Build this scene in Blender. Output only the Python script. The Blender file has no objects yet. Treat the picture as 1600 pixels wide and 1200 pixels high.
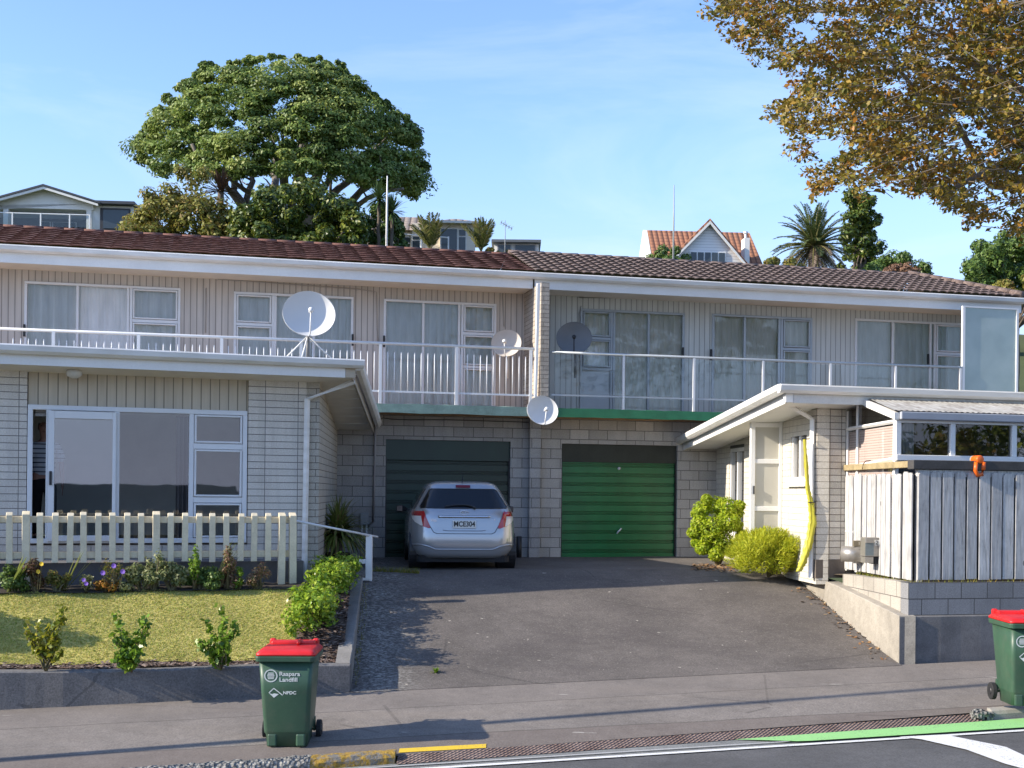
import bpy, math, random
import numpy as np
from mathutils import Vector, Matrix
random.seed(7); RNG = np.random.default_rng(11)
sc = bpy.context.scene
COL = sc.collection
R = math.radians
# ------------------------------------------------------------------ camera, light, exposure
F = 1900.0; PX0, PY0 = 800.0, 770.0; ROLL = 0.010; CZ = 2.7
cam = bpy.data.cameras.new('camera'); camo = bpy.data.objects.new('camera', cam); COL.objects.link(camo)
cam.sensor_width = 36; cam.lens = 36*F/1600; cam.shift_y = (PY0-600)/1600; cam.clip_end = 3000
camo.location = (0, 0, CZ); camo.rotation_euler = (R(90), -ROLL, 0)
sc.camera = camo
SUN_T, SUN_E = 0.30, R(27)
tr = Vector((1, SUN_T, 0)).normalized()*math.cos(SUN_E) + Vector((0, 0, -math.sin(SUN_E)))
sun = bpy.data.lights.new('sun', 'SUN'); suno = bpy.data.objects.new('sun', sun); COL.objects.link(suno)
sun.energy = 3.55; sun.angle = R(0.5); sun.color = (1.0, 0.90, 0.75)
suno.rotation_euler = tr.to_track_quat('-Z', 'Y').to_euler(); suno.location = (-20, -5, 20)
W = bpy.data.worlds.new('World'); sc.world = W; W.use_nodes = True
wn = W.node_tree.nodes; wl = W.node_tree.links; wn.clear()
wo = wn.new('ShaderNodeOutputWorld'); wb = wn.new('ShaderNodeBackground'); wb.inputs[1].default_value = 0.15
sky = wn.new('ShaderNodeTexSky'); sky.sky_type = 'NISHITA'; sky.sun_disc = False
sky.sun_elevation = SUN_E; sky.sun_rotation = math.atan2(-tr.x, -tr.y); sky.air_density = 1.0; sky.dust_density = 0.35; sky.ozone_density = 2.2; sky.altitude = 50
tc = wn.new('ShaderNodeTexCoord'); mp = wn.new('ShaderNodeMapping'); mp.inputs['Scale'].default_value = (1.0, 1.0, 4.2); mp.inputs['Rotation'].default_value = (0.0, 0.16, 0.0)
nz = wn.new('ShaderNodeTexNoise'); nz.inputs['Scale'].default_value = 2.3; nz.inputs['Detail'].default_value = 7; nz.inputs['Roughness'].default_value = 0.58; nz.inputs['Distortion'].default_value = 0.6
rp = wn.new('ShaderNodeValToRGB'); rp.color_ramp.elements[0].position = 0.50; rp.color_ramp.elements[0].color = (0, 0, 0, 1); rp.color_ramp.elements[1].position = 0.88; rp.color_ramp.elements[1].color = (0.40, 0.40, 0.40, 1)
mx = wn.new('ShaderNodeMix'); mx.data_type = 'RGBA'; mx.inputs[7].default_value = (3.6, 3.8, 4.2, 1)
wl.new(tc.outputs['Generated'], mp.inputs[0]); wl.new(mp.outputs[0], nz.inputs[0]); wl.new(nz.outputs[0], rp.inputs[0])
hs = wn.new('ShaderNodeHueSaturation'); hs.inputs['Hue'].default_value = 0.509; hs.inputs['Saturation'].default_value = 1.10; hs.inputs['Value'].default_value = 0.95
sx = wn.new('ShaderNodeSeparateXYZ'); wl.new(tc.outputs['Generated'], sx.inputs[0])
mr = wn.new('ShaderNodeMapRange'); mr.interpolation_type = 'SMOOTHSTEP'; mr.inputs[1].default_value = 0.30; mr.inputs[2].default_value = 0.02; mr.inputs[3].default_value = 0.0; mr.inputs[4].default_value = 0.9; wl.new(sx.outputs[2], mr.inputs[0])
hz_ = wn.new('ShaderNodeMix'); hz_.data_type = 'RGBA'; hz_.inputs[7].default_value = (1.58, 1.80, 2.80, 1); wl.new(mr.outputs[0], hz_.inputs[0]); wl.new(sky.outputs[0], hs.inputs['Color']); wl.new(hs.outputs[0], hz_.inputs[6])
wl.new(rp.outputs[0], mx.inputs[0]); wl.new(hz_.outputs[2], mx.inputs[6]); wl.new(mx.outputs[2], wb.inputs[0]); wl.new(wb.outputs[0], wo.inputs[0])
sc.view_settings.view_transform = 'Standard'; sc.view_settings.look = 'None'; sc.view_settings.gamma = 1.0; sc.view_settings.exposure = 1.20
sc.render.engine = 'CYCLES'
sc.cycles.max_bounces = 6; sc.cycles.transparent_max_bounces = 10; sc.cycles.caustics_reflective = False; sc.cycles.caustics_refractive = False

# ------------------------------------------------------------------ pixel -> world (photo is 1600 x 1200)
def ray(px, py):
    dx, dy = px-PX0, py-PY0; c, s = math.cos(ROLL), math.sin(ROLL)
    return (c*dx+s*dy)/F, -(-s*dx+c*dy)/F
def P(px, py, D):
    u, v = ray(px, py); return Vector((u*D, D, CZ+v*D))
class Fr:
    """vertical frame: local x along the wall, local y away from the viewer, z up"""
    def __init__(s, X, Y, ang, Z=0.0):
        s.o = Vector((X, Y, Z)); s.a = ang
        s.M = Matrix.Translation(s.o) @ Matrix.Rotation(ang, 4, 'Z'); s.I = s.M.inverted()
    def pl(s, px, py, off=0.0):
        u, v = ray(px, py); c = s.I @ Vector((0, 0, CZ)); d = s.I.to_3x3() @ Vector((u, 1, v))
        t = (off-c.y)/d.y; p = c+d*t
        return p.x, p.z
    def w(s, x, y, z): return s.M @ Vector((x, y, z))
    def l(s, p): return s.I @ Vector(p)
def wall_frame(Y0, t): return Fr(0, Y0, math.atan(t))
G = wall_frame(24.45, 0.235)      # garage block wall
L = wall_frame(19.90, 0.34)       # front wing on the left
FP = wall_frame(18.78, 0.34)      # picket fence
RW = wall_frame(18.05, 0.25)      # front wall of the house on the right
ST_T = 0.22; ST0 = 12.18
def dd(X, Y): return Y-ST0-ST_T*X
def path_z(X, d): return 0.1224+0.025*X+0.06*d
def ground_path(px, py, base=0.1224, cross=0.06):
    u, v = ray(px, py); D = (base-CZ-cross*ST0)/(v-0.025*u-cross+cross*ST_T*u)
    return Vector((u*D, D, CZ+v*D))
def ground_road(px, py, h=0.0):
    u, v = ray(px, py); D = (h-CZ)/(v-0.025*u); return Vector((u*D, D, CZ+v*D))
LEFT_EDGE = lambda Y: -1.94-0.09*(Y-14.78)
RIGHT_EDGE = lambda Y: 5.26-0.097*(Y-16.44)
def drive_z(X, Y):
    d = dd(X, Y)
    zb = path_z(X, 3.01)
    if d <= 3.01: return path_z(X, d)
    t = min(1, (d-3.01)/(8.16-3.01)); e = t*t*(3-2*t)*0.35+t*0.65 if t < 1 else 1
    return zb+(1.40-zb)*e
# ------------------------------------------------------------------ mesh builder
class MB:
    def __init__(s): s.v = []; s.f = []; s.m = []
    def add(s, vs, fs, mi=0):
        n = len(s.v); s.v += [tuple(v) for v in vs]; s.f += [tuple(i+n for i in f) for f in fs]; s.m += [mi]*len(fs); return s
    def box(s, x0, x1, y0, y1, z0, z1, mi=0, rot=None):
        vs = [Vector((x, y, z)) for x in (x0, x1) for y in (y0, y1) for z in (z0, z1)]
        if rot: vs = [rot @ v for v in vs]
        return s.add(vs, [(0, 1, 3, 2), (4, 6, 7, 5), (0, 4, 5, 1), (2, 3, 7, 6), (0, 2, 6, 4), (1, 5, 7, 3)], mi)
    def quad(s, a, b, c, d, mi=0): return s.add([a, b, c, d], [(0, 1, 2, 3)], mi)
    def prism(s, poly, vec, mi=0):
        n = len(poly); vec = Vector(vec); a = [Vector(p) for p in poly]; b = [p+vec for p in a]
        return s.add(a+b, [tuple(range(n))[::-1], tuple(range(n, 2*n))]+[(i, (i+1) % n, n+(i+1) % n, n+i) for i in range(n)], mi)
    def tube(s, pts, r, n=8, mi=0, caps=True):
        pts = [Vector(p) for p in pts]; rs = r if isinstance(r, (list, tuple)) else [r]*len(pts); rings = []
        for i, p in enumerate(pts):
            d = (pts[min(i+1, len(pts)-1)]-pts[max(i-1, 0)])
            if d.length < 1e-9: d = Vector((0, 0, 1))
            d.normalize(); up = Vector((0, 0, 1)) if abs(d.z) < 0.95 else Vector((1, 0, 0))
            a = d.cross(up).normalized(); b = d.cross(a)
            rings.append([p+(a*math.cos(2*math.pi*k/n)+b*math.sin(2*math.pi*k/n))*rs[i] for k in range(n)])
        vs = [v for ring in rings for v in ring]; fs = []
        for i in range(len(pts)-1):
            for k in range(n): fs.append((i*n+k, i*n+(k+1) % n, (i+1)*n+(k+1) % n, (i+1)*n+k))
        if caps: fs += [tuple(range(n))[::-1], tuple((len(pts)-1)*n+k for k in range(n))]
        return s.add(vs, fs, mi)
    def loft(s, rings, mi=0, closed=True, caps=True):
        n = len(rings[0]); vs = [v for r in rings for v in r]; fs = []
        for i in range(len(rings)-1):
            for k in range(n if closed else n-1): fs.append((i*n+k, i*n+(k+1) % n, (i+1)*n+(k+1) % n, (i+1)*n+k))
        if caps and closed: fs += [tuple(range(n))[::-1], tuple((len(rings)-1)*n+k for k in range(n))]
        return s.add(vs, fs, mi)
    def grid(s, fn, nu, nv, mi=0):
        vs = [fn(i/nu, j/nv) for j in range(nv+1) for i in range(nu+1)]
        return s.add(vs, [(j*(nu+1)+i, j*(nu+1)+i+1, (j+1)*(nu+1)+i+1, (j+1)*(nu+1)+i) for j in range(nv) for i in range(nu)], mi)
def obj(name, mb, mat, parent=None, smooth=False, bevel=0, seg=2):
    me = bpy.data.meshes.new(name); me.from_pydata(mb.v, [], mb.f)
    mats = mat if isinstance(mat, (list, tuple)) else [mat]
    for m in mats: me.materials.append(m)
    if len(mats) > 1: me.polygons.foreach_set('material_index', mb.m)
    if smooth: me.polygons.foreach_set('use_smooth', [True]*len(me.polygons))
    me.validate(); me.update()
    import bmesh
    b = bmesh.new(); b.from_mesh(me); bmesh.ops.recalc_face_normals(b, faces=b.faces); b.to_mesh(me); b.free()
    o = bpy.data.objects.new(name, me); COL.objects.link(o)
    if parent: o.parent = parent
    if bevel:
        m = o.modifiers.new('bevel', 'BEVEL'); m.width = bevel; m.segments = seg; m.limit_method = 'ANGLE'; m.angle_limit = R(40)
    return o
def tag(o, label, cat, group=None):
    o['label'] = label; o['category'] = cat
    if group: o['group'] = group
    return o
def thing(name, label, cat, loc=(0, 0, 0), rz=0, group=None):
    o = bpy.data.objects.new(name, None); COL.objects.link(o); o.empty_display_size = 0.2
    o.location = loc; o.rotation_euler = (0, 0, rz); return tag(o, label, cat, group)
def fthing(name, label, cat, fr, group=None): return thing(name, label, cat, fr.o, fr.a, group)
def struct(name, mb, mat, smooth=False, kind='structure'):
    o = obj(name, mb, mat, None, smooth); o['kind'] = kind; return o
def copy_tree(o, parent=None):
    c = o.copy(); COL.objects.link(c)
    if parent: c.parent = parent
    for ch in list(o.children): copy_tree(ch, c)
    return c
# ------------------------------------------------------------------ materials
class NT:
    def __init__(s, name):
        s.m = bpy.data.materials.new(name); s.m.use_nodes = True; s.t = s.m.node_tree; s.n = s.t.nodes; s.l = s.t.links
        s.b = s.n['Principled BSDF']; s.b.inputs['Roughness'].default_value = 0.7; s.out = s.n['Material Output']
    def new(s, typ, **kw):
        x = s.n.new(typ)
        for k, v in kw.items():
            if k in x.inputs.keys(): x.inputs[k].default_value = v
            else: setattr(x, k, v)
        return x
    def link(s, a, b): s.l.new(a, b)
    def coord(s, scale=(1, 1, 1), rot=(0, 0, 0), which='Object'):
        t = s.new('ShaderNodeTexCoord'); m = s.new('ShaderNodeMapping'); m.inputs['Scale'].default_value = scale; m.inputs['Rotation'].default_value = rot
        s.link(t.outputs[which], m.inputs[0]); return m.outputs[0]
    def noise(s, vec, scale, detail=4, rough=0.55):
        n = s.new('ShaderNodeTexNoise'); n.inputs['Scale'].default_value = scale; n.inputs['Detail'].default_value = detail; n.inputs['Roughness'].default_value = rough
        if vec is not None: s.link(vec, n.inputs['Vector'])
        return n.outputs[0]
    def ramp(s, fac, stops):
        r = s.new('ShaderNodeValToRGB'); e = r.color_ramp.elements
        while len(e) < len(stops): e.new(0.5)
        for x, (p, c) in zip(e, stops): x.position = p; x.color = (*c, 1) if len(c) == 3 else c
        s.link(fac, r.inputs[0]); return r.outputs[0]
    def mix(s, fac, a, b, mode='MIX'):
        m = s.new('ShaderNodeMix'); m.data_type = 'RGBA'; m.blend_type = mode
        for val, i in ((fac, 0), (a, 6), (b, 7)):
            if isinstance(val, (int, float)): m.inputs[i].default_value = val
            elif isinstance(val, tuple): m.inputs[i].default_value = (*val, 1)
            else: s.link(val, m.inputs[i])
        return m.outputs[2]
    def math(s, op, a, b=None):
        m = s.new('ShaderNodeMath'); m.operation = op
        for i, v in enumerate((a, b)):
            if v is None: continue
            if isinstance(v, (int, float)): m.inputs[i].default_value = v
            else: s.link(v, m.inputs[i])
        return m.outputs[0]
    def bump(s, h, strength=0.3, dist=0.01):
        b = s.new('ShaderNodeBump'); b.inputs['Strength'].default_value = strength; b.inputs['Distance'].default_value = dist
        s.link(h, b.inputs['Height']); s.link(b.outputs[0], s.b.inputs['Normal']); return s
    def col(s, c):
        if isinstance(c, tuple): s.b.inputs['Base Color'].default_value = (*c, 1)
        else: s.link(c, s.b.inputs['Base Color'])
        return s
    def rough(s, r): s.b.inputs['Roughness'].default_value = r; return s
def sc_(c, k): return tuple(min(1, x*k) for x in c)
def plain(name, c, rough=0.6, var=0.18, scale=3.0, bump=0.0, metal=0.0, fine=40):
    n = NT(name); v = n.coord()
    a = n.noise(v, scale, 5); b = n.noise(v, fine, 3)
    k = n.ramp(a, [(0.3, sc_(c, 1-var)), (0.7, sc_(c, 1+var*0.6))])
    k = n.mix(0.35*min(1, var*4), k, n.ramp(b, [(0.3, sc_(c, 0.7)), (0.7, sc_(c, 1.15))]))
    n.col(k).rough(rough); n.b.inputs['Metallic'].default_value = metal
    if bump: n.bump(b, bump, 0.01)
    return n.m
def sepxz(n, v):
    s = n.new('ShaderNodeSeparateXYZ'); n.link(v, s.inputs[0]); return s.outputs
def board_mat(name, c, pitch, groove=0.10, dark=0.45, rough=0.6):
    n = NT(name); v = n.coord(); x = sepxz(n, v)
    h = n.math('FRACT', n.math('DIVIDE', n.math('ADD', x[0], 100.0), pitch))
    g = n.math('LESS_THAN', h, groove)
    st = n.noise(n.coord((9, 9, 0.6)), 1.5, 5); dirt = n.noise(v, 1.1, 5)
    k = n.ramp(st, [(0.25, sc_(c, 0.86)), (0.75, sc_(c, 1.08))]); k = n.mix(n.math('MULTIPLY', n.ramp(dirt, [(0.45, (0, 0, 0)), (0.75, (1, 1, 1))]), 0.25), k, sc_(c, 0.72))
    k = n.mix(g, k, sc_(c, dark)); n.col(k).rough(rough); n.bump(n.math('SUBTRACT', 1.0, g), 0.9, 0.012); return n.m
def brick_mat(name, c, w, h, mortar, mc, offset=0.5, var=0.14, split=0.0, rough=0.9):
    n = NT(name); v = n.coord(); x = sepxz(n, v)
    cb = n.new('ShaderNodeCombineXYZ'); n.link(n.math('ADD', x[0], x[1]), cb.inputs[0]); n.link(x[2], cb.inputs[1])
    b = n.new('ShaderNodeTexBrick'); n.link(cb.outputs[0], b.inputs['Vector']); b.offset = offset
    b.inputs['Scale'].default_value = 1; b.inputs['Brick Width'].default_value = w; b.inputs['Row Height'].default_value = h
    b.inputs['Mortar Size'].default_value = mortar; b.inputs['Mortar Smooth'].default_value = 0.15
    b.inputs['Color1'].default_value = (*sc_(c, 1+var), 1); b.inputs['Color2'].default_value = (*sc_(c, 1-var), 1); b.inputs['Mortar'].default_value = (*mc, 1)
    fn = n.noise(v, 55, 3); dn = n.noise(v, 1.3, 6, 0.65)
    k = n.mix(0.45, b.outputs['Color'], n.ramp(fn, [(0.3, (0.3, 0.3, 0.3)), (0.7, (0.75, 0.75, 0.75))]), 'OVERLAY')
    k = n.mix(n.math('MULTIPLY', n.ramp(dn, [(0.5, (0, 0, 0)), (0.72, (1, 1, 1))]), 0.35), k, sc_(c, 0.55))
    sk = n.noise(n.coord((5, 5, 0.45)), 1.2, 6, 0.7); k = n.mix(n.math('MULTIPLY', n.ramp(sk, [(0.48, (0, 0, 0)), (0.72, (1, 1, 1))]), 0.32), k, sc_(c, 0.5))
    hgt = n.math('ADD', n.math('MULTIPLY', n.math('SUBTRACT', 1.0, b.outputs['Fac']), 1.0), n.math('MULTIPLY', n.noise(v, 14, 4), split))
    n.col(k).rough(rough); n.bump(hgt, 0.8, 0.015); return n.m
def leaf_mat(name, cols, rough=0.45, trans=0.35):
    n = NT(name); g = n.new('ShaderNodeNewGeometry')
    k = n.ramp(g.outputs['Random Per Island'], [(i/(max(1, len(cols)-1)), c) for i, c in enumerate(cols)])
    n.col(k).rough(rough); n.b.inputs['Specular IOR Level'].default_value = 0.35
    if trans:
        t = n.new('ShaderNodeBsdfTranslucent'); n.link(k, t.inputs[0]); ms = n.new('ShaderNodeMixShader'); ms.inputs[0].default_value = trans
        n.link(n.b.outputs[0], ms.inputs[1]); n.link(t.outputs[0], ms.inputs[2]); n.link(ms.outputs[0], n.out.inputs[0])
    return n.m
def glass_mat(name, tint=(0.98, 0.98, 1.0), boost=0.03, ior=1.55):
    n = NT(name); n.n.remove(n.b); f = n.new('ShaderNodeFresnel'); f.inputs[0].default_value = ior
    t = n.new('ShaderNodeBsdfTransparent'); t.inputs[0].default_value = (*tint, 1); g = n.new('ShaderNodeBsdfGlossy'); g.inputs['Roughness'].default_value = 0.015
    gv = n.new('ShaderNodeNewGeometry')
    wv = n.noise(n.coord((1, 1, 1)), 1.7, 2); bp = n.new('ShaderNodeBump'); bp.inputs['Strength'].default_value = 0.03; bp.inputs['Distance'].default_value = 0.02
    n.link(wv, bp.inputs['Height']); n.link(bp.outputs[0], g.inputs['Normal'])
    m = n.new('ShaderNodeMixShader'); n.link(n.math('ADD', f.outputs[0], boost), m.inputs[0]); n.link(t.outputs[0], m.inputs[1]); n.link(g.outputs[0], m.inputs[2]); n.link(m.outputs[0], n.out.inputs[0]); return n.m
def asphalt_mat(name, c, spot=0.5, crack=True, patch=None):
    n = NT(name); v = n.coord(); a = n.noise(v, 0.9, 6, 0.6); b = n.noise(v, 48, 4, 0.75); e = n.noise(v, 8, 5)
    k = n.ramp(a, [(0.3, sc_(c, 0.68)), (0.7, sc_(c, 1.25))])
    k = n.mix(spot, k, n.ramp(b, [(0.3, (0.18, 0.18, 0.18)), (0.72, (0.85, 0.84, 0.8))]), 'OVERLAY')
    k = n.mix(0.25, k, n.ramp(e, [(0.35, sc_(c, 0.6)), (0.65, sc_(c, 1.25))]))
    if crack:
        vo = n.new('ShaderNodeTexVoronoi'); vo.feature = 'DISTANCE_TO_EDGE'; vo.inputs['Scale'].default_value = 0.30
        wv = n.mix(0.12, v, n.new('ShaderNodeTexNoise').outputs[1]); n.link(wv, vo.inputs['Vector'])
        k = n.mix(n.math('MULTIPLY', n.math('MULTIPLY', n.math('LESS_THAN', vo.outputs[0], 0.0035), n.math('GREATER_THAN', n.noise(v, 0.8, 3), 0.52)), 0.5), k, sc_(c, 0.4))
    if patch: k = patch(n, v, k)
    n.col(k).rough(0.92); n.bump(b, 0.5, 0.006); return n.m
white = plain('white_paint', (0.82, 0.81, 0.78), 0.5, 0.08, 1.4)
whitem = plain('white_metal', (0.74, 0.75, 0.75), 0.4, 0.05)
alu = plain('aluminium', (0.42, 0.46, 0.49), 0.4, 0.08, metal=0.3)
beige = board_mat('beige_boards', (0.57, 0.52, 0.46), 0.118, 0.14, 0.46)
greyboard = board_mat('pale_grey_boards', (0.61, 0.62, 0.58), 0.118, 0.14, 0.46)
cladding = board_mat('tan_cladding', (0.56, 0.48, 0.36), 0.135, 0.11, 0.40)
block = brick_mat('concrete_blocks', (0.37, 0.36, 0.345), 0.4, 0.2, 0.006, (0.10, 0.10, 0.10))
brick = brick_mat('white_brick', (0.64, 0.59, 0.515), 0.5, 0.1045, 0.005, (0.15, 0.14, 0.13), 0.0, 0.06)
cream = brick_mat('cream_brick', (0.60, 0.56, 0.48), 0.4, 0.1045, 0.004, (0.30, 0.27, 0.22), 0.5, 0.05)
splitface = brick_mat('split_face_brick', (0.60, 0.55, 0.47), 0.2, 0.1045, 0.006, (0.16, 0.14, 0.12), 0.0, 0.12, 1.6)
soffit = plain('soffit_paint', (0.78, 0.73, 0.65), 0.7, 0.1)
def gut_mat():
    n = NT('gutter_paint'); v = n.coord((0.7, 1, 4)); k = n.ramp(n.noise(v, 2.2, 6), [(0.35, (0.68, 0.67, 0.63)), (0.6, (0.82, 0.81, 0.78))])
    n.col(k).rough(0.4); return n.m
gut = gut_mat()
tealf = plain('weathered_green_fascia', (0.20, 0.30, 0.26), 0.7, 0.35, 5)
greenf = plain('green_fascia', (0.025, 0.17, 0.075), 0.6, 0.3, 4)
timber = plain('brown_timber', (0.50, 0.27, 0.12), 0.7, 0.3, 4)
dark = plain('dark_interior', (0.02, 0.02, 0.022), 0.9, 0.1)
black = plain('black_plastic', (0.018, 0.018, 0.02), 0.45, 0.1)
conc = asphalt_mat('old_concrete', (0.30, 0.285, 0.255), 0.4, False)
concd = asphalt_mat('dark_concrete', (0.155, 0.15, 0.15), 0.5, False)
glass = glass_mat('window_glass'); frost = None
# ------------------------------------------------------------------ ground, road, footpath, driveway
def sp(X, d, h=0.0): return Vector((X, ST0+ST_T*X+d, h+0.025*max(-12, min(14, X))))
kd = lambda X: 0.30+0.05*(max(-6, min(7, X))+1)
def pz(X, d): return 0.1224+0.06*d-0.065*max(0.0, 1-(d-kd(X))/0.6)
def hill(X, Y):
    s = Y-0.2*max(-30, min(30, X))
    if s < 13.4: return -0.25+0.025*max(-12, min(14, X)) if s > -14 else -0.25-min(3.0, (-14-s)*0.25)
    if s < 33: return 0.0
    return min(12.0, (s-33)*0.42)+max(0, min(10, (s-100)*0.05))
def ter(u, v):
    X = -220+440*u; Y = -120+420*v; return Vector((X, Y, hill(X, Y)-0.05))
grass_far = plain('rough_grass', (0.075, 0.095, 0.03), 0.95, 0.35, 0.4)
struct('ground', MB().grid(ter, 120, 140), grass_far, True)
DL = dd(*ground_road(990, 1181.5)[:2]); print('DL', DL)
road_m = asphalt_mat('road_asphalt', (0.085, 0.085, 0.088), 0.9)
chip_m = asphalt_mat('channel_chipseal', (0.19, 0.195, 0.19), 0.7)
def path_patch(n, v, k):
    s = n.noise(n.coord((0.35, 2.2, 1)), 1.4, 5, 0.6); k = n.mix(n.math('MULTIPLY', n.ramp(s, [(0.5, (0, 0, 0)), (0.7, (1, 1, 1))]), 0.45), k, (0.20, 0.17, 0.14))
    x = sepxz(n, v); dv = n.math('SUBTRACT', n.math('SUBTRACT', x[1], 12.18), n.math('MULTIPLY', x[0], 0.22)); wob = n.math('MULTIPLY', n.math('SUBTRACT', n.noise(v, 1.1, 5), 0.5), 0.10)
    for dc, wd_, am in ((2.05, 0.012, 0.7), (0.80, 0.012, 0.6)): k = n.mix(n.math('MULTIPLY', n.math('LESS_THAN', n.math('ABSOLUTE', n.math('SUBTRACT', n.math('ADD', dv, wob), dc)), wd_), am), k, (0.05, 0.045, 0.04))
    k = n.mix(n.math('MULTIPLY', n.math('LESS_THAN', n.math('ADD', dv, wob), 0.80), 0.42), k, (0.12, 0.09, 0.075)); k = n.mix(n.math('MULTIPLY', n.math('GREATER_THAN', n.math('ADD', dv, wob), 2.05), 0.25), k, (0.15, 0.13, 0.12))
    w = n.noise(n.coord((0.6, 3.5, 1)), 2.1, 3); return n.mix(n.math('MULTIPLY', n.math('GREATER_THAN', w, 0.735), 0.7), k, (0.5, 0.47, 0.42))
path_m = asphalt_mat('footpath_asphalt', (0.185, 0.164, 0.147), 0.8, True, path_patch)
def drive_patch(n, v, k):
    x = sepxz(n, v); m = n.new('ShaderNodeMapRange'); n.link(n.math('ADD', x[0], n.math('MULTIPLY', n.math('SUBTRACT', x[1], 15.0), 0.09)), m.inputs[0])
    m.inputs[1].default_value = -0.95; m.inputs[2].default_value = -1.6; m.inputs[3].default_value = 0; m.inputs[4].default_value = 1
    s = n.noise(n.coord((5, 9, 1)), 3.4, 6, 0.75); k = n.mix(n.math('MULTIPLY', m.outputs[0], 0.75), k, (0.05, 0.045, 0.042)); lich = n.math('MULTIPLY', m.outputs[0], n.ramp(s, [(0.46, (0, 0, 0)), (0.62, (0.8, 0.8, 0.8))]))
    k = n.mix(lich, k, (0.42, 0.41, 0.37))
    st = n.noise(n.coord((0.8, 1.3, 1)), 1.1, 7, 0.65); k = n.mix(n.math('MULTIPLY', n.ramp(st, [(0.48, (0, 0, 0)), (0.66, (1, 1, 1))]), 0.55), k, (0.065, 0.055, 0.052))
    gr = n.noise(v, 30, 4, 0.8); k = n.mix(n.math('MULTIPLY', n.ramp(gr, [(0.56, (0, 0, 0)), (0.7, (1, 1, 1))]), 0.5), k, (0.34, 0.31, 0.28))
    sp2 = n.noise(v, 6.5, 2); x2 = n.noise(v, 0.7, 2); return n.mix(n.math('MULTIPLY', n.math('GREATER_THAN', sp2, 0.74), n.math('GREATER_THAN', x2, 0.5)), k, (0.34, 0.31, 0.26))
drive_m = asphalt_mat('driveway_asphalt', (0.118, 0.104, 0.095), 0.85, True, drive_patch)
struct('road', MB().grid(lambda u, v: sp(-45+90*u, DL-11.0*v, 0.0), 30, 8), road_m)
struct('road_shoulder', MB().grid(lambda u, v: (lambda X: sp(X, kd(X)-0.13+(DL-kd(X)+0.13)*v, 0.022-0.018*v))(-45+90*u), 30, 2), chip_m)
struct('far_footpath', MB().grid(lambda u, v: sp(-45+90*u, -11.62-3.0*v, 0.1), 20, 2), path_m)
struct('footpath', MB().grid(lambda u, v: (lambda X: (lambda d: sp(X, d, pz(X, d)))(kd(X)+(3.04-kd(X))*v*v))(-45+90*u), 90, 14), path_m)
def drv(u, v):
    Y0 = ST0+3.01; X = 0
    # v runs from footpath to the garages
    Xl = -1.94-0.09*v*10.5-1.9*max(0, (v-0.42))*(1 if v > 0.42 else 0); Xr = 5.26-0.097*v*10.5
    if v > 0.42: Xl = -1.94-0.09*v*10.5-1.6
    X = Xl+(Xr-Xl)*u; d = 2.98+v*(10.1)
    Y = ST0+ST_T*X+d; return Vector((X, Y, drive_z(X, Y)+0.004+0.006*math.sin(X*2.1+Y*1.3)*min(1, v*8)))
struct('driveway', MB().grid(drv, 40, 60), drive_m, True)
# kerbs
def rock_mat():
    n = NT('stone_kerb'); v = n.coord(); vo = n.new('ShaderNodeTexVoronoi'); vo.inputs['Scale'].default_value = 26; n.link(v, vo.inputs['Vector'])
    k = n.mix(0.5, n.ramp(n.noise(v, 34, 4, 0.7), [(0.35, (0.04, 0.04, 0.04)), (0.68, (0.45, 0.44, 0.40))]), n.ramp(vo.outputs['Distance'], [(0.1, (0.40, 0.39, 0.36)), (0.6, (0.03, 0.03, 0.03))])); n.col(k); n.bump(vo.outputs['Distance'], 1.0, 0.03); return n.m
rock = rock_mat()
def ochre_mat():
    n = NT('faded_yellow_paint'); v = n.coord(); a = n.noise(v, 9, 6, 0.7); b = n.noise(v, 32, 4, 0.7)
    k = n.ramp(b, [(0.3, (0.16, 0.09, 0.015)), (0.6, (0.42, 0.26, 0.035))]); k = n.mix(n.ramp(a, [(0.47, (0, 0, 0)), (0.58, (1, 1, 1))]), k, (0.17, 0.16, 0.14)); n.col(k).rough(0.9); n.bump(b, 0.7, 0.02); return n.m
ochre = ochre_mat()
def kerb_mesh(xa, xb, n, amp=0.012):
    mb = MB(); prof = [(-0.14, 0.0), (-0.135, 0.08), (-0.11, 0.118), (-0.06, 0.134), (0.03, 0.132), (0.03, 0.0)]
    rings = []
    for i in range(n+1):
        X = xa+(xb-xa)*i/n; rings.append([sp(X, kd(X)+0.02+d+random.uniform(-amp, amp), h+random.uniform(-amp, amp)*(h > 0.02)) for d, h in prof])
    return mb.loft(rings)
struct('kerb', kerb_mesh(-30, -1.95, 500), rock)
struct('kerb_yellow_end', kerb_mesh(-1.95, -1.14, 10, 0.004), ochre)
struct('kerb_right', kerb_mesh(5.52, 30, 60, 0.002), conc)
mb = MB()
for i in range(70):
    c = sp(5.40+random.uniform(-0.12, 0.12), kd(5.4)-0.07+random.uniform(-0.1, 0.08), 0.03+random.uniform(0, 0.08)); s = random.uniform(0.012, 0.03)
    mb.box(c.x-s, c.x+s, c.y-s, c.y+s, c.z-s, c.z+s)
struct('kerb_rubble', mb, rock)
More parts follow.
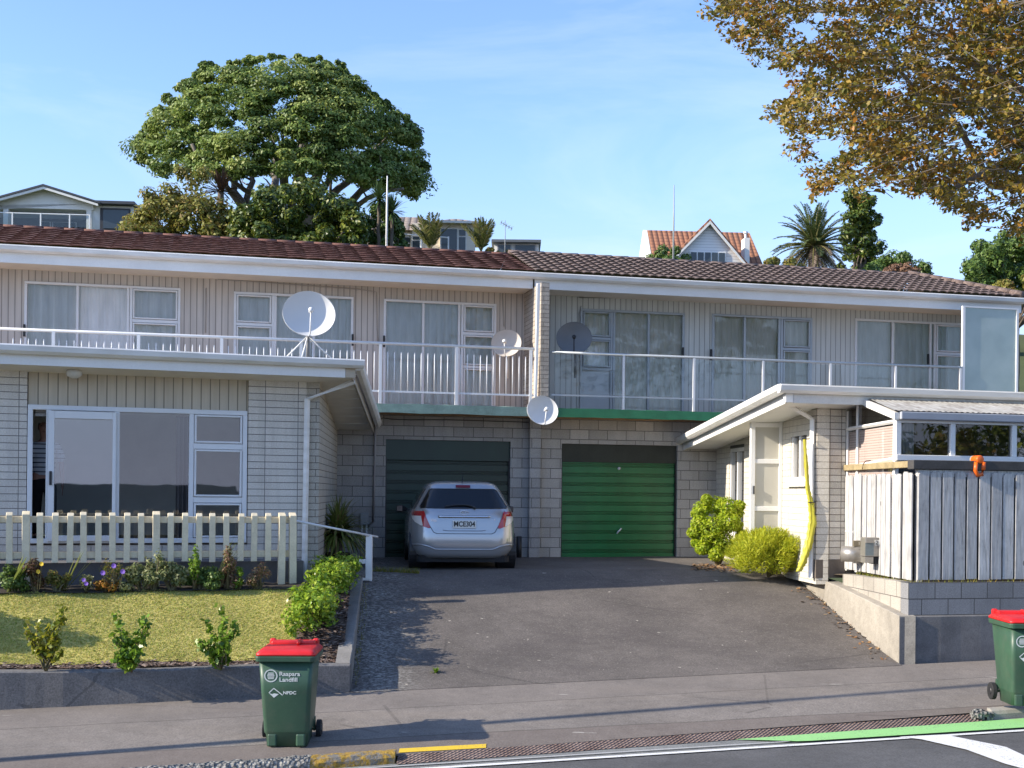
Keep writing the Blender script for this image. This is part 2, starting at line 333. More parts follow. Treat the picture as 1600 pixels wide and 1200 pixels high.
def grate_mat():
    n = NT('rusty_mesh_plate'); v = n.coord(); x = sepxz(n, v)
    dv = n.math('SUBTRACT', x[1], n.math('MULTIPLY', x[0], 0.27)); a = n.math('SINE', n.math('MULTIPLY', n.math('ADD', x[0], n.math('MULTIPLY', dv, -1.1)), 112.0)); b = n.math('SINE', n.math('MULTIPLY', n.math('ADD', n.math('MULTIPLY', x[0], 0.5), n.math('MULTIPLY', dv, 1.2)), 112.0))
    h = n.math('MULTIPLY', n.math('ADD', a, 1.0), n.math('ADD', b, 1.6))
    k = n.ramp(n.math('DIVIDE', h, 5.2), [(0.08, (0.07, 0.045, 0.038)), (0.4, (0.25, 0.17, 0.145))])
    k = n.mix(0.35, k, n.ramp(n.noise(v, 5, 5), [(0.35, (0.12, 0.07, 0.05)), (0.65, (0.36, 0.28, 0.24))])); n.col(k).rough(0.85); n.bump(h, 0.8, 0.01); return n.m
mb = MB().grid(lambda u, v: (lambda X: sp(X, kd(X)-0.18+0.19*v, 0.026+0.055*v))(-1.12+6.55*u), 60, 3)
g_o = obj('ramp_plate', mb, grate_mat()); tag(g_o, 'rusty mesh ramp plate laid in the gutter across the driveway crossing', 'ramp plate')
# painted markings (flat sheets 4 mm above the road)
def worn(name, c, wear=0.45, under=(0.12, 0.12, 0.12)):
    n = NT(name); v = n.coord(); f = n.noise(v, 42, 4, 0.7); g2 = n.noise(v, 3, 4)
    k = n.mix(n.math('MULTIPLY', n.math('GREATER_THAN', n.math('ADD', f, n.math('MULTIPLY', g2, 0.35)), 0.80), wear*1.6), c, under); n.col(k).rough(0.7); return n.m
mark_w = worn('road_white', (0.68, 0.68, 0.66)); mark_g = worn('road_green', (0.27, 0.56, 0.20), 0.4); mark_y = worn('kerb_yellow', (0.68, 0.46, 0.03), 0.3)
def sheet(name, px, mat, h):
    vs = [ground_road(x, y, h) for x, y in px]; mb = MB().add(vs, [tuple(range(len(vs)))]); return struct(name, mb, mat)
dl = dd(*ground_road(990, 1181.5)[:2])
struct('edge_line', MB().grid(lambda u, v: sp(-45+90*u, dl-0.05+0.085*v, 0.012), 30, 1), mark_w)
struct('edge_line_faint', MB().grid(lambda u, v: sp(-14+26*u, dl+0.11+0.03*v, 0.026), 30, 1), worn('road_white_faint', (0.45, 0.45, 0.44), 0.7, (0.19, 0.19, 0.19)))
dg = dd(*ground_road(1400, 1141)[:2])
mb = MB(); a = ground_road(1165, 1152.5, 0.016)
def grn(u, v):
    X = 2.40+9.5*u; d0, d1 = kd(X)-0.19, DL+0.06; t = min(1, u*14); d = d0+(d1-d0)*v*t; return sp(X, d, 0.030)
struct('green_lane', mb.grid(grn, 60, 1), mark_g)
sheet('diagonal_marking', [(1405, 1151), (1476, 1147.5), (1548, 1162), (1572, 1167), (1602, 1181), (1660, 1196), (1640, 1212), (1570, 1193), (1510, 1171), (1440, 1155)], mark_w, 0.015)
v0 = ground_path(625, 1170); v1 = ground_path(760, 1162)
mb = MB(); mb.grid(lambda u, v: (lambda X, d: sp(X, d, pz(X, d)+0.006))(-1.12+0.88*u, kd(-0.7)+0.04+0.11*v), 10, 2); struct('yellow_line', mb, mark_y)
# ------------------------------------------------------------------ left front garden
WT = 0.59
fenceback = lambda X: 18.78+0.34*X-0.42*math.sqrt(1+0.34**2)
def lawn_pt(X, v, dz=0.0):
    ya = ST0+ST_T*X+3.20; yb = fenceback(X); Y = ya+(yb-ya)*v
    t = max(0.0, (v-0.12)/0.88); return Vector((X, Y, WT-0.04+(1.30-WT+0.04)*(t**0.9)+dz+0.012*math.sin(X*3+Y*4)))
lawn_m = plain('lawn_turf', (0.46, 0.40, 0.12), 0.95, 0.3, 1.6)
bark = plain('bark_mulch', (0.10, 0.07, 0.055), 0.95, 0.5, 14, 0.8)
lawn_right = lambda Y: LEFT_EDGE(Y)-0.12
def lw(u, v):
    X = -11+(-2.06+11)*u; p = lawn_pt(X, v); xr = lawn_right(p.y); X = -11+(xr+11)*u; return lawn_pt(X, v)
struct('lawn', MB().grid(lw, 60, 16), lawn_m, True)
mb = MB(); mb.grid(lambda u, v: lawn_pt(-11+(-2.3+11)*u, 0.0+0.14*v, 0.02+random.uniform(0, 0.02)), 90, 3)
mb.grid(lambda u, v: (lambda p: lawn_pt(lawn_right(p.y)-0.62*u, v, 0.022+random.uniform(0, 0.02)))(lawn_pt(-2.2, v)), 6, 30)
struct('mulch', mb, bark)
mb = MB(); mb.grid(lambda u, v: (lambda X: Vector((X, fenceback(X)-0.06+0.6*v, 1.30+0.05*v+random.uniform(0, 0.02))))(-11+(-2.5+11)*u), 80, 4)
struct('flower_bed', mb, plain('dark_soil', (0.035, 0.027, 0.02), 0.95, 0.4, 8, 0.6))
def chips(n, fn, cols, name, smin, smax, kind_label=None):
    V = []; Fc = []
    for i in range(n):
        p, nrm = fn(); s = random.uniform(smin, smax); a = random.uniform(0, 6.28)
        t1 = Vector((math.cos(a), math.sin(a), random.uniform(-0.35, 0.35))); t2 = Vector((-math.sin(a), math.cos(a), random.uniform(-0.35, 0.35)))*0.45
        k = len(V); V += [p-t1*s-t2*s, p+t1*s-t2*s, p+t1*s+t2*s, p-t1*s+t2*s]; Fc.append((k, k+1, k+2, k+3))
    mb = MB(); mb.v = [tuple(v) for v in V]; mb.f = Fc; mb.m = [0]*len(Fc); return struct(name, mb, leaf_mat(name+'_mat', cols, 0.9, 0), kind='stuff')
def mul_pt():
    if random.random() < 0.55: p = lawn_pt(random.uniform(-7, -2.2), random.uniform(0, 0.14), 0.05)
    else:
        v = random.uniform(0, 1); q = lawn_pt(-2.2, v); p = lawn_pt(lawn_right(q.y)-random.uniform(0, 0.6), v, 0.05)
    return p, None
chips(3200, mul_pt, [(0.035, 0.022, 0.016), (0.16, 0.10, 0.075), (0.30, 0.24, 0.20), (0.08, 0.05, 0.04)], 'bark_chips', 0.012, 0.035)
# grass blades (short dry lawn)
def grass_blades(n):
    V = np.zeros((n*3, 3)); k = 0; pts = []
    while len(pts) < n:
        X = random.uniform(-9.0, -2.0); v = random.uniform(0.125, 1.0); p = lawn_pt(X, v)
        if X > lawn_right(p.y)-0.5: continue
        pts.append(p)
    for i, p in enumerate(pts):
        a = random.uniform(0, 6.28); h = random.uniform(0.008, 0.028); w = 0.006; lean = Vector((random.uniform(-1, 1), random.uniform(-1, 1), 0))*0.03
        t = Vector((math.cos(a), math.sin(a), 0))*w; V[i*3] = p-t; V[i*3+1] = p+t; V[i*3+2] = p+lean+Vector((0, 0, h))
    mb = MB(); mb.v = [tuple(x) for x in V]; mb.f = [(i*3, i*3+1, i*3+2) for i in range(n)]; mb.m = [0]*n
    struct('grass', mb, leaf_mat('grass_blade', [(0.58, 0.47, 0.17), (0.36, 0.41, 0.08), (0.66, 0.54, 0.23), (0.23, 0.35, 0.05), (0.50, 0.45, 0.12), (0.30, 0.39, 0.07)], 0.8, 0.3), kind='stuff')
grass_blades(68000)
# retaining wall left (front wall and the wall beside the driveway)
rt = thing('retaining_wall', 'low dark concrete retaining wall holding up the sloping lawn', 'wall', sp(-2.0, 3.06, 0.2)); RTL = rt.location
def rel(mb, loc): mb.v = [(x-loc[0], y-loc[1], z-loc[2]) for x, y, z in mb.v]; return mb
mb = MB(); xs = [-14, -10, -7.6, -5.2, -3.4, -1.96]
for i in range(60):
    pass
rings = []
for i in range(61):
    X = -14+(12.05)*i/60; zt = WT+0.012*math.sin(X*1.7); zb = path_z(X, 2.96)-0.1; w = random.uniform(-0.006, 0.006)
    rings.append([Vector((X, ST0+ST_T*X+3.01+w, zb)), Vector((X, ST0+ST_T*X+3.00+w, zt-0.015)), Vector((X, ST0+ST_T*X+3.015+w, zt)), Vector((X, ST0+ST_T*X+3.19, zt)), Vector((X, ST0+ST_T*X+3.19, zb))])
obj('front_wall', rel(mb.loft(rings), RTL), asphalt_mat('weathered_dark_concrete', (0.15, 0.145, 0.145), 0.85, True), rt)
rings = []
for i in range(31):
    Y = 14.86+(19.1-14.86)*i/30; X = LEFT_EDGE(Y); zt = WT+(1.34-WT)*((Y-14.86)/(19.1-14.86))+0.01; zb = 0.1; w = random.uniform(-0.006, 0.006)
    rings.append([Vector((X+w, Y, zb)), Vector((X+w, Y, zt-0.015)), Vector((X-0.015+w, Y, zt)), Vector((X-0.19, Y, zt)), Vector((X-0.19, Y, zb))])
obj('side_wall', rel(MB().loft(rings), RTL), asphalt_mat('side_concrete', (0.215, 0.205, 0.19), 0.45, False), rt)
# level strip behind the hedge and beside the left house
mb = MB(); mb.add([(-4.6, 19.0, 1.33), (-2.33, 19.1, 1.33), (-2.6, 23.9, 1.385), (-4.6, 24, 1.385)], [(0, 1, 2, 3)]); struct('side_path', mb, concd)
# ------------------------------------------------------------------ right retaining wall, garden bed
cor = Vector((5.26, 16.44, 0.44)); rr = thing('retaining_wall', 'pale concrete retaining wall topped with grey blocks below the weathered fence', 'wall', cor)
mb = MB(); rings = []
for i in range(41):
    X = 5.26+12*i/40; Y = 16.44+ST_T*(X-5.26); w = random.uniform(-0.008, 0.008); zb = path_z(X, 3.06)-0.15
    rings.append([(X, Y+w, zb), (X, Y+w, 1.07), (X, Y+0.02+w, 1.085), (X, Y+0.3, 1.085), (X, Y+0.3, zb)])
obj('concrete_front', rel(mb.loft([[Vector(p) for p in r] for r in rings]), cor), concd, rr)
rings = []
for i in range(31):
    Y = 16.455+(20.7-16.455)*i/30; X = RIGHT_EDGE(Y); t = (Y-16.455)/(20.7-16.455); zt = 1.085+0.235*min(1, t/0.56)+(0.09*(t-0.56)/0.44 if t > 0.56 else 0); w = random.uniform(-0.007, 0.007); zb = 0.2
    rings.append([Vector((X+w, Y, zb)), Vector((X+w, Y, zt-0.01)), Vector((X+0.012+w, Y, zt)), Vector((X+0.22, Y, zt)), Vector((X+0.22, Y, zb))])
obj('concrete_side', rel(MB().loft(rings), cor), asphalt_mat('pale_concrete', (0.33, 0.30, 0.255), 0.4, False), rr)
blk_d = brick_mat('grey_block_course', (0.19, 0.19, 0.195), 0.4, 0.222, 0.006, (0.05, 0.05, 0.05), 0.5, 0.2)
RB = Fr(5.40, 16.52, math.atan(ST_T), 1.087)
bc = thing('block_course', 'two courses of grey concrete blocks along the top of the right retaining wall', 'block edging', RB.o, RB.a)
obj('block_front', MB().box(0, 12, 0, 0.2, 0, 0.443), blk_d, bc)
q = math.atan2(1, -0.097); RS = Fr(5.40, 16.52, q, 1.087)
mb = MB(); e = 0.003
mb.prism([(0.205, 0, 0.0), (0.205, 0, 0.443), (2.43, 0, 0.40), (2.43, 0, 0.235), ], (0, -0.19, 0))
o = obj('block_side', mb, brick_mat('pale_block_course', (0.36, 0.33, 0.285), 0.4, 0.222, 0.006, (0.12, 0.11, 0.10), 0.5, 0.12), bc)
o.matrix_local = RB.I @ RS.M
mb = MB(); mb.add([(5.45, 16.7, 1.52), (18, 19.4, 1.52), (18, 24, 1.58), (4.9, 24, 1.42), (4.85, 20.6, 1.40), (5.2, 18.9, 1.47)], [(0, 1, 2, 3, 4, 5)]); struct('garden_bed', mb, plain('garden_soil', (0.10, 0.075, 0.05), 0.95, 0.4, 6, 0.5))
def litter():
    r = random.random()
    if r < 0.5: p = P(random.uniform(1080, 1150), 884, 21.6+random.uniform(-0.7, 0.9)); p.z = drive_z(p.x, p.y)+0.02
    elif r < 0.8: p = Vector((RIGHT_EDGE(20.4)+random.uniform(-0.5, 0.4), 20.5+random.uniform(-0.3, 0.9), 1.43))
    else:
        Y = random.uniform(16.6, 20); p = Vector((RIGHT_EDGE(Y)-abs(random.gauss(0, 0.14)), Y, 0)); p.z = drive_z(p.x, p.y)+0.015
    return p, None
chips(700, litter, [(0.26, 0.12, 0.05), (0.36, 0.22, 0.10), (0.20, 0.09, 0.04), (0.42, 0.30, 0.16)], 'leaf_litter', 0.015, 0.04)
# ------------------------------------------------------------------ buildings
def wall(mb, x0, x1, z0, z1, holes, y0, y1, ztopfn=None):
    xs = sorted({x0, x1} | {min(max(h[i], x0), x1) for h in holes for i in (0, 1)}); zs = sorted({z0, z1} | {min(max(h[i], z0), z1) for h in holes for i in (2, 3)})
    def hole(a, b, c, d): return any(h[0]-1e-6 <= a and b <= h[1]+1e-6 and h[2]-1e-6 <= c and d <= h[3]+1e-6 for h in holes)
    for i in range(len(xs)-1):
        for j in range(len(zs)-1):
            a, b, c, d = xs[i], xs[i+1], zs[j], zs[j+1]
            if hole(a, b, c, d): continue
            mb.quad((a, y0, c), (b, y0, c), (b, y0, d), (a, y0, d)); mb.quad((a, y1, c), (b, y1, c), (b, y1, d), (a, y1, d))
    for h in holes+[(x0, x1, z0, z1)]:
        a, b, c, d = h; mb.quad((a, y0, c), (a, y1, c), (a, y1, d), (a, y0, d)); mb.quad((b, y0, c), (b, y1, c), (b, y1, d), (b, y0, d))
        mb.quad((a, y0, c), (b, y0, c), (b, y1, c), (a, y1, c)); mb.quad((a, y0, d), (b, y0, d), (b, y1, d), (a, y1, d))
    return mb
def curtain_mat(name, c):
    n = NT(name); v = n.coord((1, 1, 0.25)); n.col(n.ramp(n.noise(v, 6, 4), [(0.3, sc_(c, 0.8)), (0.7, sc_(c, 1.1))])).rough(0.9)
    t = n.new('ShaderNodeBsdfTranslucent'); t.inputs[0].default_value = (*c, 1); ms = n.new('ShaderNodeMixShader'); ms.inputs[0].default_value = 0.3
    n.link(n.b.outputs[0], ms.inputs[1]); n.link(t.outputs[0], ms.inputs[2]); n.link(ms.outputs[0], n.out.inputs[0]); return n.m
curt_b = curtain_mat('net_curtain', (0.93, 0.93, 0.94)); curt_g = curtain_mat('net_curtain_green', (0.90, 0.93, 0.91))
def window(parent, fr, pxs, ptop, zb, off, trans={}, cur=curt_b, fw=0.05, fmat=whitem, solid={}, gap=None, sub=True, dark_gap=True, gl=None):
    """pxs: pixel x of each upright; trans: {section: [pixel y of transoms]}; returns the opening"""
    pm = ptop+60
    xs = [fr.pl(x, pm, off)[0] for x in pxs]; zt = fr.pl(pxs[0], ptop, off)[1]
    mb = MB(); y0, y1 = off-0.035, off+0.05
    mb.box(xs[0], xs[-1], y0, y1, zt-fw, zt); mb.box(xs[0], xs[-1], y0-0.02, y1, zb, zb+fw)
    for i, x in enumerate(xs):
        a = x if i == 0 else (x-fw if i == len(xs)-1 else x-fw/2); w = fw
        mb.box(a, a+w, y0+0.003 if 0 < i < len(xs)-1 else y0, y1, zb+fw, zt-fw)
    pane = MB(); sol = MB()
    for i in range(len(xs)-1):
        a = xs[i]+fw*(1 if i == 0 else 0.5); b = xs[i+1]-fw*(1 if i == len(xs)-2 else 0.5)
        ts = [zb+fw]+sorted(fr.pl(pxs[i], t, off)[1] for t in trans.get(i, []))+[zt-fw]
        for t in ts[1:-1]: mb.box(a, b, y0+0.004, y1, t-fw*0.6, t+fw*0.6)
        for j in range(len(ts)-1):
            if (i, j) in solid: sol.box(a, b, off+0.0, off+0.03, ts[j]+(fw*0.6 if j else 0), ts[j+1]-(fw*0.6 if j < len(ts)-2 else 0)); continue
            if gap == i: continue
            # inner sash line
            if i in trans:
                c0, c1 = ts[j]+(fw*0.6 if j else 0), ts[j+1]-(fw*0.6 if j < len(ts)-2 else 0); e = 0.03
                for bx in ((a+0.008, a+0.008+e, c0+0.008, c1-0.008), (b-e-0.008, b-0.008, c0+0.008, c1-0.008)): mb.box(bx[0], bx[1], y0-0.012, y1-0.02, bx[2], bx[3])
                for bz in ((c0+0.008, c0+0.008+e), (c1-0.008-e, c1-0.008)): mb.box(a+0.008+e, b-0.008-e, y0-0.012, y1-0.02, bz[0], bz[1])
            pane.quad((a, off+0.01, ts[j]), (b, off+0.01, ts[j]), (b, off+0.01, ts[j+1]), (a, off+0.01, ts[j+1]))
    w = obj('window', mb, fmat, parent, bevel=0.006, seg=1)
    if sol.v: obj('infill_panel', sol, fmat, w)
    obj('pane', pane, gl or glass, w)
    if cur:
        mb = MB(); x0, x1 = xs[0]+0.01, xs[-1]-0.01; n = int((x1-x0)/0.022); ph = [random.uniform(0, 6.28) for _ in range(4)]
        def cz(u, v):
            x = x0+(x1-x0)*u; y = off+0.105+0.045*math.sin(x*34+ph[0]+2.2*math.sin(x*3.1+ph[1]))*(0.6+0.4*math.sin(x*2.2+ph[2]))+0.012*math.sin(x*83+ph[3]); return Vector((x, y, zb+(zt-zb)*v))
        mb.grid(cz, n, 3); obj('curtain', mb, cur, w, True)
    return w, (xs[0]+0.004, xs[-1]-0.004, zb, zt-0.004)
def tile_mat(name, c, top):
    n = NT(name); v = n.coord(); a = n.noise(v, 2.0, 6, 0.65); b = n.noise(v, 26, 4); k = n.ramp(a, [(0.3, sc_(c, 0.75)), (0.7, sc_(c, 1.25))])
    k = n.mix(n.math('MULTIPLY', n.ramp(b, [(0.45, (0, 0, 0)), (0.7, (1, 1, 1))]), 0.5), k, top); n.col(k).rough(0.85); n.bump(b, 0.4, 0.01); return n.m
def tiled_roof(mb, e0, e1, up, course, tw, amp, step, ncourse, hip_r=None, hip_l=None, seg=6):
    """e0,e1 eave ends; up vector per whole slope; stepped courses"""
    e0, e1, up = Vector(e0), Vector(e1), Vector(up); ax = e1-e0; Ln = ax.length; nx = int(Ln/tw*seg); nrm = ax.cross(up).normalized()
    if nrm.z < 0: nrm = -nrm
    for j in range(ncourse):
        v0, v1 = j/ncourse, (j+1)/ncourse; row = []
        for vv, lift in ((v0, step), (v1, 0.004)):
            for i in range(nx+1):
                x = i/nx; s = (i % seg)/seg; wv = amp*(abs(math.sin(math.pi*s))**0.8)
                row.append(e0+ax*x+up*vv+nrm*(lift+wv+random.uniform(-0.002, 0.002)))
        n = len(row)//2; lip = step*0.6; skirt = [row[i]-nrm*lip for i in range(n)]+[row[i]-nrm*lip+up.normalized()*0.07 for i in range(n)]; vs = row+skirt; fs = []
        for i in range(nx):
            xm = (i+0.5)/nx*Ln; vm = (v0+v1)/2
            if hip_r and xm > Ln-hip_r*vm: continue
            if hip_l and xm < hip_l*vm: continue
            fs.append((i, i+1, n+i+1, n+i)); fs.append((2*n+i, 2*n+i+1, i+1, i)); fs.append((3*n+i, 3*n+i+1, 2*n+i+1, 2*n+i))
        mb.add(vs, fs)
    return mb
UO = 0.55; EO = -0.22; BO = -0.90
zfl = G.pl(700, 633, BO)[1]; zfb = G.pl(700, 647, BO)[1]
ze = G.pl(500, 409, EO)[1]      # gutter top
zg = 1.36
lx = lambda px, py, off=0: G.pl(px, py, off)[0]
XL = lx(-420, 500, UO); XP = lx(846, 520, BO); XPr = lx(859, 520, BO); XR = lx(1596, 480, EO)
zsoff = ze-0.30
U1 = fthing('terraced_house', 'two storey terraced house with maroon tiled roof and beige boards above the dark garage', 'house', G)
U2 = fthing('terraced_house', 'two storey terraced house with dark brown tiled roof and pale boards above the green garage', 'house', G)
holes1 = []; holes2 = []
for args in (dict(pxs=[38, 121, 200, 205, 282], ptop=439, trans={3: [501]}), dict(pxs=[365, 426, 430, 490, 552], ptop=455.5, trans={0: [506]}), dict(pxs=[599, 661, 717, 722, 775], ptop=467, trans={3: [521, 573]})):
    w, h = window(U1, G, zb=zfl, off=UO, **args); holes1.append(h)
for args in (dict(pxs=[906, 955, 959, 1013, 1069], ptop=482, trans={0: [528, 576]}, solid={(0, 0): 1}), dict(pxs=[1112, 1163, 1217, 1221, 1268], ptop=490, trans={3: [545]}), dict(pxs=[1335, 1394, 1453, 1460, 1508], ptop=497.5, trans={3: [552]})):
    w, h = window(U2, G, zb=zfl, off=UO, cur=curt_g, fmat=alu if args['pxs'][0] < 1300 else whitem, **args); holes2.append(h)
# door handles on upper sliders
for (px, py, U) in ((38, 515, U1), (600, 532, U1), (551, 530, U1), (1067, 550, U2), (1111, 553, U2), (1450, 560, U2)):
    x, z = G.pl(px, py, UO-0.06); obj('door_handle', MB().box(x-0.02, x+0.02, UO-0.085, UO-0.04, z-0.13, z+0.10), black, U, bevel=0.008)
obj('upper_wall', wall(MB(), XL, XP+0.02, zfl-0.35, zsoff+0.02, holes1, UO, UO+0.15), beige, U1)
obj('upper_wall', wall(MB(), XPr-0.02, XR-0.05, zfl-0.35, zsoff+0.02, holes2, UO, UO+0.15), greyboard, U2)
# party wall: rendered end against the left house, brick edge
obj('party_wall_base', MB().box(XP-0.02, XPr+0.03, -0.16, 0.1, zg, zfb+0.05), block, U2)
obj('party_wall', MB().box(XP, XPr, BO+0.05, UO+0.1, zfb-0.02, zsoff+0.01), brick_mat('party_brick', (0.42, 0.37, 0.31), 0.3, 0.085, 0.006, (0.2, 0.18, 0.16), 0.5), U2)
# roofs, gutters, fascias, soffits
def roof_line(U, x0, x1, pyr, mat, amp, tw, step, hip, nm):
    er = 2.4; zr = G.pl(*pyr, EO+er)[1]; zz = ze+0.03
    up = Vector((0, er, zr-zz)); mb = MB(); tiled_roof(mb, (x0, EO-0.03, zz), (x1, EO-0.03, zz), up, 0.36, tw, amp, step, 9, hip_r=hip)
    ro = obj('roof', mb, mat, U, False)
    rb = MB(); rx = x1-(hip or 0)
    n = int((rx-x0)/0.38)
    for i in range(n):
        a = x0+i*(rx-x0)/n; rb.tube([(a, er+EO, zr-0.012), (a+(rx-x0)/n+0.02, er+EO, zr-0.006)], [0.062, 0.066], 8)
    if hip:
        for i in range(10):
            a = Vector((x1, EO-0.03, zz+0.05)).lerp(Vector((rx, er+EO, zr+0.02)), i/10); b = Vector((x1, EO-0.03, zz+0.05)).lerp(Vector((rx, er+EO, zr+0.02)), (i+1.1)/10); rb.tube([a, b], [0.085, 0.075], 8)
    obj('ridge_cap', rb, mat, ro, True)
    # rear slope
    b = MB(); b.quad((x0, er+EO, zr), (rx, er+EO, zr), (rx, 2*er+EO, zz), (x0, 2*er+EO, zz))
    if hip: b.add([(x1, EO-0.03, zz), (x1, 2*er+EO, zz), (rx, er+EO, zr)], [(0, 1, 2)])
    obj('rear_slope', b, mat, ro)
    gm = MB(); gm.loft([[Vector((x, EO+dy, zc)) for dy, zc in ((0, ze), (-0.115, ze), (-0.125, ze-0.02), (-0.11, ze-0.09), (-0.07, ze-0.125), (0, ze-0.125), (0, ze-0.02), (-0.1, ze-0.03))][:6] for x in np.linspace(x0-0.02, x1+0.02, 12)])
    obj('gutter', gm, gut, U)
    obj('fascia', MB().box(x0, x1, EO+0.004, EO+0.03, zsoff-0.012, ze-0.02), white, U)
    obj('soffit', MB().box(x0, x1, EO+0.034, UO+0.3, zsoff, zsoff+0.02), soffit, U)
maroon = tile_mat('maroon_tiles', (0.14, 0.060, 0.044), (0.25, 0.125, 0.088)); brownt = tile_mat('brown_tiles', (0.125, 0.088, 0.074), (0.32, 0.245, 0.21))
roof_line(U1, XL, XP-0.01, (300, 371), maroon, 0.012, 0.36, 0.034, None, 'l')
roof_line(U2, XP+0.03, XR, (1150, 414), brownt, 0.026, 0.20, 0.034, 1.3, 'r')
# balcony slabs
for U, xa, xb, m in ((U1, lx(-420, 640, BO), XP-0.01, tealf), (U2, XPr+0.005, XR, greenf)):
    s = obj('balcony_slab', MB().box(xa, xb, BO+0.02, UO-0.01, zfb+0.06, zfl-0.005), timber, U)
    mb = MB(); n = 60
    mb.loft([[Vector((xa+(xb-xa)*i/n, BO+dy, z+random.uniform(-0.008, 0.008))) for dy, z in ((-0.025, zfl), (-0.03, zfb), (0.015, zfb), (0.015, zfl))] for i in range(n+1)])
    obj('fascia_board', mb, m, s)
    obj('slab_underside', MB().box(xa, xb, BO+0.03, -0.003, zfb+0.02, zfb+0.055), timber, s)
# lower block walls with garage openings
dz1 = G.pl(700, 688, 0)[1]; dz2 = G.pl(960, 694.5, 0)[1]
D1 = (lx(602, 780), lx(797, 780)); D2 = (lx(877, 780), lx(1058, 780))
obj('block_wall', wall(MB(), lx(100, 750), XP-0.004, zg-0.2, zfb+0.1, [(D1[0], D1[1], zg-0.2, dz1)], 0, 0.2), block, U1)
obj('block_wall', wall(MB(), XPr+0.004, lx(1330, 750), zg-0.2, zfb+0.1, [(D2[0], D2[1], zg-0.2, dz2)], 0, 0.2), brick_mat('warm_blocks', (0.45, 0.425, 0.385), 0.4, 0.2, 0.006, (0.13, 0.125, 0.115)), U2)
def roller(x0, x1, z0, z1, y, pitch=0.196):
    prof = []; z = z0
    while z < z1-0.01:
        for dz, dy in ((0, 0), (pitch*0.62, 0), (pitch*0.66, 0.04), (pitch*0.76, 0.04), (pitch*0.79, 0.004), (pitch*0.87, 0.004), (pitch*0.90, 0.04), (pitch*0.98, 0.04)): 
            if z+dz < z1: prof.append((y+dy, z+dz))
        z += pitch
    prof.append((y, z1)); mb = MB()
    mb.loft([[Vector((x, p[0], p[1])) for p in prof] for x in (x0, x1)], closed=False, caps=False); return mb
def paint(name, c, rough=0.35, fade=None):
    n = NT(name); v = n.coord(); k = n.ramp(n.noise(n.coord((2, 2, 0.7)), 1.3, 5), [(0.3, sc_(c, 0.82)), (0.7, sc_(c, 1.15))]); k = n.mix(n.math('MULTIPLY', n.ramp(n.noise(v, 22, 4), [(0.55, (0, 0, 0)), (0.75, (1, 1, 1))]), 0.2), k, sc_(c, 1.7)); n.col(k).rough(rough); return n.m
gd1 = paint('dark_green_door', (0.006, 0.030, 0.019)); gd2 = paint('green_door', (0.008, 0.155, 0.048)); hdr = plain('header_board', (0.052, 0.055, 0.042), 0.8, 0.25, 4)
zh1 = G.pl(700, 720, 0.1)[1]; zh2 = G.pl(960, 723, 0.1)[1]
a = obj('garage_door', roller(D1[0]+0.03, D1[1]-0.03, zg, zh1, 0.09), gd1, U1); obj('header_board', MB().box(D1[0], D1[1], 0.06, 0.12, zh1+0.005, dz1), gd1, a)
b = obj('garage_door', roller(D2[0]+0.03, D2[1]-0.03, zg, zh2, 0.09), gd2, U2); obj('header_board', MB().box(D2[0], D2[1], 0.06, 0.12, zh2+0.005, dz2), hdr, b)
for D, U in ((D1, a), (D2, b)):
    obj('door_track', MB().box(D[0]+0.0, D[0]+0.03, 0.05, 0.13, zg, dz1-0.35), black, U); obj('door_track', MB().box(D[1]-0.03, D[1], 0.05, 0.13, zg, dz1-0.35), black, U)
hx, hz = G.pl(967, 830, 0.05); mb = MB(); mb.tube([(hx-0.045, 0.045, hz-0.05), (hx+0.05, 0.045, hz+0.06)], 0.016); mb.tube([(hx, 0.04, hz), (hx, 0.1, hz)], 0.014); obj('handle', mb, whitem, b, True)
hx, hz = G.pl(968, 732, 0.05); obj('lock', MB().tube([(hx, 0.06, hz), (hx, 0.1, hz)], 0.03, 12), whitem, b, True)
for D, U in ((D1, U1), (D2, U2)): obj('garage_back', MB().box(D[0]-0.3, D[1]+0.3, 0.3, 0.34, zg, zfb), dark, U)
# pipes on the garage wall
def pipe_px(pts, off, fr=G): return [Vector((fr.pl(x, y, off)[0], off, fr.pl(x, y, off)[1])) for x, y in pts]
obj('waste_pipe', MB().tube(pipe_px([(587, 636), (586, 700), (583, 815), (575, 822)], -0.05), 0.022), plain('grey_pipe', (0.33, 0.32, 0.33), 0.5, 0.1), U1, True)
obj('cable', MB().tube(pipe_px([(583, 668), (588, 660), (598, 653), (612, 655), (640, 656), (700, 656), (835, 660)], -0.03), 0.008, 5), black, U1, True)
obj('downpipe', MB().tube(pipe_px([(839, 655), (838, 790)], -0.12), 0.024), white, U1, True)
obj('standpipe', MB().tube(pipe_px([(811, 838), (811, 876)], -0.15), [0.055, 0.055]), black, U1, True)
mb = MB(); x0, zt = G.pl(841, 443, BO-0.02); x1, z1 = G.pl(836, 632, BO-0.02)
mb.prism([(x0-0.035, BO-0.06, zt), (x0+0.035, BO-0.06, zt), (x1+0.025, BO-0.06, z1), (x1-0.025, BO-0.06, z1)], (0, 0.06, 0)); obj('corner_board', mb, white, U1, bevel=0.01)
def cable(U, pts, r=0.009): obj('cable', MB().tube(pipe_px(pts, UO-0.02), r, 5), plain('cable_grey', (0.38, 0.36, 0.33), 0.6, 0.1), U, True)
cable(U1, [(340, 436), (450, 444), (560, 452), (588, 456), (590, 540)]); cable(U1, [(322, 450), (321, 520)]); cable(U1, [(785, 458), (787, 510)])
cable(U2, [(905, 465), (1040, 466), (1200, 478), (1400, 486)]); cable(U2, [(908, 478), (905, 490), (906, 560)])
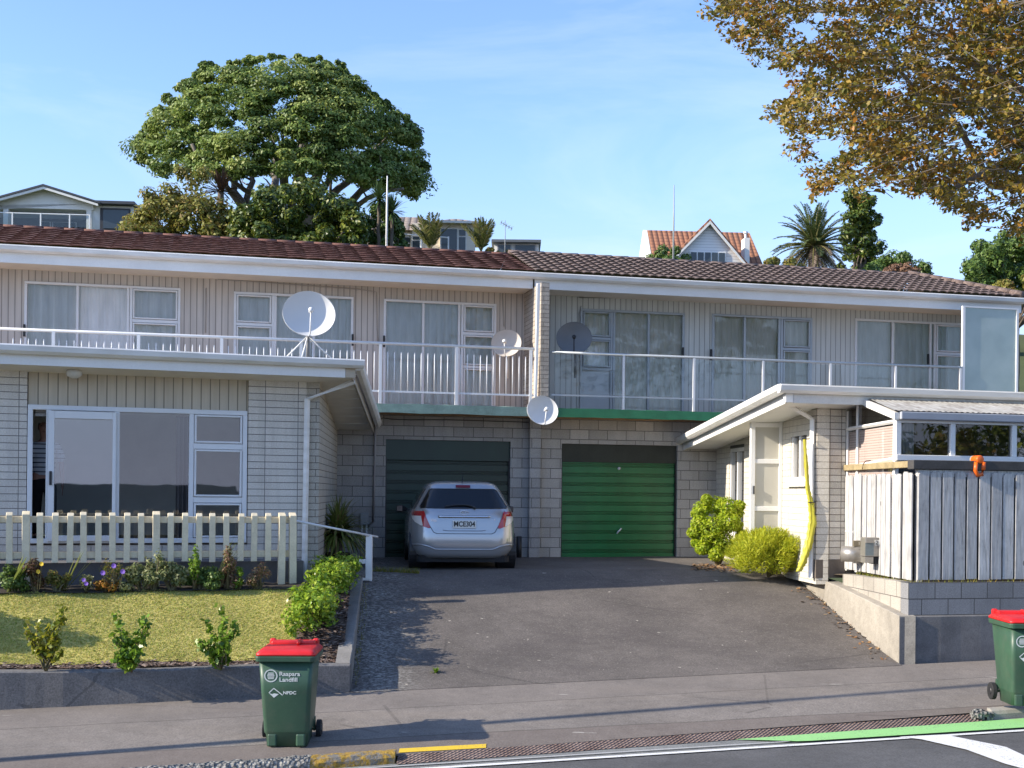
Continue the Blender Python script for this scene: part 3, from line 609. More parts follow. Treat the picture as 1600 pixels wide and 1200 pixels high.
# meter box
mx_, mz_ = G.pl(569, 812, -0.03); mbx = thing('meter_box', 'small grey meter box on the block wall beside the dark garage, two conduits below it', 'meter box', G.w(mx_, -0.02, zg), G.a)
obj('box', MB().box(-0.085, 0.085, -0.09, 0.015, mz_-zg-0.10, mz_-zg+0.13), plain('meter_grey', (0.30, 0.31, 0.31), 0.5, 0.1), mbx, bevel=0.01)
obj('conduit', MB().tube([(-0.045, -0.04, 0), (-0.045, -0.04, mz_-zg-0.1)], 0.018), whitem, mbx, True); obj('conduit', MB().tube([(0.045, -0.04, 0), (0.045, -0.04, mz_-zg-0.1)], 0.018), whitem, mbx, True)
# ---- balcony railings
def railing_left():
    t = fthing('balcony_railing', 'white steel railing with thin upright bars along the balcony of the maroon roofed house', 'railing', G); off = BO+0.08
    xa, xb = lx(-410, 520, off), lx(836, 548, off); zr = G.pl(600, 536.5, off)[1]; zlow = G.pl(700, 614, off)[1]
    obj('top_rail', MB().tube([(xa, off, zr), (xb, off, zr)], 0.029, 10), whitem, t, True); obj('bottom_rail', MB().box(xa, xb, off-0.012, off+0.012, zlow-0.02, zlow+0.015), whitem, t)
    for px in (-20, 83, 216, 346, 470, 594, 713, 829): x = lx(px, 580, off); obj('post', MB().box(x-0.028, x+0.028, off-0.028, off+0.028, zfl, zr-0.02), whitem, t)
    n = 0
    ptsx = np.arange(lx(20, 580, off), xb-0.05, 0.128); ztop = zr-0.155
    for x in ptsx[-98:]:
        if any(abs(x-lx(p, 580, off)) < 0.05 for p in (83, 216, 346, 470, 594, 713, 829)): continue
        obj('baluster', MB().tube([(x, off, zlow), (x, off, ztop)], 0.011, 6), whitem, t, True)
railing_left()
railglass = glass_mat('rail_glass', (0.86, 0.93, 0.95), 0.03)
def railing_right():
    t = fthing('balcony_railing', 'aluminium and glass panel railing along the balcony above the green garage door', 'railing', G); off = BO+0.08
    xa, xb = lx(862, 550, off), lx(1503, 573, off); zr = G.pl(1100, 559, off)[1]; zlow = G.pl(1010, 621, off)[1]
    obj('top_rail', MB().tube([(xa, off, zr), (xb, off, zr)], 0.025, 10), alu, t, True); obj('bottom_rail', MB().box(xa, xb, off-0.012, off+0.012, zlow-0.02, zlow+0.015), alu, t)
    ps = [862, 974, 1084, 1192, 1297, 1399, 1500]
    for px in ps[1:]: x = lx(px, 590, off); obj('post', MB().box(x-0.022, x+0.022, off-0.025, off+0.025, zfl, zr-0.02), whitem, t)
    for a, b in zip(ps, ps[1:]): obj('glass_panel', MB().quad((lx(a, 590, off)+0.05, off, zlow+0.03), (lx(b, 590, off)-0.05, off, zlow+0.03), (lx(b, 590, off)-0.05, off, zr-0.05), (lx(a, 590, off)+0.05, off, zr-0.05)), railglass, t)
railing_right()
def frosted():
    n = NT('frosted_glass'); n.col(n.ramp(n.noise(n.coord(), 1.2, 3), [(0.3, (0.42, 0.54, 0.53)), (0.7, (0.58, 0.70, 0.68))])).rough(0.25); n.b.inputs['Transmission Weight'].default_value = 0.35; return n.m
frost = frosted()
def wind_screen():
    t = fthing('wind_screen', 'tall frosted glass screen in a white frame ending the glass railed balcony', 'wind screen', G); off = BO+0.10
    x0, x1 = lx(1503, 530, off), lx(1590, 540, off); z0 = zfl; z1 = G.pl(1505, 478, off)[1]; mb = MB(); w = 0.05
    mb.box(x0, x0+w*1.2, off-0.03, off+0.03, z0, z1); mb.box(x1-w, x1, off-0.03, off+0.03, z0, z1); mb.box(x0+w*1.2, x1-w, off-0.03, off+0.03, z1-w*0.6, z1); mb.box(x0+w*1.2, x1-w, off-0.03, off+0.03, z0+0.05, z0+0.09)
    obj('frame', mb, whitem, t); obj('pane', MB().box(x0+w*1.2, x1-w, off-0.006, off+0.006, z0+0.09, z1-w*0.6), frost, t)
wind_screen()

# ------------------------------------------------------------------ left front wing
zsL = 4.44; LX = lambda px, py, off=0: L.pl(px, py, off)[0]
cL = LX(478, 720); zbL = 1.25; fl = 1.90
H1 = fthing('brick_house', 'low white brick house front with flat roof and wide sliding door behind the picket fence', 'house', L)
xa, xs0, xs1 = LX(-430, 720), LX(42, 720), LX(387, 720)
zdt = L.pl(180, 637, 0)[1]
mb = MB(); wall(mb, xa, xs0-0.005, zbL, zsL, [], 0, 0.2); wall(mb, xs1+0.005, cL, zbL, zsL, [], 0, 0.2); wall(mb, xs0-0.005, xs1+0.005, zbL, fl-0.03, [], 0.003, 0.2); obj('brick_wall', mb, brick, H1)
obj('cladding_panel', MB().box(xs0, xs1, 0.05, 0.12, zdt+0.004, zsL), cladding, H1)
# side wall toward the driveway
pc = L.w(cL, 0, 0); SL = Fr(pc.x, pc.y, math.atan2(1, -0.085)); sideL = 4.75
toL = L.I @ SL.M
def side_obj(name, mb, m, par, xf, **k):
    o = obj(name, mb, m, par, **k); o.matrix_local = xf; return o
mb = MB(); mb.prism([(0, 0, zbL-0.2), (sideL, 0, zbL-0.2), (sideL, 0, 3.95), (0, 0, zsL)], (0, 0.2, 0)); mb.v = [(x, y-0.2, z) for x, y, z in mb.v]
sw = side_obj('side_wall', mb, brick_mat('warm_white_brick', (0.44, 0.40, 0.33), 0.3, 0.1045, 0.005, (0.12, 0.1, 0.085), 0.5, 0.06), H1, toL)
# three small awning windows standing ajar on the side wall
for (x0, x1, z0, z1) in ((0.55, 1.15, 2.95, 3.75), (1.95, 2.55, 2.9, 3.7), (3.0, 3.6, 2.85, 3.6)):
    mb = MB(); f = 0.05
    mb.box(x0, x1, 0.0, 0.03, z0, z0+f); mb.box(x0, x1, 0.0, 0.03, z1-f, z1); mb.box(x0, x0+f, 0.0, 0.03, z0, z1); mb.box(x1-f, x1, 0.0, 0.03, z0, z1)
    w = side_obj('window', mb, whitem, H1, toL)
    mb = MB(); o_ = 0.16; mb.add([(x0, 0.03, z1-0.03), (x1, 0.03, z1-0.03), (x1, o_, z0+0.02), (x0, o_, z0+0.02), (x0, 0.06, z1-0.03), (x1, 0.06, z1-0.03), (x1, o_+0.03, z0+0.02), (x0, o_+0.03, z0+0.02)], [(0, 1, 2, 3), (4, 5, 6, 7), (0, 1, 5, 4), (1, 2, 6, 5), (2, 3, 7, 6), (3, 0, 4, 7)]); s = obj('open_sash', mb, black, w)
    obj('sill', MB().box(x0-0.04, x1+0.04, 0.0, 0.08, z0-0.06, z0-0.003), plain('tan_sill', (0.42, 0.36, 0.28), 0.7), w)
# roof slab falling to the back, fascia, gutter
EF = -0.52; ce = L.pl(556, 575, EF); xe = ce[0]; zt = 4.70
pe = L.w(xe, EF, 0); pb = Vector((pe.x-0.05*5.2, pe.y+5.2, 0)); pbl = L.l(pb); fall = 0.60
x_l = LX(-460, 560, EF)
mb = MB(); top = [(x_l, EF+0.03, zt-0.03), (xe-0.03, EF+0.03, zt-0.03), (pbl.x-0.03, pbl.y, zt-0.03-fall), (x_l, pbl.y+0.8, zt-0.03-fall-0.1)]
mb.prism(top, (0, 0, -0.05)); obj('roof', mb, plain('grey_roof_iron', (0.33, 0.33, 0.33), 0.5, 0.15), H1)
sf = MB(); sf.prism([(x_l, EF+0.04, zsL+0.005), (xe-0.05, EF+0.04, zsL+0.005), (pbl.x-0.05, pbl.y, zsL+0.005-fall*0.9), (x_l, pbl.y+0.8, zsL-fall)], (0, 0, -0.012)); obj('soffit', sf, soffit, H1)
for i in range(1, 6):
    lp = MB()
    t = i/6; p0 = Vector((xe-0.06, EF+0.05, zsL)).lerp(Vector((pbl.x-0.06, pbl.y, zsL-fall*0.9)), t); p1 = Vector((cL, 0.05, zsL)).lerp(Vector((L.l(SL.w(sideL, 0, 0)).x, L.l(SL.w(sideL, 0, 0)).y, zsL-fall*0.9)), t)
    lp.tube([p0+Vector((0, 0, -0.012)), p1+Vector((0, 0, -0.012))], 0.014, 4); obj('soffit_batten', lp, white, H1)
gprof = ((0, 0), (-0.12, 0), (-0.13, -0.02), (-0.115, -0.09), (-0.07, -0.13), (0, -0.13))
obj('gutter', MB().loft([[Vector((x, EF+dy, zt+dz)) for dy, dz in gprof] for x in np.linspace(x_l, xe+0.11, 20)]), gut, H1)
obj('eave_end', MB().box(xe-0.155, xe-0.004, EF+0.01, EF+0.09, zsL-0.01, zt-0.05), plain('tan_eave_end', (0.50, 0.43, 0.33), .6, .1), H1)
obj('fascia', MB().box(x_l, xe-0.16, EF+0.005, EF+0.03, zsL-0.015, zt-0.05), white, H1)
sd = (Vector((pbl.x, pbl.y, 0))-Vector((xe, EF, 0))).normalized(); so = Vector((sd.y, -sd.x, 0))
obj('side_gutter', MB().loft([[Vector((xe, EF, zt-0.03))+sd*(s*5.0)+so*(-dy*0.9)+Vector((0, 0, dz-fall*s)) for dy, dz in gprof] for s in np.linspace(0, 1, 12)]), gut, H1)
obj('side_fascia', MB().loft([[Vector((xe-0.03, EF+0.04, zt-0.03))+sd*(s*5.0)+so*dx+Vector((0, 0, dz-fall*s*0.95)) for dx, dz in ((0, -0.05), (0, -0.26), (-0.03, -0.26), (-0.03, -0.05))] for s in (0, 1)]), plain('tan_fascia', (0.42, 0.37, 0.30), 0.6, 0.15), H1)
# downpipe
p1 = L.l(P(553, 596, pe.y+0.25)); p2 = L.l(P(481, 624, L.w(cL, -0.06, 0).y)); p3 = Vector((cL-0.02, -0.07, zbL))
p2 = Vector((cL+0.0, -0.07, p2.z))
obj('downpipe', MB().tube([p1+Vector((0, 0, 0.12)), p1, p2, p3], 0.045, 4), gut, H1)
# slider, sash column
fzs = L.pl(180, 637, 0)[1]
w, h = window(H1, L, [43, 76, 183, 299, 386], 632, fl, 0.02, {3: [697, 781]}, cur=None, fw=0.07, gap=0, gl=glass_mat('front_glass', (0.95, 0.97, 0.98), 0.15))
pane_c = w.children[0]
# sliding leaf standing partly open, in front of the fixed pane
x0, x1 = LX(75, 740, -0.03), LX(181, 740, -0.03); mb = MB(); zf = L.pl(120, 643, 0)[1]; s = 0.085
for bx in ((x0, x0+s, fl+0.03, zf), (x1-s*0.6, x1, fl+0.03, zf)): mb.box(bx[0], bx[1], -0.075, -0.03, bx[2], bx[3])
mb.box(x0+s, x1-s*0.6, -0.075, -0.03, zf-s*1.3, zf); mb.box(x0+s, x1-s*0.6, -0.075, -0.03, fl+0.03, fl+0.03+s)
sl = obj('sliding_door', mb, whitem, H1, bevel=0.006, seg=1)
obj('pane', MB().quad((x0+s, -0.05, fl+0.11), (x1-s*0.6, -0.05, fl+0.11), (x1-s*0.6, -0.05, zf-s*1.3), (x0+s, -0.05, zf-s*1.3)), glass_mat('slider_glass', (0.86, 0.92, 0.94), 0.20), sl)
hz = L.pl(78, 747, -0.08)[1]; obj('door_handle', MB().box(x0+0.02, x0+0.055, -0.11, -0.07, hz-0.1, hz+0.1), black, sl, bevel=0.006)
# room behind the door
ri = MB(); ra, rb_ = xs0-1.5, xs1+0.25
for q4 in (((ra, 3.4, fl), (rb_, 3.4, fl), (rb_, 3.4, zsL-0.02), (ra, 3.4, zsL-0.02)), ((ra, 0.21, fl), (ra, 3.4, fl), (ra, 3.4, zsL-0.02), (ra, 0.21, zsL-0.02)), ((rb_, 0.21, fl), (rb_, 3.4, fl), (rb_, 3.4, zsL-0.02), (rb_, 0.21, zsL-0.02)), ((ra, 0.21, zsL-0.02), (rb_, 0.21, zsL-0.02), (rb_, 3.4, zsL-0.02), (ra, 3.4, zsL-0.02))): ri.quad(*q4)
obj('room_walls', ri, plain('room_wall', (0.85, 0.83, 0.78), 0.9, 0.08), H1); obj('room_floor', MB().box(ra, rb_, 0.1, 3.4, fl-0.08, fl-0.01), plain('carpet', (0.22, 0.18, 0.15), 0.95, 0.2, 12), H1)
bl = MB()
for i in range(2):
    z = fzs-0.05-0.055*i; bl.box(xs0+0.1, LX(80, 740), 0.10, 0.13, z-0.045, z)
obj('blind', bl, plain('blind_slats', (0.32, 0.30, 0.28), 0.6, 0.1), H1)
cv = MB(); c0, c1 = LX(276, 740), LX(303, 740)
cv.grid(lambda u, v: Vector((c0+(c1-c0)*u, 0.2+0.03*math.sin(u*26), fl+0.02+(fzs-0.1-fl)*v)), 40, 2); obj('curtain', cv, plain('brown_curtain', (0.10, 0.085, 0.08), 0.9, 0.2), H1, True)
# porch in front of the door
zpor = FP.pl(200, 893, 0.1)[1]
obj('porch', MB().box(xa, LX(462, 860), -0.78, -0.004, zbL-0.2, 1.66), plain('porch_concrete', (0.14, 0.14, 0.15), 0.9, 0.2, 3, 0.3), H1)
lxp, lzp = L.pl(116, 577, -0.2); lamp = MB()
lamp.loft([[Vector((lxp+r*math.cos(a), -0.2+r*math.sin(a), z)) for a in np.linspace(0, 2*math.pi, 20, endpoint=False)] for r, z in ((0.05, zsL-0.01), (0.10, zsL-0.03), (0.115, zsL-0.07), (0.10, zsL-0.12), (0.05, zsL-0.15), (0.01, zsL-0.155))])
obj('porch_light', lamp, plain('opal_glass', (0.62, 0.60, 0.55), 0.25, 0.03), H1, True)

# ------------------------------------------------------------------ house on the right
RX = lambda px, py, off=0: RW.pl(px, py, off)[0]
H2 = fthing('brick_house', 'cream brick house with wide white eave and glazed sun porch behind the weathered fence', 'house', RW)
cR = RX(1276, 780); zsR = RW.pl(1285, 634, 0)[1]; zbR = 1.40; zpl = RW.pl(1290, 874, 0)[1]
xw = RX(1320, 780)
obj('brick_pier', MB().box(cR, xw, 0, 0.2, zpl, zsR-0.01), splitface, H2); obj('plinth', MB().box(cR-0.01, xw+0.02, -0.015, 0.21, zbR, zpl-0.003), plain('brown_plinth', (0.15, 0.125, 0.105), 0.9, 0.2, 6, 0.4), H2)
obj('front_wall', MB().box(xw+0.004, xw+8, 0.02, 0.2, zbR, zsR), cream, H2)
pcR = RW.w(cR, 0.0, 0); SR = Fr(pcR.x, pcR.y, math.atan2(1, -0.09)); toR = RW.I @ SR.M; sideR = 6.3
def hsr(px, py, off=0.0): return SR.pl(px, py, off)
fallR = 0.45
ztopR = lambda x: zsR-fallR*x/6.0
wx0, wz1 = hsr(1261, 655); wx1 = hsr(1236, 655)[0]; wzb = hsr(1250, 752)[1]; vx0 = hsr(1258, 650)[0]; vz1 = hsr(1258, 641)[1]; vz0 = hsr(1258, 660)[1]
w2a, w2t = hsr(1163, 690); w2b = hsr(1140, 690)[0]; w2z = hsr(1150, 800)[1]
mb = MB(); hs = [(wx0, wx1, wzb, vz1), (w2a, w2b, 1.9, hsr(1150, 682)[1])]
wall(mb, 0.003, sideR, zbR-0.1, zsR-fallR*0.98, hs, 0.0, -0.2)
mb.prism([(0.003, 0, zsR-fallR*0.98), (sideR, 0, zsR-fallR*0.98), (0.003, 0, zsR)], (0, -0.2, 0))
side_obj('side_wall', mb, cream, H2, toR)
for (a_, b_, z0, z1, nm) in ((wx0, wx1, wzb, vz0-0.02, 0), (w2a, w2b, 1.9, hsr(1150, 700)[1], 1)):
    m2 = MB(); f = 0.07; y0, y1 = -0.09, -0.02; md = (a_+b_)/2
    for bx in ((a_, a_+f), (b_-f, b_), (md-f/2, md+f/2)): m2.box(bx[0], bx[1], y0, y1, z0, z1)
    m2.box(a_, b_, y0+0.005, y1-0.003, z0, z0+f); m2.box(a_, b_, y0+0.005, y1-0.003, z1-f, z1)
    w = side_obj('window', m2, white, H2, toR); obj('pane', MB().quad((a_, -0.06, z0), (b_, -0.06, z0), (b_, -0.06, z1), (a_, -0.06, z1)), glass, w)
    m3 = MB(); n = 40; m3.grid(lambda u, v: Vector((a_+(b_-a_)*u, -0.17+0.015*math.sin(u*50), z0+(z1-z0)*v)), n, 2); obj('curtain', m3, curtain_mat('white_net', (0.6, 0.6, 0.58)), w, True)
    if nm == 0:
        obj('sill', MB().box(a_-0.08, b_+0.06, -0.12, 0.07, z0-0.09, z0-0.003), white, w, bevel=0.01)
    side_obj('vent_panel', MB().box(a_, b_, -0.06, -0.015, z1+0.004, (vz1 if nm == 0 else hsr(1150, 682)[1])), board_mat('dark_vent_panel_%d' % nm, (0.10, 0.11, 0.095), 0.05, 0.3), H2, toR)
# porch draught screen: two frosted panels in a white frame, square to the side wall
dsx = hsr(1222, 720)[0]; pS = SR.w(dsx, 0, 0); SS = Fr(pS.x, pS.y, math.atan(0.10)); toS = RW.I @ SS.M
ps0 = SS.pl(1172, 720, 0)[0]; zt_ = min(ztopR(dsx)-0.03, SS.pl(1175, 648, 0)[1]); t1 = SS.pl(1200, 721, 0)[1]; t2 = SS.pl(1200, 795, 0)[1]
m = MB(); m.box(ps0, ps0+0.08, -0.04, 0.04, 1.38, zt_+0.02); m.box(-0.06, -0.004, -0.035, 0.035, 1.38, zt_)
for z in (t1, t2, zt_-0.05, 1.42): m.box(ps0+0.08, -0.06, -0.03, 0.03, z-0.04, z+0.04)
ds = side_obj('draught_screen', m, white, H2, toS, bevel=0.005, seg=1)
fm = NT('cream_panel'); fm.col(fm.ramp(fm.noise(fm.coord((0.6, 1, 0.6)), 1.2, 3), [(0.3, (0.44, 0.42, 0.36)), (0.7, (0.58, 0.56, 0.49))])).rough(0.35)
obj('panel', MB().box(ps0+0.08, -0.06, -0.006, 0.006, 1.45, zt_-0.06), fm.m, ds)
obj('latch', MB().box(ps0+0.045, ps0+0.065, -0.07, -0.04, 2.72, 2.86), black, ds)
# eave: roof slab, gutters, soffit
EFR = -0.62; ceR, zce = RW.pl(1226, 601, EFR); peR = RW.w(ceR, EFR, 0); pbR = RW.l(Vector((peR.x-0.09*7.0, peR.y+7.0, 0))); x_r = ceR+9.5; ztR = zce; zsf = zsR
mb = MB(); mb.prism([(ceR+0.03, EFR+0.03, ztR-0.03), (x_r, EFR+0.03, ztR-0.03), (x_r, pbR.y+1, ztR-0.55), (pbR.x+0.03, pbR.y, ztR-0.03-fallR*1.15)], (0, 0, -0.05)); obj('roof', mb, plain('light_roof_iron', (0.42, 0.42, 0.41), 0.5, 0.12), H2)
mb = MB(); mb.prism([(ceR+0.06, EFR+0.04, zsf+0.012), (x_r, EFR+0.04, zsf+0.012), (x_r, pbR.y+1, zsf-0.5), (pbR.x+0.06, pbR.y, zsf+0.012-fallR*1.1)], (0, 0, -0.012)); obj('soffit', mb, white, H2)
obj('gutter', MB().loft([[Vector((x, EFR+dy, ztR+dz)) for dy, dz in gprof] for x in np.linspace(ceR-0.12, x_r, 20)]), gut, H2)
obj('eave_end', MB().box(ceR+0.03, ceR+0.155, EFR+0.012, EFR+0.10, zsf-0.01, ztR-0.06), white, H2)
obj('fascia', MB().box(ceR+0.16, x_r, EFR+0.005, EFR+0.03, zsf-0.02, ztR-0.06), plain('grey_white_fascia', (0.66, 0.65, 0.62), 0.6, 0.15, 3), H2)
sdR = (Vector((pbR.x, pbR.y, 0))-Vector((ceR, EFR, 0))).normalized(); soR = Vector((-sdR.y, sdR.x, 0))
obj('side_gutter', MB().loft([[Vector((ceR, EFR, ztR))+sdR*(s*7.0)+soR*(-dy)+Vector((0, 0, dz-fallR*1.15*s)) for dy, dz in gprof] for s in np.linspace(0, 1, 14)]), gut, H2)
obj('side_fascia', MB().loft([[Vector((ceR+0.05, EFR+0.03, ztR))+sdR*(s*7.0)+soR*dx+Vector((0, 0, dz-fallR*1.12*s)) for dx, dz in ((0, -0.06), (0, -0.27), (-0.03, -0.27), (-0.03, -0.06))] for s in (0, 1)]), white, H2)
pd1 = RW.l(P(1215, 622, peR.y+0.55)); pd2z = RW.l(P(1272, 655, SR.w(0.05, 0.06, 0).y)).z; pd2 = toR @ Vector((0.06, 0.06, pd2z)); pd3 = Vector((pd2.x, pd2.y, zbR))
obj('downpipe', MB().tube([pd1+Vector((0, 0, 0.1)), pd1, pd2, pd3], 0.047, 4), white, H2)
# sun porch (lean-to)
sx0 = xw; zsill = SR.pl(1318, 729, 0)[1]
cF = RX(1398, 700, -1.85); PF = -1.85; zhead = RW.pl(1396, 653, PF)[1]; zsl = RW.pl(1440, 716, PF)[1]; zrf = RW.pl(1391, 641, PF-0.06)[1]; zrb = RW.pl(1338, 619, -0.35)[1]
sp_ = obj('sun_porch', MB().box(cF+0.06, cF+8, PF+0.03, PF+0.09, 1.52, zsl-0.05), plain('porch_base_shade', (0.05, 0.045, 0.04), .9, .2), H2)  # shade painted in: base is near black so gaps between fence boards look dark
sA = Vector((sx0+0.012, 0, 0)); sB = Vector((cF, PF, 0)); sdv = (sB-sA)
def spt(t, z, o=0.0): p = sA+sdv*t; return Vector((p.x-o*0.98, p.y, z))
m = MB()
def bar(t0, z0, t1, z1, w): m.tube([spt(t0, z0), spt(t1, z1)], w, 4)
zmid0 = RW.l(P(1316, 671, RW.w(sx0, 0, 0).y)).z; zmid1 = zhead-0.05
for t in (0.022, 0.24, 0.985): m.prism([spt(t-0.02, 1.52), spt(t+0.02, 1.52), spt(t+0.02, (zsR-0.08) if t < 0.1 else zrb+(zrf-zrb)*t-0.03), spt(t-0.02, (zsR-0.08) if t < 0.1 else zrb+(zrf-zrb)*t-0.03)], (0.06, 0, 0))
bar(0.03, zmid0, 0.98, zmid1-0.0, 0.03); bar(0.03, zsill, 0.98, zsl-0.02, 0.035); bar(0.03, zsill-1.0, 0.2, zsill-1.0, 0.03)
obj('side_frame', m, white, sp_)
m = MB(); m.quad(spt(0.03, 1.55), spt(0.97, 1.55), spt(0.97, zrf-0.1), spt(0.03, zrb-0.06)); m.v = [(x+0.008, y, z) for x, y, z in m.v]; obj('side_pane', m, glass, sp_)
def blind_mat():
    n = NT('venetian_blind'); x = sepxz(n, n.coord()); h = n.math('FRACT', n.math('MULTIPLY', x[2], 26.0)); n.col(n.ramp(h, [(0.1, (0.34, 0.23, 0.19)), (0.35, (0.62, 0.50, 0.44)), (0.9, (0.68, 0.57, 0.51))])).rough(0.7); return n.m
m = MB(); m.quad(spt(0.005, 1.6), spt(0.97, 1.6), spt(0.97, zmid1-0.05), spt(0.005, zmid0-0.05)); m.v = [(x+0.03, y, z) for x, y, z in m.v]; obj('blind', m, blind_mat(), sp_)
m = MB(); rl = [(sx0+0.16, -0.35, zrb), (cF-0.06, PF-0.08, zrf)]
def plr(u, v): x = sx0+0.12+(cF-0.06-sx0-0.12)*v+8*u; return Vector((x, -0.35+(PF-0.08+0.35)*v, zrb+(zrf-zrb)*v+0.004*math.sin(u*8*2*math.pi/0.09)))
m.grid(plr, 520, 3)
rm = NT('weathered_plastic_sheet'); cvv = rm.coord((1.2, 0.35, 1), (0, 0, R(20))); rm.col(rm.ramp(rm.noise(cvv, 6, 6, 0.7), [(0.35, (0.26, 0.22, 0.18)), (0.5, (0.44, 0.42, 0.37)), (0.7, (0.56, 0.54, 0.50))])).rough(0.6)
obj('porch_roof', m, rm.m, sp_, True)
m = MB(); m.prism([Vector((sx0+0.02, -0.35, zrb-0.02)), Vector((cF-0.05, PF-0.07, zrf-0.03)), Vector((cF-0.05, PF-0.07, zrf-0.13)), Vector((sx0+0.02, -0.35, zrb-0.12))], (0.07, 0, 0)); obj('barge_board', m, white, sp_)
obj('porch_gutter', MB().box(cF+0.03, cF+8, PF-0.12, PF-0.02, zrf-0.13, zrf-0.015), plain('grey_gutter', (0.36, 0.38, 0.42), 0.5, 0.1), sp_, bevel=0.015)
w, h = window(H2, RW, [1398, 1487, 1583, 1680, 1780], 651, zsl-0.04, PF, {}, cur=None, fw=0.085, fmat=white, gl=glass_mat('porch_glass', (0.55, 0.6, 0.6), 0.07))
m = MB(); x0c = RX(1398, 690, PF+0.15); m.grid(lambda u, v: Vector((x0c+0.33*u, PF+0.16+0.025*math.sin(u*40), zsl+(zhead-zsl)*v)), 40, 2); obj('curtain', m, curt_b, w, True)
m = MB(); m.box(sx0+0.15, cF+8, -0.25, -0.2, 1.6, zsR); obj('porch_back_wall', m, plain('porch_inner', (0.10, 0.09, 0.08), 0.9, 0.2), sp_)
# ------------------------------------------------------------------ fences
picket_m = plain('cream_picket_paint', (0.74, 0.65, 0.46), 0.65, 0.16, 5, 0.2)
def picket_fence():
    t = fthing('picket_fence', 'cream painted picket fence in front of the wide sliding door, ending at the handrail', 'fence', FP)
    fx = lambda px: FP.pl(px, 840)[0]; z0, z1 = FP.pl(200, 879)[1], FP.pl(200, 800.5)[1]; zra, zrb = FP.pl(200, 812)[1], FP.pl(200, 867)[1]
    xa, xb = fx(-235), fx(463)
    for z in (zra, zrb): obj('rail', MB().box(xa, xb, 0.025, 0.075, z-0.045, z+0.045), picket_m, t, bevel=0.004, seg=1)
    px = [-228, -206, -184, -161, -139, -117, -95, -73, -51, -28, -6, 15, 41, 63, 86, 109, 131, 154, 176, 198, 221, 244, 267, 289, 311, 332, 354, 376, 397, 419, 440, 458]
    posts = (-161, 41, 244, 440, 458)
    for p in px:
        x = fx(p); isp = p in posts; w = 0.05 if isp else 0.042; zb = 1.32 if isp else z0+random.uniform(-0.01, 0.01); zt = z1+random.uniform(-0.008, 0.012)+(0.01 if isp else 0); y0, y1 = (-0.045, 0.06) if isp else (-0.022, 0.022); lean = random.uniform(-0.012, 0.012)
        mb = MB(); mb.loft([[Vector((x-w+l, y0, z)), Vector((x+w+l, y0, z)), Vector((x+w+l, y1, z+s)), Vector((x-w+l, y1, z+s))] for z, s, l in ((zb, 0, 0), (zt-0.045, 0.045, lean))])
        obj('post' if isp else 'picket', mb, picket_m, t, bevel=0.005, seg=1)
picket_fence()
def wood_mat(kb=1.0):
    n = NT('weathered_boards' if kb < 1.22 else 'pale_weathered_boards'); g = n.new('ShaderNodeNewGeometry'); v = n.coord((7, 7, 0.7)); v2 = n.coord()
    oi = n.new('ShaderNodeObjectInfo'); ad = n.new('ShaderNodeVectorMath'); n.link(v, ad.inputs[0]); cmb = n.new('ShaderNodeCombineXYZ'); n.link(n.math('MULTIPLY', oi.outputs['Random'], 40.0), cmb.inputs[0]); n.link(n.math('MULTIPLY', oi.outputs['Random'], 17.0), cmb.inputs[2]); n.link(cmb.outputs[0], ad.inputs[1]); v = ad.outputs[0]
    a = n.noise(v, 3.5, 8, 0.7); k = n.ramp(a, [(0.28, sc_((0.13, 0.125, 0.12), kb)), (0.45, sc_((0.38, 0.37, 0.355), kb)), (0.7, sc_((0.58, 0.57, 0.55), kb))])
    k = n.mix(n.math('MULTIPLY', oi.outputs['Random'], 0.45), k, (0.22, 0.22, 0.23))
    k = n.mix(n.math('MULTIPLY', n.ramp(n.noise(v2, 1.8, 6, 0.7), [(0.5, (0, 0, 0)), (0.7, (1, 1, 1))]), 0.4), k, (0.10, 0.10, 0.10))
    kn = n.new('ShaderNodeTexVoronoi'); kn.inputs['Scale'].default_value = 3.2; n.link(n.coord((1, 1, 0.55)), kn.inputs['Vector'])
    k = n.mix(n.math('MULTIPLY', n.math('LESS_THAN', kn.outputs[0], 0.07), 0.7), k, (0.06, 0.05, 0.045)); n.col(k).rough(0.9); n.bump(a, 0.5, 0.01); return n.m
woodm = wood_mat(1.2); capm = plain('dark_stained_cap', (0.055, 0.052, 0.05), 0.8, 0.4, 5, 0.3); lich = plain('lichen_timber', (0.36, 0.28, 0.15), 0.9, 0.4, 9, 0.5)
pf = P(1431, 820, 16.75); WF = Fr(pf.x, pf.y, math.atan(ST_T)); WS = Fr(pf.x, pf.y, math.atan2(1, -0.09))
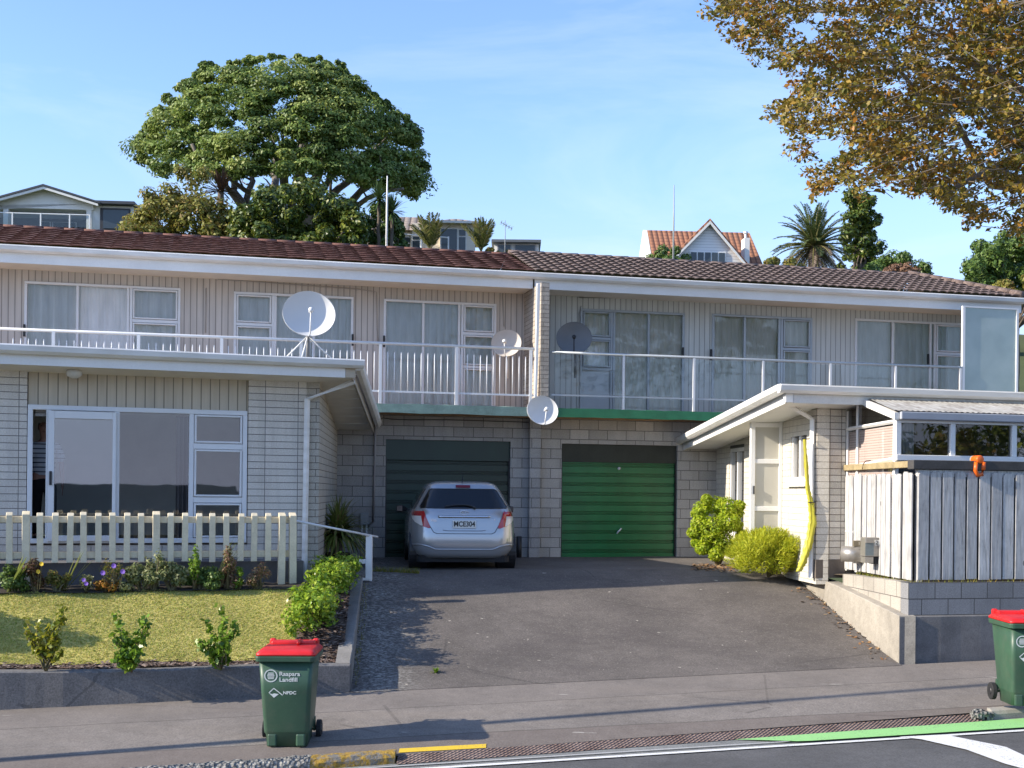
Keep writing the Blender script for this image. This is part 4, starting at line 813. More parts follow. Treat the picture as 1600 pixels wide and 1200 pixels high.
def board_fence():
    t = fthing('board_fence', 'weathered grey board fence with dark top rail standing on the grey block wall', 'fence', WF)
    z0 = 1.545; zb = WF.pl(1450, 738)[1]; zc0, zc1 = WF.pl(1450, 733)[1], WF.pl(1450, 719)[1]
    obj('top_rail', MB().box(-0.08, 7.5, -0.06, 0.10, zc0-0.005, zc1), capm, t, bevel=0.01); obj('under_rail', MB().box(0.02, 7.5, -0.015, 0.035, zc0-0.10, zc0-0.01), woodm, t)
    x = 0.01; i = 0
    while x < 3.6:
        w = 0.160+random.uniform(-0.006, 0.006); h = zb+random.uniform(-0.012, 0.012); b = z0+random.uniform(0, 0.02); y = -0.045+random.uniform(-0.006, 0.006); c = 0.028; s = random.uniform(-0.006, 0.006)
        mb = MB(); mb.prism([(x, y, b), (x+w, y, b), (x+w+s, y, h-c), (x+w-c+s, y, h), (x+c+s, y, h), (x+s, y, h-c)], (0, 0.024, 0)); obj('board', mb, woodm, t, bevel=0.003, seg=1)
        x += 0.188
    toS_ = WF.I @ WS.M; i = 0; x = 0.03
    zl1 = WS.pl(1328, 744)[1]
    wl_ = wood_mat(1.25)
    while x < 2.62:
        w = 0.150; h = zb+0.0+random.uniform(-0.02, 0.02)-0.02*x/2.6; y = 0.045+random.uniform(-0.015, 0.012)
        mb = MB(); mb.prism([(x, y, z0), (x+w, y, z0), (x+w, y, h-0.03), (x+w-0.028, y, h), (x+0.028, y, h), (x, y, h-0.03)], (0, -0.024, 0)); o = obj('board', mb, wl_, t, bevel=0.003, seg=1); o.matrix_local = toS_; x += 0.187
    o = obj('side_rail', MB().box(0.09, 2.7, -0.05, 0.06, zc0+0.02, zc1-0.01), lich, t, bevel=0.01); o.matrix_local = toS_
    o = obj('corner_post', MB().box(0.02, 0.11, -0.11, -0.03, 1.53, zc0), woodm, t); o.matrix_local = toS_
board_fence()
# bent wire loop on the side rail
wx, wz = WS.pl(1358, 728); a_ = WS.w(wx, 0.03, wz); wl0 = thing('wire_loop', 'thin bent rusty wire loop standing on the sunlit fence rail', 'wire', a_)
obj('wire', MB().tube([Vector((-0.07, 0, -0.05)), Vector((-0.06, 0, 0.03)), Vector((-0.02, 0, 0.075)), Vector((0.05, 0, 0.08))], 0.008, 5), plain('rust', (0.08, 0.04, 0.03), 0.8), wl0, True)
# orange handle hooked over the fence rail
ox, oz = WF.pl(1527, 722); oth = thing('hook_handle', 'orange plastic handle hooked over the dark top rail of the weathered fence', 'handle', WF.w(ox, 0.02, oz), WF.a)
org = plain('orange_plastic', (0.75, 0.13, 0.01), 0.35, 0.05)
m = MB(); m.tube([(0, -0.10, 0.035), (0, 0.06, 0.035)], [0.058, 0.058], 20); obj('wheel', m, org, oth, True, bevel=0.012)
obj('rear_cap', MB().tube([(0.04, 0.06, 0.035), (0.04, 0.14, 0.035)], 0.06, 16), plain('beige_plastic', (0.42, 0.36, 0.30), 0.5), oth, True)
m = MB(); m.tube([(-0.06, -0.085, 0.0), (-0.07, -0.085, -0.12), (-0.03, -0.075, -0.185), (0.04, -0.075, -0.17), (0.055, -0.08, -0.10), (0.06, -0.085, 0.0)], 0.03, 8); obj('strap', m, org, oth, True)
# letterboxes
steel = plain('brushed_steel', (0.34, 0.32, 0.29), 0.35, 0.15, 6, metal=0.5)
def text_mesh(name, s, size, mat, parent, M, depth=0.002, align='LEFT', sx=1.0, bold=0.0):
    cu = bpy.data.curves.new(name, 'FONT'); cu.body = s; cu.size = size; cu.extrude = depth; cu.align_x = align; cu.offset = bold
    o = bpy.data.objects.new(name, cu); COL.objects.link(o); dg = bpy.context.evaluated_depsgraph_get(); dg.update()
    me = bpy.data.meshes.new_from_object(o.evaluated_get(dg)); bpy.data.objects.remove(o); me.materials.clear(); me.materials.append(mat)
    n = bpy.data.objects.new(name, me); COL.objects.link(n); n.parent = parent; n.matrix_local = M @ Matrix.Diagonal((sx, 1, 1, 1)); return n
VERT = Matrix.Rotation(R(90), 4, 'X')
def letterboxes():
    x, z = WS.pl(1362, 866, 0.12); p = WS.w(x, 0.13, 0); lb = thing('letterbox', 'square steel letterbox numbered 2 on the sunlit side of the fence', 'letterbox', (p.x, p.y, z), math.atan(0.12))
    w, h = 0.125, 0.19
    ph = 0.245
    obj('box', MB().box(-w, w, -0.09, 0.10, -0.03, 0.25), steel, lb, bevel=0.008); obj('paper_slot', MB().box(-w-0.002, 0.0, -0.096, -0.088, -0.015, 0.17), plain('blue_steel', (0.16, 0.20, 0.22), 0.3, 0.2, metal=0.4), lb)
    obj('lip', MB().box(-w-0.005, 0.0, -0.12, -0.086, 0.175, 0.195), steel, lb); obj('open_base', MB().box(0.0, w, -0.06, 0.09, -0.14, -0.035), dark, lb); obj('lower_plate', MB().box(-w, 0.0, -0.085, 0.08, -0.125, -0.035), steel, lb)
    obj('number_plate', MB().box(0.015, 0.085, -0.094, -0.0895, 0.135, 0.215), plain('plate_white', (0.75, 0.73, 0.66), 0.5), lb)
    text_mesh('number', '2', 0.085, black, lb, Matrix.Translation((0.026, -0.096, 0.148)) @ VERT)
    x, z = WS.pl(1339, 866, 0.12); p = WS.w(x, 0.13, 0); l2 = thing('letterbox', 'round steel letterbox with open end beside the numbered letterbox', 'letterbox', (p.x, p.y, z), math.atan(0.25))
    m = MB(); n = 22; R0 = 0.12
    m.loft([[Vector((math.cos(a)*r, y, math.sin(a)*r)) for a in np.linspace(0, 2*math.pi, n, endpoint=False)] for r, y in ((R0, 0.22), (R0, -0.10), (R0-0.012, -0.10), (R0-0.012, 0.2))], caps=True)
    m.v = [(y*0.9+x*0.25 if False else x, y, z) for x, y, z in m.v]; o = obj('drum', m, steel, l2, True); o.rotation_euler = (0, 0, R(52))
    obj('plate', MB().box(-0.06, 0.10, -0.03, 0.0, R0, R0+0.09), plain('brass_plate', (0.26, 0.22, 0.15), 0.4, 0.2, metal=0.4), l2)
    obj('bracket', MB().box(-0.03, 0.12, 0.0, 0.03, -R0-0.02, -R0+0.02), steel, l2)
    text_mesh('number', '1', 0.07, plain('plate_white2', (0.6, 0.58, 0.5), 0.5), l2, Matrix.Translation((0.01, -0.034, R0+0.02)) @ VERT)
letterboxes()
# yellow sleeve hanging by the corner of the right house
yl = MB(); yp = [(1261, 686), (1263, 720), (1266, 765), (1271, 785), (1274, 815), (1268, 850), (1258, 880), (1252, 893)]; yw = [0.018, 0.028, 0.032, 0.042, 0.055, 0.062, 0.055, 0.042]
ypos = [P(x-4, y, 19.22+0.004*i) for i, (x, y) in enumerate(yp)]; base = Vector((ypos[-1].x, ypos[-1].y, 1.42)); ys = thing('yellow_sleeve', 'long yellow plastic sleeve hanging beside the white downpipe of the brick house', 'sleeve', base)
rings = []
for i in range(64):
    f = i/63*(len(ypos)-1); j = min(len(ypos)-2, int(f)); p = ypos[j].lerp(ypos[j+1], f-j); w_ = yw[j]+(yw[j+1]-yw[j])*(f-j); cr = 1+0.12*math.sin(i*1.9)+0.08*math.sin(i*0.7+1)
    rings.append([p-base+Vector((math.cos(a)*w_*(1+0.16*math.sin(a*5+i*0.12))*cr, math.sin(a)*w_*0.55*(1+0.22*math.sin(a*4+i*0.15)), 0)) for a in np.linspace(0, 2*math.pi, 28, endpoint=False)])
yn = NT('yellow_plastic'); yn.col(yn.ramp(yn.noise(yn.coord((22, 22, 1.2)), 2, 5, 0.7), [(0.35, (0.34, 0.31, 0.02)), (0.65, (0.60, 0.55, 0.05))])).rough(0.45)
obj('sleeve', yl.loft(rings), yn.m, ys, True)
for i in (3, 30): p = ypos[0 if i == 3 else 3]-base; obj('tie', MB().tube([p+Vector((-.05, -.035, 0)), p+Vector((.05, -.04, 0)), p+Vector((.08, .0, .01))], 0.008, 5), black, ys)
# handrail at the end of the left garden wall
def handrail():
    a = P(462, 814, 18.0); b = P(590, 839, 19.3); b0 = P(577, 837, 19.2); t = thing('handrail', 'white sloping pipe handrail with square post at the top of the garden wall', 'handrail', (b0.x, b0.y, 1.1))
    o = Vector((b0.x, b0.y, 1.1)); obj('rail', MB().tube([a-o, b-o], 0.018, 8), whitem, t, True); obj('post', MB().box(-0.05, 0.05, -0.05, 0.05, -0.05, b0.z-1.1), white, t, bevel=0.006); obj('cap_board', MB().box(-0.25, 0.03, -0.09, -0.052, 0.20, 0.24), white, t)
    obj('cross_board', MB().box(-0.16, -0.052, -0.04, 0.0, 0.46, 0.53), white, t)
handrail()
# ------------------------------------------------------------------ wheelie bins
def bin_paint():
    n = NT('bin_green'); v = n.coord(); k = n.ramp(n.noise(v, 3, 5), [(0.3, (0.028, 0.07, 0.042)), (0.7, (0.042, 0.098, 0.058))]); s = n.noise(n.coord((30, 30, 5), (0, 0.5, 0.3)), 2.0, 4, 0.8); k = n.mix(n.math('MULTIPLY', n.ramp(s, [(0.62, (0, 0, 0)), (0.74, (1, 1, 1))]), 0.35), k, (0.22, 0.27, 0.22)); d = n.noise(v, 7, 6, 0.7); k = n.mix(n.math('MULTIPLY', n.ramp(d, [(0.5, (0, 0, 0)), (0.75, (1, 1, 1))]), 0.35), k, (0.10, 0.10, 0.075)); n.col(k).rough(0.45); return n.m
bin_m = bin_paint()
red_m = paint('bin_lid_red', (0.62, 0.018, 0.018), 0.38); decal = plain('decal_white', (0.62, 0.66, 0.64), 0.6, 0.06); tyre = plain('tyre_rubber', (0.016, 0.016, 0.017), 0.8, 0.2, 20)
def rrect(w0, w1, y0, y1, r, z, n=4):
    pts = []
    for cx, cy, a0 in ((w1-r, y1-r, 0), (w0+r, y1-r, 90), (w0+r, y0+r, 180), (w1-r, y0+r, 270)):
        for k in range(n+1): a = R(a0+90*k/n); pts.append(Vector((cx+r*math.cos(a), cy+r*math.sin(a), z)))
    return pts
def make_bin(label, loc, rz):
    t = thing('wheelie_bin', label, 'rubbish bin', loc, rz, 'wheelie bins put out on the footpath'); t.scale = (0.96, 0.96, 0.945)
    b = MB(); lv = [(0.0, .215, -.20, .22), (0.13, .225, -.215, .23), (0.15, .238, -.228, .24), (0.17, .240, -.232, .245), (0.60, .265, -.285, .285), (0.93, .284, -.322, .32)]
    rings = [rrect(-w, w, y0, y1, 0.05, z) for z, w, y0, y1 in lv]; b.loft(rings)
    body = obj('body', b, bin_m, t, True, bevel=0)
    for p in body.data.polygons: p.use_smooth = True
    rim = MB(); rim.loft([rrect(-w, w, y0, y1, 0.055, z) for z, w, y0, y1 in ((0.925, .285, -.323, .32), (0.93, .315, -.362, .345), (0.985, .320, -.367, .35), (0.988, .30, -.345, .33))]); obj('rim', rim, bin_m, t, False, bevel=0.006)
    
    for fx0 in (-.20, .10): obj('foot', MB().box(fx0, fx0+.10, -.226, -.19, 0.0, 0.14), bin_m, t, bevel=0.02)
    lid = MB(); lid.loft([rrect(-w, w, y0, y1, rr_, z) for z, w, y0, y1, rr_ in ((0.990, .312, -.350, .36, .05), (1.012, .312, -.350, .36, .05), (1.040, .285, -.305, .345, .06), (1.052, .25, -.25, .32, .08))])
    lo = obj('lid', lid, red_m, t, True); hb = MB(); hb.box(-.24, .24, .20, .345, 1.03, 1.085); hb.box(.05, .09, .08, .30, 1.05, 1.10); hb.box(-.27, -.20, .30, .36, 1.0, 1.10); hb.box(.20, .27, .30, .36, 1.0, 1.10); obj('lid_ridge', hb, red_m, lo, bevel=0.02)
    h = MB(); h.tube([(-.22, .33, .96), (-.22, .43, .985), (.22, .43, .985), (.22, .33, .96)], 0.016, 8); obj('handle', h, bin_m, t, True)
    obj('axle', MB().tube([(-.27, .235, .105), (.27, .235, .105)], 0.014, 8), black, t, True)
    for s in (-1, 1):
        wh = MB(); wh.tube([(s*.262, .235, .105), (s*.268, .235, .105), (s*.312, .235, .105), (s*.318, .235, .105)], [0.092, 0.104, 0.104, 0.092], 24); w = obj('wheel', wh, tyre, t, True); w.data.polygons.foreach_set('use_smooth', [False]*len(w.data.polygons))
        obj('hub', MB().tube([(s*.315, .235, .105), (s*.325, .235, .105)], [0.05, 0.04], 16), black, w)
        fk = MB(); fk.box(s*.24-.012, s*.24+.012, .19, .25, .09, .25); obj('wheel_bracket', fk, bin_m, t, bevel=0.008)
    # printing on the front face (the front leans out a little)
    sl = (.322-.232)/(0.93-0.17); ang = math.atan(sl)
    def face(x, z): return Matrix.Translation((x, -.232-sl*(z-0.17)-0.003, z)) @ Matrix.Rotation(R(90)+ang, 4, 'X')
    text_mesh('lettering', 'Raapara\nLandfill', 0.063, decal, t, face(-0.068, 0.775), 0.001, sx=1.08, bold=0.0012); text_mesh('lettering', 'NPDC', 0.046, decal, t, face(-0.030, 0.575), 0.001, sx=1.1, bold=0.0014)
    em = MB(); n = 28
    em.add([Vector((r*math.cos(a), r*math.sin(a), 0.001)) for r in (0.070, 0.058) for a in np.linspace(0, 2*math.pi, n, endpoint=False)], [(i, (i+1) % n, n+(i+1) % n, n+i) for i in range(n)])
    pts = [(-.032, -.036), (.032, -.036), (.040, .01), (.026, .038), (-.026, .038), (-.040, .01)]
    for k in range(5): y0 = -.034+k*.0148; hw = .030+.008*(1-abs(k-2)/2); em.add([(-hw, y0, .001), (hw, y0, .001), (hw, y0+.009, .001), (-hw, y0+.009, .001)], [(0, 1, 2, 3)])
    o = obj('round_emblem', em, decal, t); o.matrix_local = face(-0.155, 0.775)
    em = MB(); k = .052
    def ln(a, b, w=.005):
        a, b = Vector((*a, .001)), Vector((*b, .001)); d = (b-a).normalized(); nn = Vector((-d.y, d.x, 0))*w; em.quad(a-nn, b-nn, b+nn, a+nn)
    ln((-k, 0), (0, k)); ln((0, k), (k*1.75, -k*.45)); em.add([(-k, 0, .001), (-.02, -.012, .001), (.005, -.004, .001), (k, -.012, .001), (0, -k, .001)], [(0, 1, 2, 3, 4)])
    o = obj('diamond_emblem', em, decal, t); o.matrix_local = face(-0.125, 0.588)
    lb = MB(); lb.box(-.296, -.284, -.17, -.11, .80, .84); lb.box(-.292, -.282, -.16, -.12, .74, .765)
    return t
pb_ = ground_path(413, 1166); p1b = P(452, 1160, 12.55); make_bin('green wheelie bin with red lid standing in front of the low dark garden wall', (p1b.x, p1b.y+0.0, 0.10), R(2))
z2 = 0.335; p2b = P(1583, 1103, 13.6); make_bin('green wheelie bin with red lid on the pale kerb by the green painted lane', (p2b.x+0.21, p2b.y+0.2, 2.7-(333-7.8)/F*13.6), R(-1))
# ------------------------------------------------------------------ parked car
def make_car():
    c0 = P(726, 800, 20.3); t = thing('parked_car', 'silver hatchback parked nose in at the closed dark garage door', 'car', (c0.x, c0.y, 1.395), 0.115); t.scale = (1.09, 1, 1)
    silver = NT('silver_paint'); silver.col((0.45, 0.46, 0.475)).rough(0.22); silver.b.inputs['Metallic'].default_value = 0.5; silver.b.inputs['Coat Weight'].default_value = 0.6; silver.b.inputs['Coat Roughness'].default_value = 0.06; silver = silver.m
    #      z    w     rear  front
    S = [(0.20, .74, .12, 3.62), (0.27, .79, .05, 3.70), (0.36, .835, .015, 3.73), (0.46, .846, .0, 3.74), (0.56, .848, .005, 3.74), (0.66, .846, .025, 3.72), (0.76, .842, .045, 3.68), (0.86, .832, .06, 3.60), (0.95, .812, .085, 3.40), (1.02, .782, .13, 2.95), (1.10, .742, .20, 2.78), (1.20, .692, .29, 2.58), (1.30, .640, .37, 2.38), (1.38, .590, .43, 2.2), (1.425, .555, .465, 2.05), (1.455, .52, .52, 1.92), (1.485, .44, .70, 1.72), (1.50, .28, .95, 1.45)]
    Z = np.array([s[0] for s in S]); N = 6.0
    iw = lambda z: float(np.interp(z, Z, [s[1] for s in S])); ir = lambda z: float(np.interp(z, Z, [s[2] for s in S])); iff = lambda z: float(np.interp(z, Z, [s[3] for s in S]))
    def rear(x, z):
        w = iw(z); q = max(0.0, 1-min(1, abs(x)/w)**N); hl = (iff(z)-ir(z))/2; return (iff(z)+ir(z))/2-hl*q**(1/N)
    def side(y, z):
        hl = (iff(z)-ir(z))/2; m = (iff(z)+ir(z))/2; return iw(z)*max(0, 1-min(1, abs(y-m)/hl)**N)**(1/N)
    rings = []; n = 88
    for z, w, a, b in S:
        ring = []
        for k in range(n):
            th = 2*math.pi*k/n; c, s = math.cos(th), math.sin(th); ring.append(Vector((w*math.copysign(abs(c)**(2/N), c), (a+b)/2+(b-a)/2*math.copysign(abs(s)**(2/N), s), z)))
        rings.append(ring)
    body = obj('body', MB().loft(rings), silver, t, True)
    def patch(rows, off, nx=26, sub=5):
        mb = MB(); zs = []; 
        for i in range(len(rows)-1):
            for j in range(sub): zs.append(i+j/sub)
        zs.append(len(rows)-1); A = np.array(rows)
        def fn(u, v):
            s = v*(len(rows)-1); z = np.interp(s, range(len(rows)), A[:, 0]); a = np.interp(s, range(len(rows)), A[:, 1]); b = np.interp(s, range(len(rows)), A[:, 2]); x = a+(b-a)*u; return Vector((x, rear(x, z)-off, z))
        return mb.grid(fn, nx, len(zs)-1)
    cg = NT('car_glass'); cg.col((0.008, 0.009, 0.011)).rough(0.05); cg.b.inputs['Specular IOR Level'].default_value = 0.6; cg = cg.m
    obj('rear_window', patch([(1.035, -.66, .66), (1.06, -.675, .675), (1.2, -.60, .60), (1.33, -.53, .53), (1.355, -.50, .50)], 0.006), cg, t, True)
    seal = [(-.66, 1.035), (-.675, 1.06), (-.53, 1.335), (-.49, 1.36), (.49, 1.36), (.53, 1.335), (.675, 1.06), (.66, 1.035), (-.66, 1.035)]
    def line(pts, r, off=0.0, n=6):
        P3 = []
        for (x0, z0), (x1, z1) in zip(pts, pts[1:]):
            for k in range(n): u = k/n; x, z = x0+(x1-x0)*u, z0+(z1-z0)*u; P3.append(Vector((x, rear(x, z)-off, z)))
        x, z = pts[-1]; P3.append(Vector((x, rear(x, z)-off, z))); return MB().tube(P3, r, 6)
    obj('window_seal', line(seal, 0.009, 0.003, 12), black, t, True)
    obj('hatch_seam', line([(-.63, 1.0), (-.60, .86), (-.505, .70), (-.47, .635), (-.42, .612), (.42, .612), (.47, .635), (.505, .70), (.60, .86), (.63, 1.0)], 0.006, -0.002), black, t, True)
    obj('bumper_crease', line([(-.80, .42), (-.66, .425), (-.55, .40), (-.45, .355), (-.40, .35), (.40, .35), (.45, .355), (.55, .40), (.66, .425), (.80, .42)], 0.016, -0.006), silver, t, True)
    obj('tailgate_crease', line([(-.33, .672), (-.26, .66), (.26, .66), (.33, .672)], 0.006, -0.002), plain('shadow_silver', (0.12, 0.12, 0.13), 0.4), t, True)
    redl = NT('tail_red'); redl.col((0.42, 0.006, 0.012)).rough(0.12); redl.b.inputs['Coat Weight'].default_value = 0.8; redl = redl.m
    clear = NT('tail_clear'); clear.col((0.80, 0.74, 0.68)).rough(0.15); clear.b.inputs['Coat Weight'].default_value = 0.8; clear = clear.m
    for s in (-1, 1):
        def sp2(rows): return [(z, min(s*a, s*b), max(s*a, s*b)) for z, a, b in rows]
        l = obj('tail_light', patch(sp2([(.705, .525, .56), (.73, .52, .63), (.80, .55, .70), (.88, .585, .775), (.955, .605, .80), (.985, .615, .79)]), 0.016, 16), redl, t, True)
        obj('clear_lens', patch(sp2([(.745, .635, .66), (.80, .645, .75), (.85, .655, .785), (.905, .66, .800)]), 0.022, 12), clear, l, True)
        lp_ = [(s*.525, .70), (s*.64, .725), (s*.785, .83)]
        mr = MB(); mr.loft([[Vector((s*x, y, z)) for x, y, z in ring] for ring in ([(.80, 2.32, .96), (.80, 2.42, .96), (.80, 2.42, 1.0), (.80, 2.32, 1.0)], [(.90, 2.28, .93), (.90, 2.42, .93), (.90, 2.42, 1.06), (.90, 2.28, 1.06)], [(1.00, 2.29, .94), (1.00, 2.39, .94), (1.00, 2.39, 1.05), (1.00, 2.29, 1.05)])])
        m = obj('wing_mirror', mr, black, t, bevel=0.02); obj('mirror_glass', MB().quad((s*.90, 2.272, .95), (s*.99, 2.282, .955), (s*.99, 2.282, 1.04), (s*.90, 2.272, 1.05)), cg, m)
        sm = MB(); sm.grid(lambda u, v: (lambda z: (lambda y: Vector((s*(side(y, z)+0.004), y, z)))((0.42+0.5*(z-1.02))+u*(2.9-0.75*(z-1.02)*2-(0.42+0.5*(z-1.02)))))(1.02+0.34*v), 20, 6); obj('side_window', sm, cg, t, True)
        for y in (0.62, 3.05):
            wb_ = MB(); wb_.tube([(s*.58, y, .295), (s*.60, y, .295), (s*.775, y, .295), (s*.79, y, .295)], [0.275, 0.298, 0.298, 0.275], 28); w = obj('wheel', wb_, tyre, t)
            obj('rim', MB().tube([(s*.78, y, .295), (s*.796, y, .295)], [0.20, 0.19], 24), plain('alloy', (0.4, 0.4, 0.42), 0.3, metal=0.6), w)
            ar = MB(); ar.tube([(s*.55, y, .31), (s*(side(y, .4)+.003), y, .31)], [0.325, 0.325], 30); obj('wheel_arch', ar, black, t)
    und = MB(); und.loft([rrect(-.72, .72, .16, 3.5, .12, z) for z in (0.13, 0.235)]); obj('underbody', und, dark, t)
    chrome = NT('chrome'); chrome.col((0.75, 0.76, 0.78)).rough(0.08); chrome.b.inputs['Metallic'].default_value = 1.0; chrome = chrome.m
    cb = MB(); cb.loft([[Vector((x, rear(x, z)-dy, z)) for z, dy in ((.885, .006), (.885, .028), (.905, .032), (.918, .012))] for x in np.linspace(-.40, .40, 18)]); obj('chrome_strip', cb, chrome, t, True)
    em = MB(); em.tube([Vector((.062*math.cos(a), rear(0, .965)-.012, .965+.038*math.sin(a))) for a in np.linspace(0, 2*math.pi, 25)], .006, 6); em.tube([Vector((.026*math.cos(a), rear(0, .965)-.012, .965+.034*math.sin(a))) for a in np.linspace(0, 2*math.pi, 17)], .005, 6); em.tube([Vector((.045*math.cos(a), rear(0, .965)-.012, .982+.014*math.sin(a))) for a in np.linspace(0, 2*math.pi, 17)], .005, 6); obj('emblem', em, chrome, t, True)
    yp = rear(0, .77)-.03; npm = obj('number_plate', MB().box(-.18, .18, yp, yp+.012, .705, .835), plain('plate_face', (0.72, 0.73, 0.70), 0.4, 0.03), t, bevel=0.004)
    text_mesh('plate_lettering', 'MCE304', 0.118, black, npm, Matrix.Translation((0, yp-.003, .736)) @ VERT, 0.001, 'CENTER', 0.80, 0.003)
    text_mesh('badge', 'Vitz', 0.062, chrome, t, Matrix.Translation((-.52, rear(-.48, .82)-.004, .815)) @ Matrix.Rotation(R(-14), 4, 'Z') @ VERT, 0.002); text_mesh('badge', 'F', 0.045, chrome, t, Matrix.Translation((.46, rear(.46, .83)-.006, .83)) @ Matrix.Rotation(R(12), 4, 'Z') @ VERT, 0.002)
    obj('brake_light', patch([(1.385, -.11, .11), (1.415, -.115, .115), (1.43, -.11, .11)], 0.02, 8), plain('brake_lens', (0.16, 0.01, 0.02), 0.2, 0.02), t, True)
    wp = MB(); wp.tube([Vector((x, rear(x, z)-.03, z)) for x, z in ((.17, 1.035), (.13, 1.075), (.02, 1.095), (-.15, 1.09), (-.30, 1.065))], [.022, .016, .013, .010, .008], 8); obj('wiper', wp, black, t, True)
    obj('aerial', MB().tube([(0, .62, 1.47), (0, .45, 1.60)], [.007, .004], 6), black, t)
make_car()
# ------------------------------------------------------------------ satellite dishes
def dish(name, label, c, dia, aim, mat, mount, feed=True, rear=False, asp=0.92, group='satellite dishes on the terrace'):
    t = thing(name, label, 'satellite dish', mount, 0, group); base = Vector(mount); aim = Vector(aim).normalized(); c = Vector(c)-base
    xv = aim.cross(Vector((0, 0, 1))).normalized(); zv = xv.cross(aim); r = dia/2; dep = r*0.30; mb = MB(); nr, na = 10, 48; vs = []
    def pt(rr, a, o): return c+xv*(rr*math.cos(a)*r)+zv*(rr*math.sin(a)*r*asp)+aim*(dep*(rr*rr-1)+o)
    rings = [[pt(k/nr, a, 0.0) for a in np.linspace(0, 2*math.pi, na, endpoint=False)] for k in range(1, nr+1)]+[[pt(1.02, a, 0.004) for a in np.linspace(0, 2*math.pi, na, endpoint=False)], [pt(1.02, a, -0.02) for a in np.linspace(0, 2*math.pi, na, endpoint=False)]]+[[pt(k/nr, a, -0.015) for a in np.linspace(0, 2*math.pi, na, endpoint=False)] for k in range(nr, 0, -1)]
    obj('reflector', mb.loft(rings), mat, t, True)
    f = MB()
    if feed:
        lo = c-zv*(r*asp*0.98)-aim*0.01; tip = c+aim*(r*0.75)-zv*(r*0.14); f.tube([lo, lo+aim*(r*0.35)-zv*0.02, tip-zv*0.03], 0.011, 6); obj('feed_arm', f, black if rear else whitem, t, True)
        k = MB(); k.tube([tip-aim*0.07, tip+aim*0.03], [0.03, 0.035], 12); k.tube([tip+aim*0.03, tip+aim*0.05], [0.042, 0.03], 12); obj('receiver', k, black if rear else whitem, t, True)
    return t, c, aim, zv, xv
wd = NT('dish_white'); wd.col((0.66, 0.66, 0.65)).rough(0.55); wd = wd.m
gd = plain('dish_grey', (0.20, 0.205, 0.21), 0.55, 0.06)
mtop = P(480, 556, 19.0)
t, c, aim, zv, xv = dish('satellite_dish', 'large white satellite dish on a tripod standing on the edge of the flat roof', P(483, 490, 18.85), 0.80, (0.26, -1, 0.22), wd, mtop, asp=0.90)
m = MB(); m.tube([(0, 0.05, -0.05), (0, 0.03, 0.33)], 0.03, 8); obj('mast', m, gd, t, True)
for dx, dy in ((-0.36, 0.0), (0.40, 0.12), (-0.06, -0.15)): obj('strut', MB().tube([(0, 0.03, 0.31), (dx, dy, -0.06)], 0.014, 6), whitem, t, True)
t, c, aim, zv, xv = dish('satellite_dish', 'pale satellite dish behind the white bar railing beside the last beige window', P(791, 536, 24.25), 0.60, (-0.15, -1, 0.2), plain('dish_pale', (0.50, 0.46, 0.42), 0.6, 0.08), P(793, 556, 24.35))
obj('mast', MB().tube([(0, 0, -0.45), (0, 0.02, 0.2)], 0.02, 8), whitem, t, True)
t, c, aim, zv, xv = dish('satellite_dish', 'dark grey satellite dish in front of the pale boards over the glass railing', P(897, 528, 24.3), 0.70, (-0.05, -1, 0.12), gd, P(899, 552, 24.5), rear=True)
obj('mast', MB().tube([(0, 0, -0.5), (0, 0.02, 0.25)], 0.022, 8), gd, t, True); 
t, c, aim, zv, xv = dish('satellite_dish', 'white satellite dish under the balcony between the two garage doors', P(848, 641, 22.9), 0.60, (0.28, -1, 0.2), wd, P(850, 655, 23.2), feed=True)
obj('bracket', MB().tube([(0, 0.0, 0.1), (0, 0.35, 0.0)], 0.02, 8), whitem, t, True)
